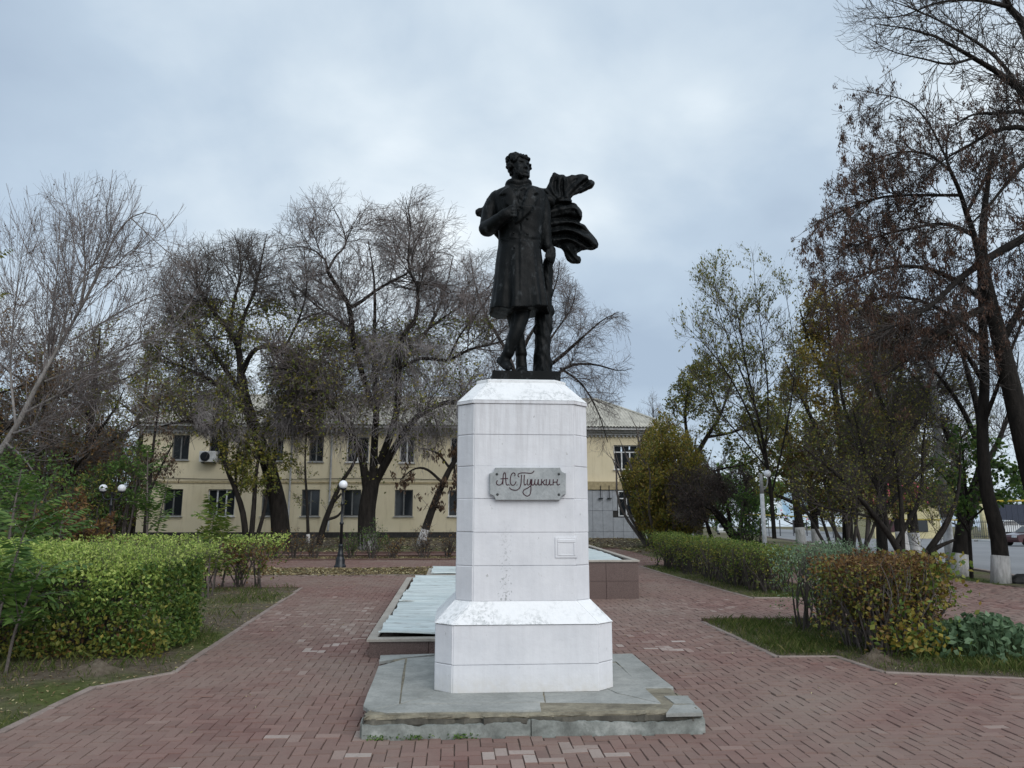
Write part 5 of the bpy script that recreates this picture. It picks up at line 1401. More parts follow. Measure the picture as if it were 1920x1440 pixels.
# weeping masses under the middle limbs
wp = inside([(600, 660), (700, 630), (760, 640), (860, 650), (885, 750), (860, 870), (790, 905), (700, 915), (640, 890), (600, 800)])
wb = sprout(la, 1500, (.8, 2.0), g, (.25, .85), (30, 90), .15, .18, 6, .3, .006, .006, bend=-1.1, rmax=.016)
wb = tuple(a[inside([(560, 600), (900, 620), (900, 820), (560, 830)])(wb[0][:, 0])] for a in wb)
wt_ = sprout(wb, 6500, (.5, 1.6), g, (.1, 1), (20, 70), -.6, .18, 4, .7, .0062, .008, keep=wp)
wt2 = sprout(wt_, 5200, (.3, .7), g, (.1, .9), (20, 55), -.5, .14, 3, .8, .0055, .009, keep=wp)
emit(t, 'trunk', [tr], 'bark', 12); emit(t, 'limb', [la], 'bark', 8)
c_ = emit(t, 'crown', [b1_, b2_], 'twig_dark', 4); emit(t, 'twigs', [tw, tw2], 'twig_red', 3); emit(t, 'drooping_twigs', [wt_, wt2], 'twig_grey', 3); emit(t, 'drooping_branches', [wb], 'twig', 4)
low_crown = inside([(560, 640), (700, 600), (930, 590), (900, 720), (880, 880), (800, 920), (660, 930), (560, 880), (520, 740)])
C, _ = pts_on(cat(tw), 13000, g); C = np.concatenate([C, pts_on(la, 700, g, (.0, .5))[0] + g.normal(0, .35, (700, 3)), pts_on(wt_, 2600, g)[0]]); C = C[low_crown(C)]
emit_leaves(t, 'leaves', C + g.normal(0, .07, C.shape), .12, .075, 'leaf_olive', g)
def lime_base(root, pts, mat='lime', jag=.02):
    mb = MB(); mb.tube(np.array([p[:3] for p in pts]), np.array([p[3] for p in pts]), 14); mb.build('limewashed_base', M[mat], root, True)
p0 = gp(690, 23.2); lime_base(t, mat='lime_worn', pts=[(p0[0], 23.2, p0[2] - .1, .435), (p0[0], 23.2, p0[2] + .25, .385), (p0[0] - .02, 23.2, p0[2] + .62, .365)])

# ------------------------------------------------------------------ the darker elm to its left
g = np.random.default_rng(22); Y = 24.0
t = tree('dense dark elm with a black trunk and olive leaves low in its crown', gp(525, Y), ELM)
tr = limbs([[(527, 1030, Y, .55), (525, 980, Y, .50), (520, 940, Y, .46), (505, 880, Y, .40), (480, 810, Y, .34), (460, 750, Y, .30), (452, 705, Y, .27)]], rk=.72)
la = limbs([[(452, 715, Y, .24), (447, 654, Y, .21), (427, 618, Y - .4, .18), (407, 594, Y - .6, .14), (375, 546, Y - 1, .09), (350, 490, Y - 1, .03)],
            [(454, 700, Y, .2), (470, 665, Y - .6, .17), (491, 650, Y - .9, .15), (532, 654, Y - 1.4, .13), (576, 674, Y - 1.8, .10), (620, 682, Y - 2, .07), (660, 700, Y - 2, .03)],
            [(447, 654, Y, .18), (455, 600, Y + .5, .14), (475, 550, Y + .8, .10), (490, 490, Y + 1, .06), (500, 440, Y + 1, .02)],
            [(427, 618, Y - .4, .12), (440, 560, Y - .6, .1), (452, 500, Y - .6, .06), (440, 440, Y - .6, .02)],
            [(500, 870, Y, .26), (440, 820, Y - 1, .2), (400, 800, Y - 1.6, .15), (350, 790, Y - 2, .1), (300, 800, Y - 2.4, .04)],
            [(470, 780, Y, .22), (420, 730, Y + .6, .17), (370, 700, Y + 1, .12), (320, 680, Y + 1.4, .07), (280, 670, Y + 1.5, .03)],
            [(500, 870, Y, .22), (540, 800, Y - .5, .17), (570, 750, Y - 1, .12), (600, 720, Y - 1.2, .06)],
            [(460, 750, Y, .2), (400, 660, Y + 1, .14), (340, 590, Y + 1.6, .08), (300, 530, Y + 1.8, .03)],
            [(532, 654, Y - 1.4, .09), (560, 600, Y - 1, .07), (575, 540, Y - 1, .04), (570, 470, Y - 1, .02)]])
la = (la[0], np.maximum(la[1] * .60, .004))
crown = [(255, 640), (280, 520), (330, 440), (420, 425), (520, 430), (590, 450), (660, 560), (660, 780), (620, 920), (460, 930), (390, 840), (270, 770)]
kp = inside(crown)
b1_ = sprout(la, 300, (1.1, 2.8), g, (.25, 1), (25, 75), .08, .17, 7, .55, .010, .012, keep=kp)
b2_ = sprout(b1_, 2200, (.6, 1.6), g, (.15, 1), (25, 65), .05, .18, 5, .6, .008, .010, keep=kp)
tw = sprout(b2_, 12500, (.35, 1.0), g, (.1, 1), (20, 60), .0, .2, 3, .7, .006, .009, keep=kp, shrink=.2)
wp = inside([(440, 720), (560, 690), (640, 720), (650, 850), (590, 890), (480, 860), (370, 820), (350, 760)])
wb = sprout(la, 1200, (.8, 1.9), g, (.25, .9), (30, 90), .15, .18, 6, .3, .006, .006, bend=-1.1, rmax=.016)
wb = tuple(a[inside([(350, 640), (660, 640), (660, 820), (350, 830)])(wb[0][:, 0])] for a in wb)
wt_ = sprout(wb, 8000, (.5, 1.6), g, (.1, 1), (20, 70), -.6, .18, 4, .7, .0062, .008, keep=wp); wt2 = sprout(wt_, 4500, (.3, .7), g, (.1, .9), (20, 55), -.5, .14, 3, .8, .0055, .009, keep=wp)
emit(t, 'trunk', [tr], 'bark', 12); emit(t, 'limb', [la], 'bark', 8); emit(t, 'crown', [b1_, b2_], 'twig_dark', 4); emit(t, 'twigs', [tw], 'twig', 3); emit(t, 'drooping_twigs', [wt_, wt2], 'twig_grey', 3); emit(t, 'drooping_branches', [wb], 'twig', 4)
lc = inside([(270, 620), (380, 560), (520, 560), (660, 620), (650, 800), (620, 930), (450, 930), (400, 840), (270, 780)])
C = np.concatenate([pts_on(tw, 15000, g)[0], pts_on(tr, 500, g, (.5, 1))[0] + g.normal(0, .6, (500, 3)), pts_on(b2_, 3000, g)[0]]); C = C[lc(C)]
emit_leaves(t, 'leaves', C + g.normal(0, .07, C.shape), .125, .078, 'leaf_olive', g)

# third elm, its trunk hidden behind the pedestal
g = np.random.default_rng(23); Y = 27.0
t = tree('bare elm behind the pedestal with its limbs reaching out to the right of the statue', gp(945, Y), ELM)
tr = limbs([[(945, 1030, Y, .45), (945, 940, Y, .38), (955, 850, Y, .33), (965, 780, Y, .3), (975, 730, Y, .26)]], rk=.72)
la = limbs([[(970, 760, Y, .22), (1000, 710, Y - .4, .18), (1050, 670, Y - .7, .14), (1095, 630, Y - 1, .09), (1130, 600, Y - 1, .05), (1160, 585, Y - 1, .02)],
            [(960, 790, Y, .2), (1010, 740, Y + .2, .16), (1060, 690, Y + .4, .12), (1110, 683, Y + .4, .08), (1160, 695, Y + .4, .04), (1185, 690, Y + .4, .015)],
            [(975, 730, Y, .2), (980, 660, Y, .15), (1010, 600, Y, .1), (1040, 540, Y, .06), (1050, 490, Y, .02)], [(975, 730, Y, .2), (950, 660, Y + .5, .15), (910, 590, Y + .8, .1), (890, 530, Y + 1, .05), (880, 470, Y + 1, .02)],
            [(960, 800, Y, .18), (910, 760, Y + .4, .13), (870, 730, Y + .6, .08), (840, 700, Y + .8, .03)], [(1000, 710, Y - .4, .12), (1030, 640, Y - .3, .09), (1070, 580, Y, .05), (1080, 540, Y, .02)], [(1050, 690, Y + .3, .1), (1090, 720, Y, .07), (1120, 770, Y, .05), (1140, 830, Y, .02)]])
la = (la[0], np.maximum(la[1] * .62, .004))
kp = inside([(850, 470), (930, 460), (1060, 480), (1110, 560), (1185, 590), (1195, 690), (1170, 760), (1150, 860), (1000, 880), (860, 800)])
b1_ = sprout(la, 130, (.9, 2.2), g, (.25, 1), (25, 70), .05, .16, 7, .55, .009, .010, keep=kp); b2_ = sprout(b1_, 900, (.6, 1.5), g, (.15, 1), (25, 65), .0, .17, 5, .6, .008, .009, keep=kp); tw = sprout(b2_, 4200, (.4, 1.0), g, (.1, 1), (20, 60), -.08, .2, 3, .7, .006, .009, keep=kp, shrink=.2)
tw2 = sprout(tw, 3600, (.25, .6), g, (.2, .9), (25, 55), -.1, .14, 3, .8, .0052, .009, keep=kp)
emit(t, 'trunk', [tr], 'bark', 10); emit(t, 'limb', [la], 'bark', 7); emit(t, 'crown', [b1_, b2_], 'twig_dark', 4); emit(t, 'twigs', [tw, tw2], 'twig_red', 3)

# small trees by the building
def small_tree(label, Y, paths, keep_poly, n=(30, 140, 500), L=(.7, .45, .35), leaves=None, lm='leaf_olive', ls=(.09, .055), up=.05, bark='bark', tw_m='twig', group=None, lime=None, seed=1, bend=None, leaf_axis=None, S=8, base_px=None, tip=.004, wob=.17, cat_='tree', name='tree', spread=.05, rk=1.0):
    g = np.random.default_rng(seed)
    b = paths[0][0]; t = tree(label, gp(b[0], b[2]) if base_px is None else gp(base_px, Y), group, name, cat_)
    la = limbs(paths, 14, rk); kp = inside(keep_poly) if keep_poly else None
    b1 = sprout(la, n[0], (L[0] * .6, L[0] * 1.4), g, (.3, 1), (25, 65), up, wob, 6, .6, tip * 1.6, .012, keep=kp)
    b2 = sprout(cat(b1), n[1], (L[1] * .6, L[1] * 1.4), g, (.15, 1), (25, 65), up, wob, 4, .65, tip, .009, keep=kp, bend=bend)
    b3 = sprout(b2, n[2], (L[2] * .5, L[2] * 1.4), g, (.1, 1), (20, 60), up, wob, 3, .7, tip * .8, .008, keep=kp, shrink=.2, bend=bend) if n[2] else (np.zeros((0, 3, 3)), np.zeros((0, 3)))
    emit(t, 'trunk', [la], bark, S); emit(t, 'crown', [b1], tw_m, 4); emit(t, 'twigs', [b2, b3], tw_m, 3)
    if leaves:
        src = [s for s in (b3, b2) if len(s[0])]
        C = np.concatenate([pts_on(s, int(leaves * k), g)[0] for s, k in zip(src, (.75, .35))])
        if kp: C = C[kp(C)]
        emit_leaves(t, 'leaves', C + g.normal(0, spread, C.shape), ls[0], ls[1], lm, g, leaf_axis, .6 if leaf_axis is not None else 0)
    if lime is not None:
        p, r = la[0][0], la[1][0]; z0 = p[0, 2]; k = p[:, 2] < z0 + lime
        q = np.c_[p[k], r[k] * 1.03 + .004]; lime_base(t, q)
    return t, g
small_tree('multi-stemmed young maple with olive leaves in front of the black trunked elm', 22.5, [[(462, 1020, 22.5, .12), (455, 960, 22.5, .11), (440, 915, 22.4, .09), (425, 880, 22.3, .07), (410, 830, 22.2, .04), (400, 780, 22, .02)], [(470, 1020, 22.5, .11), (476, 950, 22.6, .09), (480, 890, 22.7, .07), (490, 830, 22.8, .04), (500, 780, 23, .02)],
    [(455, 960, 22.5, .07), (445, 930, 22.5, .06), (442, 880, 22.5, .04), (450, 820, 22.5, .02)], [(478, 1020, 22.6, .08), (495, 960, 22.8, .07), (505, 900, 23, .05), (520, 850, 23, .03)]], [(370, 820), (420, 760), (520, 770), (570, 830), (560, 950), (500, 960), (400, 950)], (40, 200, 700), (.9, .6, .4), 3600, 'leaf_olive', (.11, .075), .05, group=ELM, seed=31)
small_tree('slim leaning tree with a limewashed foot and hanging brown leaves near the pedestal', 22.0, [[(788, 1024, 22, .17), (800, 985, 22, .15), (818, 935, 22, .13), (838, 890, 22, .11), (858, 855, 22, .08), (875, 830, 22, .05)], [(830, 905, 22, .06), (800, 880, 21.8, .05), (775, 880, 21.6, .03), (750, 900, 21.5, .015)], [(845, 880, 22, .05), (820, 850, 22, .04), (790, 840, 22, .02)], [(850, 865, 22, .05), (856, 910, 21.9, .03), (855, 960, 21.8, .01)]],
    [(730, 840), (800, 820), (880, 800), (870, 960), (800, 960), (730, 960)], (22, 90, 260), (.6, .4, .3), 620, 'leaf_brown', (.17, .07), -.15, group=ELM, lime=.85, seed=32, leaf_axis=(0, 0, -1))
small_tree('bare broken leaning stem behind the single globe lamp', 22.4, [[(598, 1022, 22.4, .12), (607, 985, 22.4, .11), (622, 945, 22.4, .095), (640, 905, 22.4, .08), (658, 878, 22.4, .06), (672, 850, 22.4, .03)], [(612, 975, 22.4, .06), (632, 968, 22.4, .05), (641, 958, 22.4, .035)], [(622, 945, 22.4, .06), (636, 930, 22.3, .045), (640, 925, 22.3, .03)]], [(590, 820), (700, 800), (700, 960), (590, 960)], (14, 40, 90), (.5, .4, .3), 120, 'leaf_olive', group=ELM, seed=33)
small_tree('thin upright sapling with a pale foot between the two elms', 22.6, [[(578, 1018, 22.6, .07), (577, 980, 22.6, .06), (575, 930, 22.6, .05), (572, 870, 22.6, .035), (575, 800, 22.6, .015)]], [(540, 780), (620, 780), (620, 980), (540, 980)], (18, 60, 160), (.6, .4, .3), 260, 'leaf_olive', group=ELM, lime=.6, seed=34)
small_tree('slender bare sapling with a few brown leaves at the left corner of the building', 21.0, [[(272, 1010, 21, .09), (276, 950, 21, .08), (283, 880, 21, .06), (292, 800, 21, .04), (305, 720, 21, .02)], [(278, 930, 21, .05), (300, 880, 21, .04), (325, 830, 21, .02)]], [(240, 700), (360, 700), (370, 960), (240, 960)], (24, 90, 300), (.8, .5, .4), 420, 'leaf_brown', (.12, .06), -.1, group=ELM, seed=35, leaf_axis=(0, 0, -1))

# ------------------------------------------------------------------ the arching birch at the left edge
g = np.random.default_rng(41); Y = 12.0
t = tree('leaning pale birch with arching white branches at the left edge of the photo', gp(-40, Y), 'trees at the left edge')
tr = limbs([[(-60, 1020, Y, .19), (-35, 920, Y, .18), (-5, 855, Y, .165), (30, 800, Y, .15), (70, 722, Y, .135), (110, 650, Y, .115), (150, 580, Y - .1, .095), (190, 500, Y - .2, .07), (215, 445, Y - .3, .055), (245, 408, Y - .4, .042), (275, 398, Y - .5, .034), (300, 410, Y - .6, .026), (312, 440, Y - .6, .018), (317, 475, Y - .6, .008)]], 30)
la = limbs([[(60, 740, Y, .06), (85, 690, Y + .3, .05), (98, 600, Y + .5, .035), (108, 500, Y + .6, .02), (112, 400, Y + .6, .008)], [(85, 715, Y, .045), (170, 682, Y - .4, .036), (260, 642, Y - .8, .026), (335, 632, Y - 1, .016), (375, 645, Y - 1.1, .008)],
            [(45, 775, Y, .045), (110, 740, Y - .4, .037), (180, 700, Y - .7, .029), (218, 706, Y - .9, .022), (250, 735, Y - 1, .015), (292, 802, Y - 1.1, .007)], [(60, 765, Y, .04), (120, 752, Y - .3, .03), (165, 748, Y - .5, .02), (205, 760, Y - .6, .008)],
            [(130, 640, Y, .04), (190, 606, Y + .4, .032), (270, 562, Y + .7, .022), (330, 546, Y + .9, .014), (368, 552, Y + 1, .007)], [(20, 815, Y, .05), (60, 800, Y - .4, .04), (95, 780, Y - .5, .02)], [(30, 800, Y, .05), (20, 700, Y + .6, .04), (25, 600, Y + .9, .028), (40, 480, Y + 1, .014), (48, 420, Y + 1, .006)],
            [(150, 580, Y - .1, .05), (160, 500, Y + .3, .035), (150, 420, Y + .4, .018), (140, 350, Y + .4, .006)], [(110, 650, Y, .05), (135, 560, Y - .5, .036), (200, 450, Y - .7, .02), (210, 360, Y - .7, .007)], [(245, 408, Y - .4, .025), (300, 460, Y - .2, .018), (350, 500, Y - .1, .01)],
            [(190, 500, Y - .2, .04), (215, 500, Y + .2, .03), (250, 470, Y + .3, .02), (280, 520, Y + .4, .008)], [(10, 830, Y, .05), (45, 860, Y - .6, .035), (75, 905, Y - .8, .015)]], 14)
tr = (tr[0], tr[1] * np.interp(np.linspace(0, 1, tr[1].shape[1]), [0, .3, .5, 1], [.55, .42, .34, .45])); la = (la[0], np.maximum(la[1] * .66, .004))
kp = inside([(-200, 200), (40, 310), (300, 320), (390, 440), (400, 640), (350, 820), (200, 840), (-200, 860)])
sh = sprout(cat(la, limbs([[(20, 800, Y, .1), (110, 650, Y, .1), (190, 500, Y, .06)]], 14)), 320, (1.2, 3.4), g, (.15, .95), (15, 60), .55, .06, 7, .35, .0055, .006, keep=kp, shrink=.2, rmax=.015)
b1_ = sprout(la, 420, (.7, 1.7), g, (.2, 1), (25, 70), .1, .15, 6, .5, .005, .007, keep=kp)
tw = sprout(cat(b1_), 3000, (.3, .9), g, (.1, 1), (20, 60), .05, .14, 4, .6, .004, .007, keep=kp); tw2 = sprout(sh, 2200, (.25, .7), g, (.1, .95), (15, 45), .25, .1, 4, .6, .0036, .007, keep=kp)
tw3 = sprout(tw, 2600, (.15, .45), g, (.2, 1), (20, 55), .0, .12, 3, .7, .0034, .008, keep=kp)
emit(t, 'trunk', [tr], 'birch', 10); emit(t, 'limb', [la], 'birch', 7); emit(t, 'crown', [b1_], 'twig_grey', 4); emit(t, 'shoots', [sh], 'twig_red', 4); emit(t, 'twigs', [tw, tw2, tw3], 'twig_red', 3)
C = pts_on(tw, 500, g)[0]; emit_leaves(t, 'leaves', C, .06, .04, 'leaf_brown', g, (0, 0, -1), .4)

# ------------------------------------------------------------------ generic bushes and distant trees
def bush(label, x, y, H, W, g, stems=14, leaves=2500, lm='leaf_olive', ls=(.07, .045), up=.25, tw_m='twig_dark', group=None, name='shrub', cat_='shrub', n2=10, n3=5, D=None, top=0., L2=.35, tip=.0035, lo=.12, spread=.04, flat=0., kp=None, leaf_axis=None, aw=.5, lm2=None, f2=.3):
    z = float(gz(x, y)); t = thing(name, label, cat_, (x, y, z), group); D = D or W
    ps = []
    for k in range(stems):
        a = g.uniform(0, 6.28); r = math.sqrt(g.uniform(.02, 1))
        ex, ey = math.cos(a) * r, math.sin(a) * r
        h = H * (1 - .35 * r * r) * g.uniform(.8, 1.05)
        b = (x + ex * W * .12, y + ey * D * .12, z - .05)
        ps.append([(*b, .012 * H + .006), (x + ex * W * .28 + g.normal(0, .05 * W), y + ey * D * .28, z + h * .4, .009 * H + .005), (x + ex * W * .45 + g.normal(0, .05 * W), y + ey * D * .45, z + h * .78, .005 * H + .003), (x + ex * W * .5 + g.normal(0, .06 * W), y + ey * D * .5, z + h, .003)])
    st = strands(ps, 8)
    b1 = sprout(st, stems * n2, (L2 * H * .5, L2 * H * 1.3), g, (lo, 1), (25, 65), up, .17, 5, .6, tip, .010, keep=kp)
    b2 = sprout(b1, stems * n2 * n3, (L2 * H * .25, L2 * H * .7), g, (.15, 1), (25, 60), up * .7, .17, 3, .7, tip * .8, .009, keep=kp)
    emit(t, 'stems', [st], tw_m, 5); emit(t, 'twigs', [b1, b2], tw_m, 3)
    if leaves:
        C = np.concatenate([pts_on(b2, int(leaves * .75), g)[0], pts_on(b1, int(leaves * .25), g)[0]])
        C = C + g.normal(0, spread, C.shape)
        if kp: C = C[kp(C)]
        if lm2:
            s = g.random(len(C)) < f2
            emit_leaves(t, 'leaves', C[~s], ls[0], ls[1], lm, g, leaf_axis, aw if leaf_axis is not None else 0, flat); emit_leaves(t, 'leaves', C[s], ls[0], ls[1], lm2, g, leaf_axis, aw if leaf_axis is not None else 0, flat)
        else: emit_leaves(t, 'leaves', C, ls[0], ls[1], lm, g, leaf_axis, aw if leaf_axis is not None else 0, flat)
    return t
def copy_tree(o, loc, rz, s, label, group=None):
    c = o.copy(); col.objects.link(c); c.location = loc; c.rotation_euler = (0, 0, rz); c.scale = (s, s, s); c['label'] = label
    if group: c['group'] = group
    for ch in o.children:
        d = ch.copy(); col.objects.link(d); d.parent = c
    return c
def gtree(label, x, y, H, W, g, r=.22, n=(9, 90, 700, 2600), clear=.28, leaves=0, lm='leaf_olive', ls=(.12, .07), tw_m='twig_dark', bark='bark', group=None, lean=(0, 0), lime=0., tip=.006, up=.1, upl=.15):
    z = float(gz(x, y)); t = thing('tree', label, 'tree', (x, y, z), group)
    tr = strands([[(x, y, z - .1, r * 1.15), (x + lean[0] * .3, y + lean[1] * .3, z + H * .25, r * .95), (x + lean[0] * .7, y + lean[1] * .7, z + H * .55, r * .65), (x + lean[0], y + lean[1], z + H * .95, r * .12)]], 18)
    ps = []
    for k in range(n[0]):
        a = 6.28 * (k * .382 + g.uniform(-.1, .1)); t0 = clear + (.85 - clear) * (k / n[0]) + g.uniform(-.03, .03)
        i = t0 * 17; b = tr[0][0][int(i)]; rr = tr[1][0][int(i)] * .62
        l = W * .5 * (1.05 - .55 * (t0 - clear) / (1 - clear)) * g.uniform(.8, 1.15); e_ = H * g.uniform(.12, .25)
        d = np.array((math.cos(a), math.sin(a), 0.))
        ps.append([(*b, rr), (*(b + d * l * .35 + (0, 0, e_ * .35)), rr * .75), (*(b + d * l * .7 + (0, 0, e_ * .8) + g.normal(0, .12, 3)), rr * .45), (*(b + d * l + (0, 0, e_ * 1.2)), .012)])
    la = strands(ps, 10)
    b1 = sprout(cat(la), n[1], (W * .14, W * .30), g, (.2, 1), (25, 65), up, .16, 6, .55, tip * 1.6, .011)
    b1t = sprout(tr, n[1] // 5, (W * .12, W * .28), g, (.55, 1), (25, 60), up, .16, 6, .5, tip * 1.6, .011)
    b1 = cat(b1, b1t)
    b2 = sprout(b1, n[2], (W * .07, W * .17), g, (.15, 1), (25, 60), up, .17, 4, .6, tip, .008)
    b3 = sprout(b2, n[3], (W * .04, W * .1), g, (.1, 1), (20, 60), upl, .16, 3, .7, tip * .7, .008)
    emit(t, 'trunk', [tr], bark, 9); emit(t, 'limb', [la], bark, 6); emit(t, 'crown', [b1], tw_m, 4); emit(t, 'twigs', [b2, b3], tw_m, 3)
    if leaves:
        C = np.concatenate([pts_on(b3, int(leaves * .7), g)[0], pts_on(b2, int(leaves * .3), g)[0]]) + g.normal(0, .07, (int(leaves * .7) + int(leaves * .3), 3))
        emit_leaves(t, 'leaves', C, ls[0], ls[1], lm, g)
    if lime:
        mb = MB(); p, q = tr[0][0], tr[1][0]; k = np.arange(18) / 17 * H < lime + .4
        zz = np.linspace(z - .08, z + lime, 5); mb.tube(np.stack([np.interp(zz, p[:, 2], p[:, 0]), np.interp(zz, p[:, 2], p[:, 1]), zz], 1), np.interp(zz, p[:, 2], q) * 1.02 + .006, 12); mb.build('limewashed_base', M['lime'], t, True)
    return t
# thicket behind the left hedge
g = np.random.default_rng(51); TH_ = 'shrubs and young trees in the thicket on the left'
th = [(20, 24, 5.2, 5.5, 'leaf_olive', 'tangled dark thicket with olive leaves at the far left edge'), (110, 27, 6.2, 5.5, 'leaf_rust', 'brown twiggy thicket behind the double globe lamp, left of its post'), (185, 29, 5.6, 4.2, 'leaf_rust', 'reddish brown thicket behind the double globe lamp, right of its post'),
      (232, 36, 5.0, 3.0, 'leaf_olive', 'olive thicket beside the left corner of the yellow building'), (-80, 26, 6.5, 6, 'leaf_olive', 'dark thicket mostly cut by the left edge of the photo')]
first = {}
for px, y, H, W, lm, lb in th:
    p = gp(px, y)
    if lm in first:
        o, h0 = first[lm]; copy_tree(o, p, g.uniform(0, 6), H / h0, lb); continue
    first[lm] = (bush(lb, p[0], y, H, W, g, 16, 4600, lm, (.13, .075), .12, 'twig_dark', TH_, n2=16, n3=6, L2=.25, tip=.008, lo=.05, lm2='leaf_olive', f2=.4), H)
p = gp(240, 21); bush('bright green young tree in front of the thicket, left of the building', p[0] - .2, 21, 4.0, 2.2, g, 9, 2600, 'leaf_green', (.14, .055), -.05, 'twig_dark', TH_, n2=10, n3=4, L2=.25, tip=.006, lo=.3)
for px, y, H, W, lm, lb in ((40, 13.5, 3.0, 3.6, 'leaf_green', 'dark green leafy shrub behind the left end of the front hedge'), (125, 20, 3.2, 3.0, 'leaf_olive', 'olive green shrub to the left of the double globe lamp'), (-40, 10, 3.4, 3.2, 'leaf_green', 'dark green shrub at the left edge behind the hedge'), (120, 9.5, 1.9, 1.8, 'leaf_rust', 'low rusty shrub rising just behind the front hedge')):
    p = gp(px, y); bush(lb, p[0], y, H, W, g, 14, 3200, lm, (.10, .055), .05, 'twig_dark', TH_, n2=12, n3=5, L2=.25, tip=.006, lo=.1)
g = np.random.default_rng(53)
tt0 = {}
for px, y, H, W, lb, lm in ((60, 24, 9.6, 7.5, 'tall dark twiggy tree behind the birch at the far left', 'leaf_rust'), (150, 24, 9.4, 6.0, 'tall dark twiggy tree behind the double globe lamp', 'leaf_olive'), (-90, 20, 8.6, 7.0, 'tall twiggy tree cut by the left edge behind the birch', 'leaf_rust'), (250, 52, 14.0, 7.0, 'tall twiggy tree standing behind the left end of the yellow building', 'leaf_olive')):
    p = gp(px, y)
    if lm in tt0: copy_tree(tt0[lm][0], p, g.uniform(0, 6), H / tt0[lm][1], lb)
    else: tt0[lm] = (gtree(lb, p[0], y, H, W, g, .2, (10, 130, 1100, 4200), .16, 4200, lm, (.12, .075), 'twig', 'bark', TH_, tip=.0085, up=.15), H)
far_lb = ['distant bare tree above the right end of the building roof', 'distant dark tree on the skyline beyond the far road, left of the lamp pole', 'distant dark tree on the skyline above the billboard', 'distant tree on the skyline behind the pink roof', 'distant tree on the skyline above the raised gas pipe', 'distant tree on the skyline at the right edge above the gate',
          'distant tree over the far road between the bush and the lamp pole', 'distant bare tree behind the building roof just right of the pedestal', 'distant tree behind the left end of the building roof', 'distant tree behind the thicket at the far left']
g = np.random.default_rng(52)
p = gp(1232, 62); ft = gtree(far_lb[0], p[0], 62, 12.6, 9, g, .25, (9, 80, 600, 2600), .3, 0, tw_m='twig', tip=.010, group='trees on the skyline')
p = gp(1400, 150); ft2 = gtree(far_lb[1], p[0], 150, 15, 14, g, .3, (9, 100, 700, 2600), .12, 5200, 'leaf_green', (.55, .4), tip=.02, group='trees on the skyline')
for lb, px, y, s in ((far_lb[2], 1490, 135, .85), (far_lb[3], 1640, 120, .8), (far_lb[4], 1800, 118, .75), (far_lb[5], 1925, 112, .7), (far_lb[6], 1345, 170, .9)):
    q = gp(px, y); copy_tree(ft2, (q[0], y, q[2] - .5), g.uniform(0, 6), s, lb)
for lb, px, y, s in ((far_lb[7], 1130, 58, .95), (far_lb[8], 330, 60, .95), (far_lb[9], 60, 48, .85)):
    q = gp(px, y); copy_tree(ft, (q[0], y, q[2]), g.uniform(0, 6), s, lb)

# ------------------------------------------------------------------ right of the pedestal: yellow bush, plum bush, sparse trees
g = np.random.default_rng(61); RT = 'trees and bushes on the right side of the park'
p = gp(1240, 25); z = p[2]
t = bush('round yellow olive bush in front of the right end of the building', p[0], 25, 6.1, 5.6, g, 34, 34000, 'leaf_yellow', (.16, .06), .22, 'twig', RT, n2=18, n3=5, L2=.22, tip=.006, lo=.06, spread=.10, leaf_axis=(0, 0, 1), aw=.35, kp=inside([(1195, 1000), (1180, 940), (1158, 895), (1190, 845), (1218, 790), (1250, 755), (1300, 815), (1345, 900), (1340, 1000)]), lm2='leaf_olive', f2=.45)
mb = MB(); mb.tube([(p[0] + .25, 25, z - .1), (p[0] + .3, 25, z + .9), (p[0] + .35, 25, z + 2.4)], [.36, .32, .22], 10); mb.build('trunk', M['bark'], t, True)
lime_base(t, [(p[0] + .25, 25, z - .08, .37), (p[0] + .275, 25, z + .45, .345)])
small_tree('dark plum twiggy bush with leaning stems beside the yellow bush', 21, [[(1382, 1012, 21, .13), (1365, 985, 21, .12), (1345, 960, 21, .1), (1318, 940, 21, .07), (1285, 925, 21, .04), (1260, 900, 21, .02)], [(1376, 1012, 21, .1), (1350, 975, 20.6, .08), (1325, 950, 20.3, .05), (1290, 950, 20, .03)], [(1372, 1000, 21, .08), (1360, 930, 21.4, .06), (1345, 880, 21.6, .03)], [(1384, 1010, 21, .09), (1395, 950, 21.3, .06), (1400, 900, 21.5, .03)], [(1335, 1012, 20.8, .08), (1325, 980, 20.8, .07), (1318, 950, 20.6, .05), (1310, 900, 20.5, .03)]],
    [(1235, 930), (1260, 870), (1310, 855), (1380, 860), (1420, 890), (1420, 1000), (1260, 990)], (90, 800, 4200), (.9, .55, .4), 5200, 'leaf_plum', (.07, .045), .1, tw_m='twig_dark', group=RT, seed=62, tip=.006)
small_tree('leaning olive tree rising behind the round yellow bush', 26, [[(1290, 1010, 26, .16), (1292, 940, 26, .15), (1300, 870, 26, .13), (1325, 820, 26, .10), (1350, 780, 26.2, .07), (1370, 720, 26.4, .04), (1380, 670, 26.5, .015)], [(1300, 870, 26, .09), (1285, 790, 26.3, .07), (1290, 730, 26.5, .045), (1300, 680, 26.6, .015)], [(1325, 820, 26, .07), (1375, 810, 25.6, .05), (1420, 790, 25.3, .03), (1450, 760, 25.2, .012)], [(1350, 780, 26.2, .05), (1330, 720, 26.5, .035), (1325, 670, 26.6, .012)], [(1296, 900, 26, .07), (1350, 880, 25.6, .05), (1400, 870, 25.4, .03), (1430, 850, 25.3, .012)]],
    [(1225, 760), (1280, 690), (1340, 650), (1420, 660), (1480, 740), (1490, 860), (1430, 930), (1300, 920)], (110, 700, 2600), (1.2, .75, .5), 6500, 'leaf_olive', (.13, .08), .1, tw_m='twig', group=RT, seed=69, tip=.008)
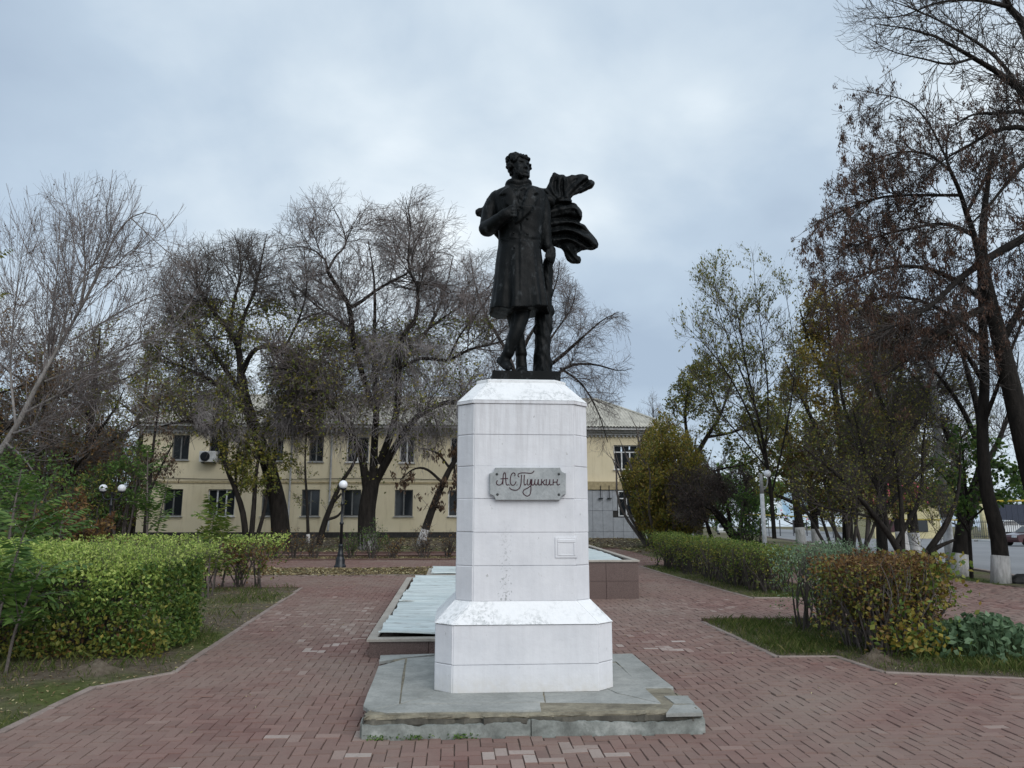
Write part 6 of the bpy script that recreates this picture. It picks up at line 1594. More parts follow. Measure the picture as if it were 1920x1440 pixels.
p = gp(1400, 19); bush('green leafy shrub between the plum bush and the pale lamp pole', p[0], 19, 2.5, 1.5, g, 9, 1500, 'leaf_green', (.10, .06), .15, 'twig_dark', RT, n2=10, n3=4, L2=.3, tip=.005)
Y = 17.0
small_tree('slender young tree with long bare shoots and few leaves against the sky', Y, [[(1452, 1010, Y, .12), (1446, 930, Y, .11), (1435, 850, Y, .09), (1418, 770, Y, .07), (1400, 690, Y, .05), (1385, 600, Y, .03), (1372, 540, Y, .012)], [(1440, 880, Y, .07), (1410, 790, Y - .4, .055), (1370, 710, Y - .6, .04), (1325, 650, Y - .8, .025), (1285, 610, Y - .9, .008)], [(1435, 850, Y, .06), (1440, 740, Y + .4, .05), (1430, 640, Y + .5, .035), (1418, 550, Y + .6, .018), (1410, 470, Y + .6, .007)],
    [(1418, 770, Y, .05), (1375, 660, Y + .5, .035), (1345, 570, Y + .6, .02), (1340, 490, Y + .6, .007)], [(1446, 930, Y, .06), (1475, 800, Y + .6, .05), (1490, 680, Y + .8, .03), (1475, 560, Y + 1, .015), (1462, 500, Y + 1, .006)], [(1440, 880, Y, .05), (1390, 820, Y + .8, .04), (1340, 760, Y + 1, .025), (1310, 700, Y + 1.2, .01)], [(1400, 690, Y, .03), (1370, 600, Y - .4, .02), (1335, 520, Y - .5, .007)]],
    [(1235, 600), (1290, 480), (1380, 450), (1500, 450), (1540, 600), (1530, 900), (1440, 960), (1300, 940), (1290, 760)], (150, 800, 2800), (1.1, .7, .4), 3800, 'leaf_olive', (.10, .05), .3, tw_m='twig', group=RT, seed=63, tip=.006, wob=.1, rk=.6, leaf_axis=(.2, 0, -1))
Y = 20.5
small_tree('olive and rust coloured tree in the middle of the right tree line', Y, [[(1590, 1030, Y, .2), (1588, 950, Y, .18), (1580, 860, Y, .15), (1570, 770, Y, .12), (1560, 680, Y, .08), (1550, 590, Y, .04), (1545, 530, Y, .015)], [(1585, 900, Y, .1), (1540, 820, Y - .5, .08), (1500, 740, Y - .8, .05), (1470, 670, Y - 1, .02)], [(1575, 830, Y, .1), (1620, 740, Y + .4, .08), (1640, 650, Y + .5, .05), (1650, 570, Y + .6, .02)], [(1565, 730, Y, .07), (1520, 650, Y + .5, .05), (1500, 580, Y + .6, .02)], [(1588, 930, Y, .09), (1650, 850, Y - .4, .07), (1700, 790, Y - .6, .04), (1730, 740, Y - .7, .015)], [(1588, 940, Y, .08), (1530, 890, Y + .6, .06), (1470, 860, Y + .8, .03)]],
    [(1440, 760), (1480, 600), (1540, 510), (1620, 530), (1690, 600), (1740, 720), (1720, 860), (1620, 930), (1480, 900)], (170, 1100, 4200), (1.4, .9, .55), 17000, 'leaf_yellow', (.125, .07), .15, tw_m='twig_dark', group=RT, seed=64, tip=.008)
fb = None
for px, y, H, W, lb in ((1585, 18.5, 4.9, 4.0, 'bushy olive small tree behind the long right hedge'), (1615, 24.0, 6.0, 4.4, 'bushy olive tree behind the tangled fruit tree')):
    p = gp(px, y); hi = lambda E: E[:, 2] > gz(E[:, 0], E[:, 1]) + 1.45 + .3 * fbm(E[:, 0] * 2, E[:, 1] * 2)
    if fb is None: fb = bush(lb, p[0], y, H, W, g, 7, 6500, 'leaf_olive', (.12, .07), .1, 'twig_dark', RT, n2=36, n3=6, L2=.26, tip=.007, lo=.3, spread=.08, lm2='leaf_rust', f2=.35, kp=hi)
    else: copy_tree(fb, p, g.uniform(0, 6), H / 4.9, lb)
# dark twiggy fruit tree behind the right front hedge
Y = 10.5
small_tree('low dark fruit tree of tangled twigs behind the right front hedge', Y, [[(1712, 1085, Y, .10), (1692, 1045, Y, .09), (1668, 1005, Y, .075), (1630, 955, Y - .2, .06), (1585, 905, Y - .4, .045), (1540, 865, Y - .5, .03), (1500, 835, Y - .6, .012)], [(1712, 1085, Y, .09), (1736, 1040, Y, .08), (1770, 990, Y, .07), (1792, 940, Y, .05), (1800, 890, Y + .1, .03), (1800, 830, Y + .1, .012)], [(1760, 1090, Y - .2, .08), (1748, 1050, Y - .2, .07), (1752, 1030, Y - .2, .06), (1790, 1012, Y - .3, .03)],
    [(1668, 1005, Y, .06), (1650, 930, Y + .4, .05), (1620, 850, Y + .6, .035), (1600, 770, Y + .7, .015)], [(1692, 1045, Y, .07), (1690, 950, Y + .3, .055), (1680, 860, Y + .4, .04), (1665, 770, Y + .5, .02), (1660, 700, Y + .5, .008)], [(1680, 1020, Y, .06), (1725, 930, Y + .6, .045), (1730, 840, Y + .8, .03), (1740, 760, Y + .9, .012)], [(1640, 970, Y, .04), (1590, 960, Y - .5, .03), (1540, 950, Y - .7, .02), (1490, 930, Y - .8, .008)]],
    [(1460, 930), (1480, 820), (1540, 720), (1640, 670), (1740, 690), (1800, 800), (1800, 960), (1720, 1030), (1560, 990)], (150, 1100, 4200), (.85, .5, .33), 4200, 'leaf_olive', (.055, .04), .1, bark='bark', tw_m='twig_dark', group=RT, seed=65, tip=.005)
Y = 16.0
small_tree('dark bare tree of dense twigs filling the gap under the seed hung branches', Y, [[(1655, 1040, Y, .17), (1652, 960, Y, .15), (1660, 870, Y, .12), (1675, 780, Y, .09), (1690, 690, Y, .055), (1700, 610, Y, .02)], [(1655, 930, Y, .1), (1610, 840, Y + .5, .08), (1580, 750, Y + .8, .05), (1570, 660, Y + 1, .02)], [(1660, 870, Y, .09), (1720, 790, Y - .5, .07), (1760, 720, Y - .8, .045), (1790, 650, Y - 1, .015)], [(1653, 960, Y, .09), (1730, 880, Y + .7, .07), (1790, 830, Y + 1, .04), (1840, 790, Y + 1.2, .015)], [(1672, 800, Y, .07), (1640, 720, Y - .6, .05), (1620, 640, Y - .8, .02)]],
    [(1530, 700), (1580, 600), (1700, 560), (1830, 620), (1880, 760), (1850, 880), (1720, 920), (1580, 900)], (160, 1000, 3400), (1.2, .75, .45), 4200, 'leaf_olive', (.10, .06), .05, tw_m='twig', group=RT, seed=68, tip=.006)
Y = 12.4
small_tree('broad leaved green sapling in front of the limewashed trunks', Y, [[(1822, 1085, Y, .05), (1818, 1010, Y, .045), (1812, 930, Y, .035), (1806, 860, Y, .02), (1800, 800, Y, .008)], [(1816, 960, Y, .03), (1775, 900, Y - .2, .022), (1745, 870, Y - .3, .01)], [(1812, 930, Y, .03), (1850, 880, Y - .3, .02), (1880, 850, Y - .4, .01)], [(1818, 1000, Y, .03), (1790, 960, Y - .3, .02), (1760, 940, Y - .4, .008)], [(1815, 980, Y, .03), (1870, 930, Y - .5, .02), (1920, 890, Y - .7, .01)]],
    [(1735, 960), (1740, 850), (1790, 780), (1860, 790), (1930, 850), (1930, 950), (1860, 1000), (1770, 1000)], (50, 190, 420), (.6, .4, .25), 1500, 'leaf_green', (.12, .09), .1, tw_m='twig_dark', group=RT, seed=66, spread=.06)
# limewashed street trees further along the road
g = np.random.default_rng(67)
for px, y, H, lb in ((1502, 36, 8.5, 'limewashed street tree along the road, left one of the farther pair'), (1530, 37, 8.0, 'limewashed street tree along the road, right one of the farther pair'), (1692, 29.5, 9.0, 'limewashed street tree beside the road in front of the pink roof, left of two'), (1713, 30.3, 8.5, 'limewashed street tree beside the road in front of the pink roof, right of two')):
    p = gp(px, y)
    if px == 1502: st0 = gtree(lb, p[0], y, H, 5.0, g, .24, (8, 80, 520, 1700), .30, 3000, 'leaf_olive', (.17, .11), tip=.008, group='limewashed street trees', lime=.95, lean=(-.4, .2))
    else: copy_tree(st0, p, g.uniform(0, 6), H / 8.5, lb)

# ------------------------------------------------------------------ the big ash trees at the right edge
BIG = 'large trees with dark trunks at the right edge'
g = np.random.default_rng(71); Y = 13.3
t = tree('forked trunk with a limewashed foot left of the other white footed trunk', gp(1798, Y), BIG)
tr = limbs([[(1797, 1088, Y, .235), (1800, 1045, Y, .215), (1805, 1000, Y, .20), (1816, 955, Y, .195), (1826, 925, Y, .18), (1838, 890, Y, .15), (1842, 850, Y, .13), (1836, 780, Y, .1), (1815, 700, Y, .07), (1790, 620, Y, .035), (1770, 560, Y, .012)]], 24)
la = limbs([[(1816, 955, Y, .14), (1806, 920, Y + .2, .12), (1795, 870, Y + .4, .1), (1770, 800, Y + .6, .07), (1740, 740, Y + .7, .04), (1700, 690, Y + .8, .015)], [(1838, 890, Y, .1), (1875, 820, Y + .5, .07), (1900, 740, Y + .7, .04), (1910, 660, Y + .8, .015)], [(1842, 850, Y, .09), (1800, 760, Y - .6, .06), (1740, 680, Y - .9, .035), (1690, 620, Y - 1, .012)]])
kp = inside([(1640, 760), (1680, 580), (1760, 520), (1930, 520), (1940, 860), (1850, 900), (1760, 860)])
b1_ = sprout(cat(la), 200, (.8, 1.8), g, (.2, 1), (25, 65), .1, .14, 7, .5, .007, .009, keep=kp); b2_ = sprout(b1_, 800, (.5, 1.2), g, (.1, 1), (25, 60), .05, .14, 5, .6, .008, .010, keep=kp); tw = sprout(b2_, 2000, (.3, .7), g, (.1, 1), (20, 55), .1, .13, 4, .7, .006, .012, keep=kp)
emit(t, 'trunk', [tr], 'bark', 12); emit(t, 'limb', [la], 'bark', 8); emit(t, 'crown', [b1_], 'twig_dark', 4); emit(t, 'twigs', [b2_, tw], 'twig_dark', 3)
p = tr[0][0]; k = p[:, 2] < gp(1798, Y)[2] + .88; lime_base(t, np.c_[p[k], tr[1][0][k] * 1.03 + .004])

def seed_bunches(root, C, g, n=17, sz=.085, wd=.024, hang=.21):
    N = len(C); c = np.repeat(C, n, 0); u = g.uniform(0, 1, N * n)
    big = np.repeat(g.uniform(.6, 1.5, N), n)
    off = np.stack([g.normal(0, .040, N * n), g.normal(0, .040, N * n), -u * hang], 1) * big[:, None]
    emit_leaves(root, 'seed_keys', c + off, sz, wd, 'seed', g, np.array((0, 0, -1.)) + g.normal(0, .25, (N * n, 3)), .8)
g = np.random.default_rng(72); Y = 11.4
t = tree('tall trunk with a limewashed foot nearest the road, hung with brown seed bunches', gp(1876, Y), BIG)
tr = limbs([[(1877, 1100, Y, .235), (1876, 1060, Y, .21), (1874, 1023, Y, .195), (1866, 982, Y, .185), (1851, 925, Y, .165), (1845, 870, Y, .15), (1842, 800, Y, .14), (1846, 720, Y, .125), (1844, 640, Y, .115), (1841, 560, Y, .1), (1838, 500, Y, .09), (1826, 440, Y - .1, .08), (1812, 400, Y - .2, .07), (1800, 360, Y - .3, .06), (1782, 320, Y - .4, .045), (1774, 290, Y - .4, .03), (1780, 230, Y - .4, .012)]], 34)
la = limbs([[(1800, 366, Y - .3, .05), (1755, 366, Y - .5, .043), (1704, 366, Y - .7, .037), (1646, 371, Y - .9, .03), (1585, 393, Y - 1.1, .022), (1540, 415, Y - 1.2, .015), (1505, 436, Y - 1.3, .006)], [(1782, 320, Y - .4, .04), (1740, 290, Y - .8, .033), (1690, 285, Y - 1, .025), (1640, 300, Y - 1.2, .015), (1600, 330, Y - 1.3, .006)],
            [(1841, 560, Y, .08), (1780, 520, Y - .7, .065), (1720, 500, Y - 1.1, .05), (1650, 505, Y - 1.5, .035), (1580, 530, Y - 1.8, .02), (1530, 560, Y - 2, .008)], [(1844, 640, Y, .08), (1780, 590, Y + .8, .065), (1710, 560, Y + 1.2, .045), (1640, 560, Y + 1.5, .03), (1570, 590, Y + 1.7, .01)],
            [(1826, 440, Y, .07), (1770, 420, Y + .6, .055), (1700, 430, Y + .9, .04), (1630, 450, Y + 1.1, .025), (1560, 490, Y + 1.2, .01)], [(1776, 300, Y - .4, .03), (1740, 230, Y - .3, .024), (1700, 190, Y - .2, .018), (1640, 175, Y - .1, .012), (1580, 165, Y, .005)], [(1812, 400, Y - .2, .05), (1850, 330, Y + .5, .038), (1880, 270, Y + .8, .022), (1900, 220, Y + 1, .008)],
            [(1846, 720, Y, .07), (1800, 650, Y - 1, .055), (1740, 620, Y - 1.5, .04), (1680, 620, Y - 1.8, .025), (1620, 650, Y - 2, .01)], [(1842, 800, Y, .06), (1880, 700, Y - .7, .045), (1910, 620, Y - .9, .03), (1940, 560, Y - 1, .012)]])
kp = inside([(1480, 450), (1540, 380), (1560, 140), (1700, 130), (1800, 180), (1960, 200), (1960, 760), (1740, 780), (1560, 720), (1490, 600)])
b1_ = sprout(la, 460, (.7, 1.8), g, (.12, 1), (25, 65), .1, .12, 7, .5, .009, .010, keep=kp, bend=-.1)
b2_ = sprout(cat(b1_), 2600, (.4, 1.1), g, (.1, 1), (25, 60), -.25, .1, 5, .65, .008, .013, keep=kp, bend=.5)
tw = sprout(b2_, 2600, (.15, .55), g, (.15, 1), (20, 55), -.2, .1, 4, .8, .007, .016, keep=kp, bend=.5)
emit(t, 'trunk', [tr], 'bark', 12); emit(t, 'limb', [la], 'bark', 8); emit(t, 'crown', [b1_], 'twig_dark', 4); emit(t, 'twigs', [b2_, tw], 'twig_dark', 3)
C = np.concatenate([pts_on(tw, 1600, g, (.5, 1))[0], pts_on(b2_, 1200, g, (.4, 1))[0]]); xx, yy_ = pxy(C); C = C[(yy_ > 150) & (yy_ < 660) & (g.random(len(C)) < np.clip(1.3 - (xx - 1500) / 560, .3, 1))]
seed_bunches(t, C, g)
p = tr[0][0]; k = p[:, 2] < gp(1876, Y)[2] + .97; lime_base(t, np.c_[p[k], tr[1][0][k] * 1.03 + .004])

g = np.random.default_rng(73); Y = 10.6
t = tree('thick dark trunk leaning in from the right edge with upturned bare twigs above', gp(1990, Y), BIG)
tr = limbs([[(2000, 1110, Y, .32), (1962, 990, Y, .29), (1928, 860, Y, .26), (1902, 750, Y, .235), (1877, 645, Y, .205), (1858, 570, Y, .17), (1846, 505, Y, .13), (1842, 440, Y, .1), (1850, 360, Y, .07), (1862, 280, Y, .035)]], 26)
la = limbs([[(1935, 890, Y, .2), (1990, 740, Y - .2, .18), (2010, 560, Y - .4, .16), (1990, 400, Y - .6, .14), (1950, 240, Y - .8, .115), (1920, 178, Y - .9, .1), (1889, 147, Y - 1, .08), (1825, 109, Y - 1.1, .055), (1758, 70, Y - 1.2, .035), (1704, 54, Y - 1.3, .022), (1640, 45, Y - 1.4, .008)], [(1990, 400, Y - .6, .12), (1960, 200, Y - .2, .11), (1920, 50, Y, .1), (1892, 13, Y, .085), (1860, -60, Y, .06), (1830, -140, Y, .03)],
            [(2010, 520, Y - .4, .14), (1965, 430, Y - .9, .12), (1920, 447, Y - 1, .11), (1860, 480, Y - 1.2, .095), (1800, 522, Y - 1.4, .075), (1750, 570, Y - 1.6, .055), (1700, 600, Y - 1.8, .035), (1640, 625, Y - 2, .018), (1590, 640, Y - 2.1, .007)], [(1990, 400, Y - .6, .09), (1960, 270, Y - .9, .08), (1920, 240, Y - 1, .07), (1863, 246, Y - 1.1, .055), (1819, 272, Y - 1.1, .04), (1774, 297, Y - 1.1, .022), (1730, 330, Y - 1.1, .008)],
            [(1950, 240, Y - .8, .08), (1920, 211, Y - 1.3, .06), (1870, 213, Y - 1.5, .045), (1825, 215, Y - 1.6, .03), (1780, 240, Y - 1.7, .012)], [(1920, 178, Y - .9, .06), (1870, 110, Y - .4, .045), (1800, 60, Y - .2, .03), (1720, 20, Y, .018), (1650, -5, Y, .008)], [(1892, 13, Y, .06), (1830, 0, Y - .5, .045), (1760, 5, Y - .8, .03), (1690, 30, Y - 1, .018), (1620, 35, Y - 1.1, .008)],
            [(1825, 109, Y - 1.1, .04), (1780, 120, Y - 1.5, .03), (1730, 110, Y - 1.7, .02), (1670, 95, Y - 1.8, .012), (1610, 60, Y - 1.9, .005)], [(1858, 570, Y, .1), (1800, 600, Y - .8, .08), (1740, 640, Y - 1.2, .055), (1680, 690, Y - 1.5, .03), (1620, 720, Y - 1.6, .01)], [(1877, 645, Y, .1), (1920, 560, Y + .5, .08), (1950, 470, Y + .6, .05), (1960, 380, Y + .6, .02)], [(1960, 270, Y - .9, .06), (1900, 330, Y - 1.5, .045), (1850, 390, Y - 1.7, .03), (1800, 440, Y - 1.8, .012)]])
kp = inside([(1560, -80), (1560, 70), (1640, 150), (1700, 160), (1560, 480), (1540, 640), (1600, 780), (1760, 780), (1980, 760), (1980, -200), (1700, -160)])
b1_ = sprout(la, 480, (.6, 1.6), g, (.15, 1), (20, 60), .0, .10, 8, .5, .009, .011, keep=kp, bend=.2)
b2_ = sprout(cat(b1_), 2500, (.45, 1.15), g, (.1, 1), (20, 55), -.5, .08, 6, .7, .009, .014, keep=kp, bend=.9)
tw = sprout(b2_, 2400, (.12, .5), g, (.2, 1), (20, 50), -.3, .08, 4, .8, .0075, .018, keep=kp, bend=.8)
emit(t, 'trunk', [tr], 'bark', 12); emit(t, 'limb', [la], 'bark', 8); emit(t, 'crown', [b1_], 'twig_dark', 4); emit(t, 'twigs', [b2_, tw], 'twig_dark', 3)
C = pts_on(tw, 1500, g, (.5, 1))[0]; xx, yy_ = pxy(C); C = C[(yy_ > 110) & (g.random(len(C)) < np.clip((yy_ - 80) / 250, 0, 1))]
seed_bunches(t, C, g)

# ------------------------------------------------------------------ hedges
def hedge(label, path, W, H, g, stems=20, leaves=9000, lm=('leaf_hedge', 'leaf_olive'), top_lm='leaf_lime', f_top=.3, ls=(.055, .035), shell=.25, stem_m='twig_dark', lowfade=.25, tfrac=.5, cs=1.0, dome=0., group='clipped hedges beside the paving', wild=.05, fill=1.0, twn=9, side_lm=None):
    P = np.array(path, float); d = np.linalg.norm(np.diff(P, axis=0), axis=1); cum = np.concatenate(([0], np.cumsum(d))); tot = cum[-1]
    def at_s(s):
        s = np.asarray(s); x = np.interp(s, cum, P[:, 0]); y = np.interp(s, cum, P[:, 1]); i = np.clip(np.searchsorted(cum, s, 'right') - 1, 0, len(d) - 1)
        T = (P[i + 1] - P[i]) / d[i][..., None]; return x, y, np.stack([-T[..., 1], T[..., 0]], -1)
    m = P.mean(0); t = thing('hedge', label, 'hedge', (m[0], m[1], float(gz(*m))), group)
    s = g.uniform(0, tot, stems); o = g.uniform(-.3, .3, stems) * W; x, y, N = at_s(s); ps = []
    for i in range(stems):
        bx_, by_ = x[i] + N[i, 0] * o[i], y[i] + N[i, 1] * o[i]; z = float(gz(bx_, by_))
        for j in range(3):
            tx_, ty_ = bx_ + g.normal(0, .16), by_ + g.normal(0, .16); h = H * g.uniform(.75, .97)
            ps.append([(bx_ + g.normal(0, .03), by_ + g.normal(0, .03), z - .03, .016), (bx_ + (tx_ - bx_) * .4 + g.normal(0, .03), by_ + (ty_ - by_) * .4, z + h * .35, .013), (tx_, ty_, z + h * .7, .009), (tx_ + g.normal(0, .06), ty_ + g.normal(0, .06), z + h, .004)])
    st = strands(ps, 8)
    def box_ok(E):
        # distance to path below half width (+ little), height below H
        A = P[:-1]; B = P[1:]; dv = B - A; q = E[:, None, :2] - A; tt = np.clip((q * dv).sum(-1) / (dv * dv).sum(-1), 0, 1); dd_ = np.sqrt(((q - dv * tt[..., None]) ** 2).sum(-1)).min(1)
        return (dd_ < W / 2 + wild) & (E[:, 2] < gz(E[:, 0], E[:, 1]) + H + wild)
    b1 = sprout(st, stems * twn, (.15, .5), g, (.25, 1), (25, 70), .1, .16, 5, .6, .0028, .010, keep=box_ok); b2 = sprout(b1, stems * twn * 3, (.08, .28), g, (.2, 1), (25, 65), .1, .16, 3, .7, .0022, .010, keep=box_ok)
    emit(t, 'stems', [st], stem_m, 5); emit(t, 'twigs', [b1, b2], stem_m, 3)
    # leaves: shell on the sides and the top, with clumps, thinner towards the ground
    n = leaves * 3; s = g.uniform(-W * .35, tot + W * .35, n); sc_ = np.clip(s, 0, tot); x, y, N = at_s(sc_); T = np.stack([N[:, 1], -N[:, 0]], -1)
    u = g.uniform(-1, 1, n); v = g.uniform(0, 1, n) ** .8
    r = 1 - np.abs(g.normal(0, shell, n)); pick = g.random(n) < .42
    su = np.where(pick, u, np.sign(u) * np.clip(r, 0, 1)); sv = np.where(pick, np.clip(r + .02, .3, 1.03), v)
    corner = np.clip((np.abs(su) ** 6 + sv ** 8), 0, 2); ok = corner < 1.5
    hx_ = s - sc_
    px_ = x + N[:, 0] * su * W / 2 + T[:, 0] * hx_; py_ = y + N[:, 1] * su * W / 2 + T[:, 1] * hx_
    bump = .06 * fbm(px_ * 2.2, py_ * 2.2) ; zz = gz(px_, py_) + sv * (H + bump + dome * (.6 - su ** 2) + .5 * dome * np.sin(s * 1.9 + 1))
    px_ += N[:, 0] * np.sign(su) * .06 * fbm(s * 2.5, sv * 3 + 2 * np.sign(su)); py_ += N[:, 1] * np.sign(su) * .06 * fbm(s * 2.5, sv * 3)
    clump = fbm(s * 4.2 + su, sv * 5 + su * 2.1) + .6 * fbm(s * 9 + 3, sv * 10 + su * 4)
    dens = np.clip(.5 + .75 * cs * clump, .02, 1) * np.clip(sv / lowfade, .12, 1) if lowfade > 0 else np.clip(.6 + .5 * clump, .06, 1)
    dens = np.where(pick, np.clip(dens + .35, 0, 1), dens)
    ok &= g.random(n) < dens
    C = np.stack([px_, py_, zz], -1)[ok][:leaves]; sv, pk, s_ = sv[ok][:leaves], pick[ok][:leaves], s[ok][:leaves]; C += g.normal(0, .018, C.shape)
    kk = g.random(len(C)) < tfrac; tp = pts_on(b2, int(kk.sum()), g)[0]; C[kk] = tp + g.normal(0, .012, tp.shape); sv[kk] = (tp[:, 2] - gz(tp[:, 0], tp[:, 1])) / H
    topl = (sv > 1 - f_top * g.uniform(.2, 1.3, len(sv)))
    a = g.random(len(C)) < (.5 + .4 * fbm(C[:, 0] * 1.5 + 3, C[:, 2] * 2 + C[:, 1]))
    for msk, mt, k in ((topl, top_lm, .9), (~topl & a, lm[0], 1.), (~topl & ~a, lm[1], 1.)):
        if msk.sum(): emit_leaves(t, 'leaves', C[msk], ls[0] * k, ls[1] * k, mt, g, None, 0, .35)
    return t
g = np.random.default_rng(81)
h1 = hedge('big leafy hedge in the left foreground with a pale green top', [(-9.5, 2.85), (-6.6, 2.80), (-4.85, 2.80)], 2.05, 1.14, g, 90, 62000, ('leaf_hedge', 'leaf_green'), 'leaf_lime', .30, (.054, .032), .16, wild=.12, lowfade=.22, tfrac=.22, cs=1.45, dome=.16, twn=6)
h2 = hedge('shorter clipped hedge behind the big left one with bare stems showing below', [(-8.4, 9.6), (-5.9, 9.65), (-4.75, 9.75)], 1.3, 1.12, g, 34, 11000, ('leaf_hedge', 'leaf_rust'), 'leaf_lime', .22, (.06, .036), .24, lowfade=1.1)
h3 = hedge('long low hedge running back along the right of the plaza', [(5.95, 7.7), (5.75, 10.5), (5.6, 13.0), (5.55, 15.2)], .95, .98, g, 90, 14500, ('leaf_olive', 'leaf_hedge'), 'leaf_hedge', .2, (.052, .03), .24, lowfade=1.4, cs=1.3, tfrac=.35)
h4 = hedge('slim blue green shrub ending the right hedge at the small cross path', [(4.35, 3.2), (4.75, 3.6), (5.6, 4.1)], .8, 1.22, g, 22, 5600, ('leaf_mint', 'leaf_green'), 'leaf_mint', .3, (.05, .020), .3, lowfade=.75, wild=.12)
h5 = hedge('rust and olive hedge in the right foreground with yellow green leaves low down', [(4.40, 1.75), (4.8, 1.95), (5.35, 2.25)], 1.0, 1.15, g, 60, 12500, ('leaf_olive', 'leaf_rust'), 'leaf_rust', .13, (.05, .03), .3, stem_m='twig', lowfade=1.3, wild=.10, cs=1.3, tfrac=.6)
q = np.random.default_rng(82)
C = np.concatenate([np.c_[q.normal(4.85, .26, 520), q.normal(1.36, .16, 520), np.abs(q.normal(0, .30, 520)) + .1], np.c_[q.normal(5.5, .2, 620), q.normal(2.1, .3, 620), q.uniform(.55, 1.22, 620)]]); C[:, 2] += gz(C[:, 0], C[:, 1])
emit_leaves(h5, 'leaves', C[::2], .07, .05, 'leaf_yellow', q, None, 0, .4); emit_leaves(h5, 'leaves', C[1::2], .07, .05, 'leaf_hedge', q, None, 0, .4)
C = np.c_[q.uniform(-7.6, -4.0, 2200), q.uniform(1.72, 2.05, 2200), np.abs(q.normal(0, .26, 2200)) + .06]; C[:, 2] += gz(C[:, 0], C[:, 1])
emit_leaves(h1, 'leaves', C[:1800], .058, .042, 'leaf_olive', q, None, 0, .4); emit_leaves(h1, 'leaves', C[1800:], .05, .035, 'leaf_rust', q, None, 0, .4)
# its near end, seen from the path
n = 9000; y = q.uniform(1.80, 3.75, n); h = q.uniform(.06, 1.12, n); x = -4.02 - .30 * np.abs((y - 2.8) / 1.0) ** 3 - np.abs(q.normal(0, .13, n)) + .07 * fbm(y * 3, h * 4)
k = q.random(n) < np.clip(.55 + .7 * fbm(y * 4.5 + 2, h * 6), .08, 1); C = np.stack([x, y, gz(x, y) + h], -1)[k]; m3 = q.random(len(C))
emit_leaves(h1, 'leaves', C[m3 < .55], .054, .032, 'leaf_hedge', q, None, 0, .35); emit_leaves(h1, 'leaves', C[m3 >= .55], .056, .036, 'leaf_green', q, None, 0, .35)
# feathery new shoots on the top of the big hedge
N = 2200; x = q.uniform(-9.4, -3.85, N); y = q.uniform(1.85, 3.8, N); a = np.stack([x, y, gz(x, y) + 1.06 + .16 * (.6 - ((y - 2.8) / 1.02) ** 2)], -1); dv = np.c_[q.normal(.02, .09, N), q.normal(-.01, .09, N), q.uniform(.06, .24, N)]
sp_ = np.stack([a, a + dv * .6, a + dv + np.c_[q.normal(0, .04, (N, 2)), np.zeros(N)]], 1)
emit(h1, 'twigs', [(sp_, np.tile(np.array((.0022, .0018, .0012)), (N, 1)))], 'twig', 3)
C = pts_on((sp_, np.ones((N, 3))), 17000, q, (.1, 1))[0]; emit_leaves(h1, 'leaves', C + q.normal(0, .008, C.shape), .038, .018, 'leaf_lime', q, np.array((0, 0, 1.)), .35)
# twiggy shrubs in the strip before the building
g = np.random.default_rng(83)
for k, (px, H, W, lv) in enumerate(((553, .95, .9, 160), (590, .8, .8, 120), (660, .85, .8, 260), (700, 1.15, .9, 420), (736, .7, .9, 200), (795, 1.05, 1.0, 120), (838, .9, .8, 90), (515, .9, .9, 160))):
    p = gp(px, 18.6)
    bush(['bare twiggy shrub in the curbed strip before the building, by the hedge end', 'small bare shrub in the curbed strip between the hedge and the globe lamp', 'twiggy shrub in the curbed strip just right of the globe lamp', 'greenish shrub in the curbed strip in front of the big elm trunk', 'low sparse shrub in the curbed strip right of the elm trunk', 'dense dark shrub in the curbed strip under the leaning tree', 'thin shrub in the curbed strip beside the pedestal edge', 'twiggy shrub in the curbed strip behind the left hedge'][k],
         p[0], 18.6, H, W, g, 9, lv, 'leaf_green' if k in (2, 3) else 'leaf_rust', (.06, .04), .2, 'twig_dark', 'shrubs in the strip before the building', n2=8, n3=4, L2=.4, tip=.004)
# pinnate saplings
def pinnate(label, base, stems, g, Lr=.55, pairs=9, leaf=(.13, .042), group='saplings with feathered leaves', mat='leaf_green'):
    t = thing('sapling', label, 'sapling', base, group); st = strands(stems, 10)
    fr = sprout(st, int(len(stems) * 15), (Lr * .7, Lr * 1.25), g, (.35, 1), (40, 75), .35, .05, 9, .5, .002, .007, bend=-.75, shrink=.15)
    emit(t, 'stems', [st], 'twig', 6); emit(t, 'leaf_stalks', [fr], 'twig', 3)
    P = fr[0]; vs = []
    for u in np.linspace(.12, 1, pairs):
        i = u * 8; a = min(int(i), 7); f = i - a; c = P[:, a] * (1 - f) + P[:, a + 1] * f; T = unit(P[:, a + 1] - P[:, a]); sd_ = unit(np.cross(T, np.array((0, 0, 1.))) + g.normal(0, .12, T.shape))
        for s in (-1, 1):
            ax = unit(sd_ * s * .9 + T * .35 + np.array((0, 0, -.35)) + g.normal(0, .1, T.shape)); L = leaf[0] * (.65 + .6 * math.sin(math.pi * min(u, .95))) * g.uniform(.8, 1.2, len(c))[:, None]
            w = unit(np.cross(ax, np.cross(T, ax)) + T) * leaf[1] * .5; vs.append(np.stack([c, c + ax * L * .4 + w, c + ax * L, c + ax * L * .4 - w], 1))
    v = np.concatenate(vs); n = len(v); obj('leaves', v.reshape(-1, 3), np.arange(n * 4).reshape(n, 4), M[mat], t, False, np.clip(g.normal(.55, .25, n), 0, 1))['kind'] = 'stuff'; return t
g = np.random.default_rng(84)
def stem(px, Y, top, lean, r=.018): 
    a = gp(px, Y); b = at(px + lean, top, Y + .2); return [(*a, r), (a[0] + (b[0] - a[0]) * .3, Y, a[2] + (b[2] - a[2]) * .4, r * .8), (a[0] + (b[0] - a[0]) * .7, Y + .1, a[2] + (b[2] - a[2]) * .75, r * .6), (*b, r * .3)]
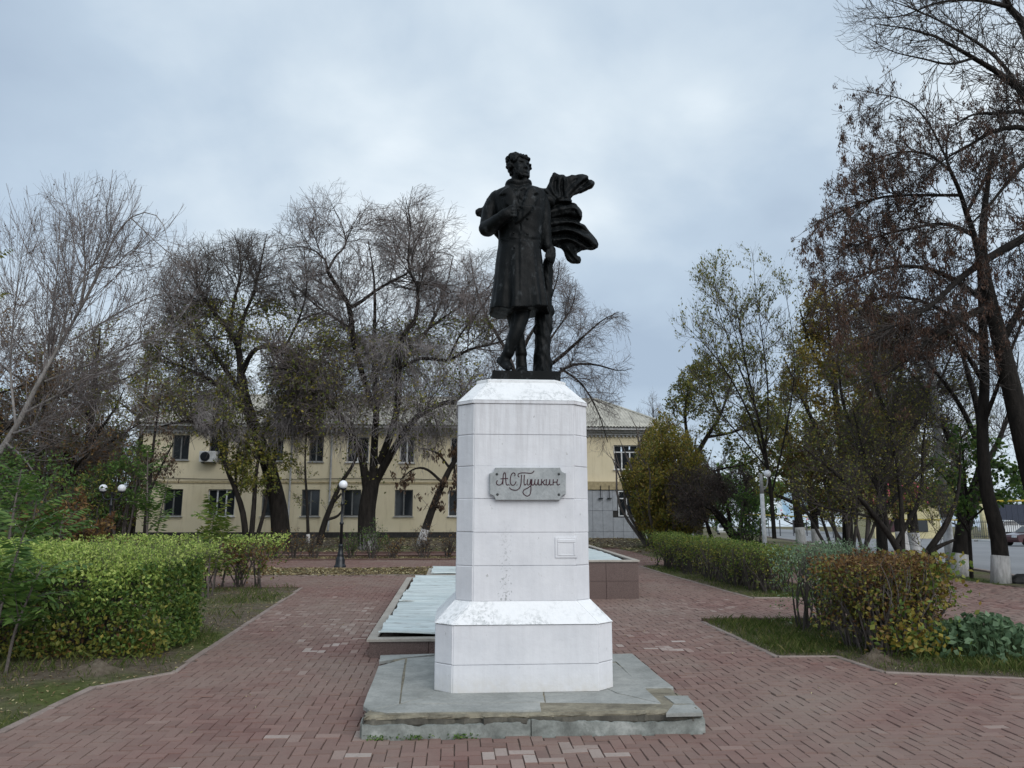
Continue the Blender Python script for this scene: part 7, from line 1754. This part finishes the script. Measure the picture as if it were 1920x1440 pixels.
pinnate('feathery green sapling in the left foreground before the big hedge', gp(20, 1.0), [stem(10, 1.0, 985, 40), stem(40, 1.15, 1060, 40), stem(-40, .9, 960, 30), stem(-20, 1.3, 1120, 60)], g, .55, 9, (.13, .045))
pinnate('feathery sapling rising between the two left hedges', gp(398, 8.0), [stem(398, 8.0, 945, 5), stem(405, 8.2, 985, 20), stem(390, 8.1, 990, -20)], g, .5, 9, (.14, .045), mat='leaf_hedge')
pinnate('feathery dark green sapling behind the left end of the big hedge', gp(30, 6.5), [stem(20, 6.5, 880, 20, .03), stem(60, 6.8, 930, 10, .03), stem(-10, 6.4, 900, -10, .03), stem(110, 7.2, 960, 10, .025)], g, .7, 10, (.16, .05))
pinnate('feathery branch of a tall sapling high at the left edge against the sky', gp(-60, 8.5), [stem(-60, 8.5, 470, 40, .05), stem(-90, 8.6, 560, 70, .05)], g, .6, 10, (.13, .04), mat='leaf_olive')
pinnate('slender sapling with drooping feathered leaves at the left corner of the building', gp(282, 12.5), [stem(282, 12.5, 850, -5, .03), stem(290, 12.7, 900, 25, .025)], g, .6, 9, (.15, .05))
# large leaved clump on the right lawn
g = np.random.default_rng(85)
t = thing('leafy_plant', 'low clump of broad grey green leaves on the right lawn', 'plant', (5.9, 1.5, float(gz(5.9, 1.5))))
M['leafstem'] = simple('green_stem', (.06, .10, .04), .7)
N = 950; x = g.normal(5.9, .40, N); y = g.normal(1.55, .34, N); h = .46 * np.exp(-((x - 5.9) / .75) ** 2 - ((y - 1.55) / .65) ** 2) * g.uniform(.45, 1.05, N) + .03
C = np.stack([x, y, gz(x, y) + h], -1)
st = np.stack([np.stack([x * .9 + 5.95 * .1, y * .9 + 1.45 * .1, gz(x, y) - .02], -1), np.stack([x * .96 + 5.95 * .04, y, gz(x, y) + h * .6], -1), C], 1); emit(t, 'stems', [(st, np.tile(np.array((.006, .005, .003)), (N, 1)))], 'leafstem' if 'leafstem' in M else 'twig', 3)
emit_leaves(t, 'leaves', C, .105, .07, 'leaf_mint', g, None, 0, 1.3, np.clip(g.normal(.2, .2, N), 0, 1))

# ------------------------------------------------------------------ grass, weeds and fallen leaves
g = np.random.default_rng(91)
M['grass'] = leafmat('short_grass', [(.04, .062, .014), (.065, .10, .02), (.10, .13, .03), (.17, .16, .06)])
M['litter'] = leafmat('fallen_leaves', [(0.084, 0.054, 0.026), (0.168, 0.114, 0.054), (0.312, 0.252, 0.132), (0.504, 0.456, 0.264)], .1)
def scatter_grass(name, poly, n, g, h=.07, thr=-.1, far=None):
    P = np.array(poly); a, b = P.min(0), P.max(0)
    a = np.maximum(a, (-9.5, -6)); b = np.minimum(b, (13, 15)) if far is None else np.minimum(b, far)
    x = g.uniform(a[0], b[0], n * 3); y = a[1] + (b[1] - a[1]) * g.uniform(0, 1, n * 3) ** 1.4
    ok = in_poly(poly, x, y) & (fbm(x * 1.3 + 4, y * 1.3) + .4 * fbm(x * 5, y * 5 + 2) > thr + g.normal(0, .35, n * 3)); x, y = x[ok][:n], y[ok][:n]; N = len(x)
    z = lawn_z(x, y); H = h * g.uniform(.5, 1.5, N); l = g.normal(0, .45, (N, 2)) * H[:, None]; w = g.normal(size=(N, 2)); w = w / np.linalg.norm(w, axis=1)[:, None] * .0032
    v = np.stack([np.c_[x + w[:, 0], y + w[:, 1], z - .01], np.c_[x - w[:, 0], y - w[:, 1], z - .01], np.c_[x + l[:, 0] * .5 - w[:, 0] * .6, y + l[:, 1] * .5 - w[:, 1] * .6, z + H * .65], np.c_[x + l[:, 0], y + l[:, 1], z + H]], 1)
    tag(obj(name, v.reshape(-1, 3), np.arange(N * 4).reshape(N, 4), M['grass'], None, False, g.random(N), (x.mean(), y.mean(), z.mean())), 'thin short grass with bare patches on the lawn', 'grass', None, 'stuff')
scatter_grass('grass', LAWN_L, 26000, g, .05, .45); scatter_grass('grass', LAWN_R, 26000, g, .05, -.35); scatter_grass('grass', LAWN_R2, 9000, g, .05, -.1); scatter_grass('grass', [(-9.5, 1.0), (-3.9, 1.15), (-3.78, 2.2), (-3.98, 9.5), (-5, 9.5), (-4.4, 4), (-9.5, 1.7)], 5200, g, .10, .2); scatter_grass('grass', [(3.4, 4.35), (3.42, 1.75), (4.1, 1.7), (4.3, .85), (7, .1), (7.4, 1.0), (5.0, 1.6), (4.3, 2.6), (5.5, 4.3)], 6000, g, .09, .1); scatter_grass('grass', VERGE, 5000, g, .06, .1)
def litter(n, area, poly=None, paved_only=False, sz=(.020, .014), name='fallen_leaves'):
    x = g.uniform(area[0], area[1], n); y = g.uniform(area[2], area[3], n)
    if poly is not None: ok = in_poly(poly, x, y)
    else: ok = paved(x, y) | (g.random(n) < .0)
    x, y = x[ok], y[ok]; z = (lawn_z(x, y) + .006) if poly is not None else gz(x, y) + .006
    C = np.stack([x, y, z], -1); N = len(C)
    nrm = unit(g.normal(0, .28, (N, 3)) + np.array((0, 0, 1.))); a = g.normal(size=(N, 3)); a = unit(a - (a * nrm).sum(1)[:, None] * nrm); w = np.cross(nrm, a)
    L = (sz[0] * g.uniform(.7, 1.4, N))[:, None]; W = (sz[1] * g.uniform(.7, 1.3, N))[:, None]
    v = np.stack([C - a * L, C + w * W * .6 + nrm * .006, C + a * L, C - w * W * .6 + nrm * .006], 1)
    tag(obj(name, v.reshape(-1, 3), np.arange(N * 4).reshape(N, 4), M['litter'], None, False, np.clip(g.normal(.5 if poly is not None else .8, .28, N), 0, 1), (x.mean(), y.mean(), z.mean())), 'scattered dry yellowish leaves lying on the ground', 'fallen leaves', None, 'stuff')
litter(7000, (-9, -3.5, -3, 10), LAWN_L); litter(9000, (-9, 1, 12.4, 14.9), LEAF_STRIP, sz=(.045, .032)); litter(1500, (3, 8, 0, 5), LAWN_R); litter(900, (4.8, 7, 7, 15), LAWN_R2); litter(5000, (-9, 1, 17.9, 19.5), HEDGE_STRIP, sz=(.045, .032)); litter(9000, (-16, 12, 21, 34), LAWN_B, sz=(.08, .06)); litter(260, (-4, 8, -6, 14), None, sz=(.016, .011))
# mounds of earth at the hedge feet
for lb, x, y, r in (('dark heap of earth at the foot of the big left hedge', -4.5, 1.25, .34), ('small dark heap of earth at the foot of the right front hedge', 4.35, 1.3, .28)):
    xs = np.linspace(-1, 1, 22); X, Yg = np.meshgrid(xs, xs); rr = np.sqrt(X ** 2 + Yg ** 2); h = .11 * np.exp(-(rr / .5) ** 2) * (1 + .35 * fbm(X * 7, Yg * 7)) - .02 * rr
    v = np.stack([x + X * r * 1.3, y + Yg * r, gz(x + X * r * 1.3, y + Yg * r) + .012 + h], -1).reshape(-1, 3); _, f = grid_sheet(xs, xs, lambda a, b: a * 0)
    tag(obj('soil_mound', v, f, M['soil'], None, True, None, (x, y, float(gz(x, y)))), lb, 'soil heap', 'heaps of earth at the hedges')
# weeds at the foot of the stone step
w = thing('weeds', 'tiny green weeds along the front foot of the grey stone step', 'weeds', (-1.1, -1.38, 0)); w['kind'] = 'stuff'
C = np.concatenate([np.c_[g.normal(c, .06, 60), g.uniform(-1.40, -1.365, 60), g.uniform(.0, .035, 60)] for c in (-1.2, -.55, -.9)])
emit_leaves(w, 'leaves', C, .025, .012, 'leaf_green', g)
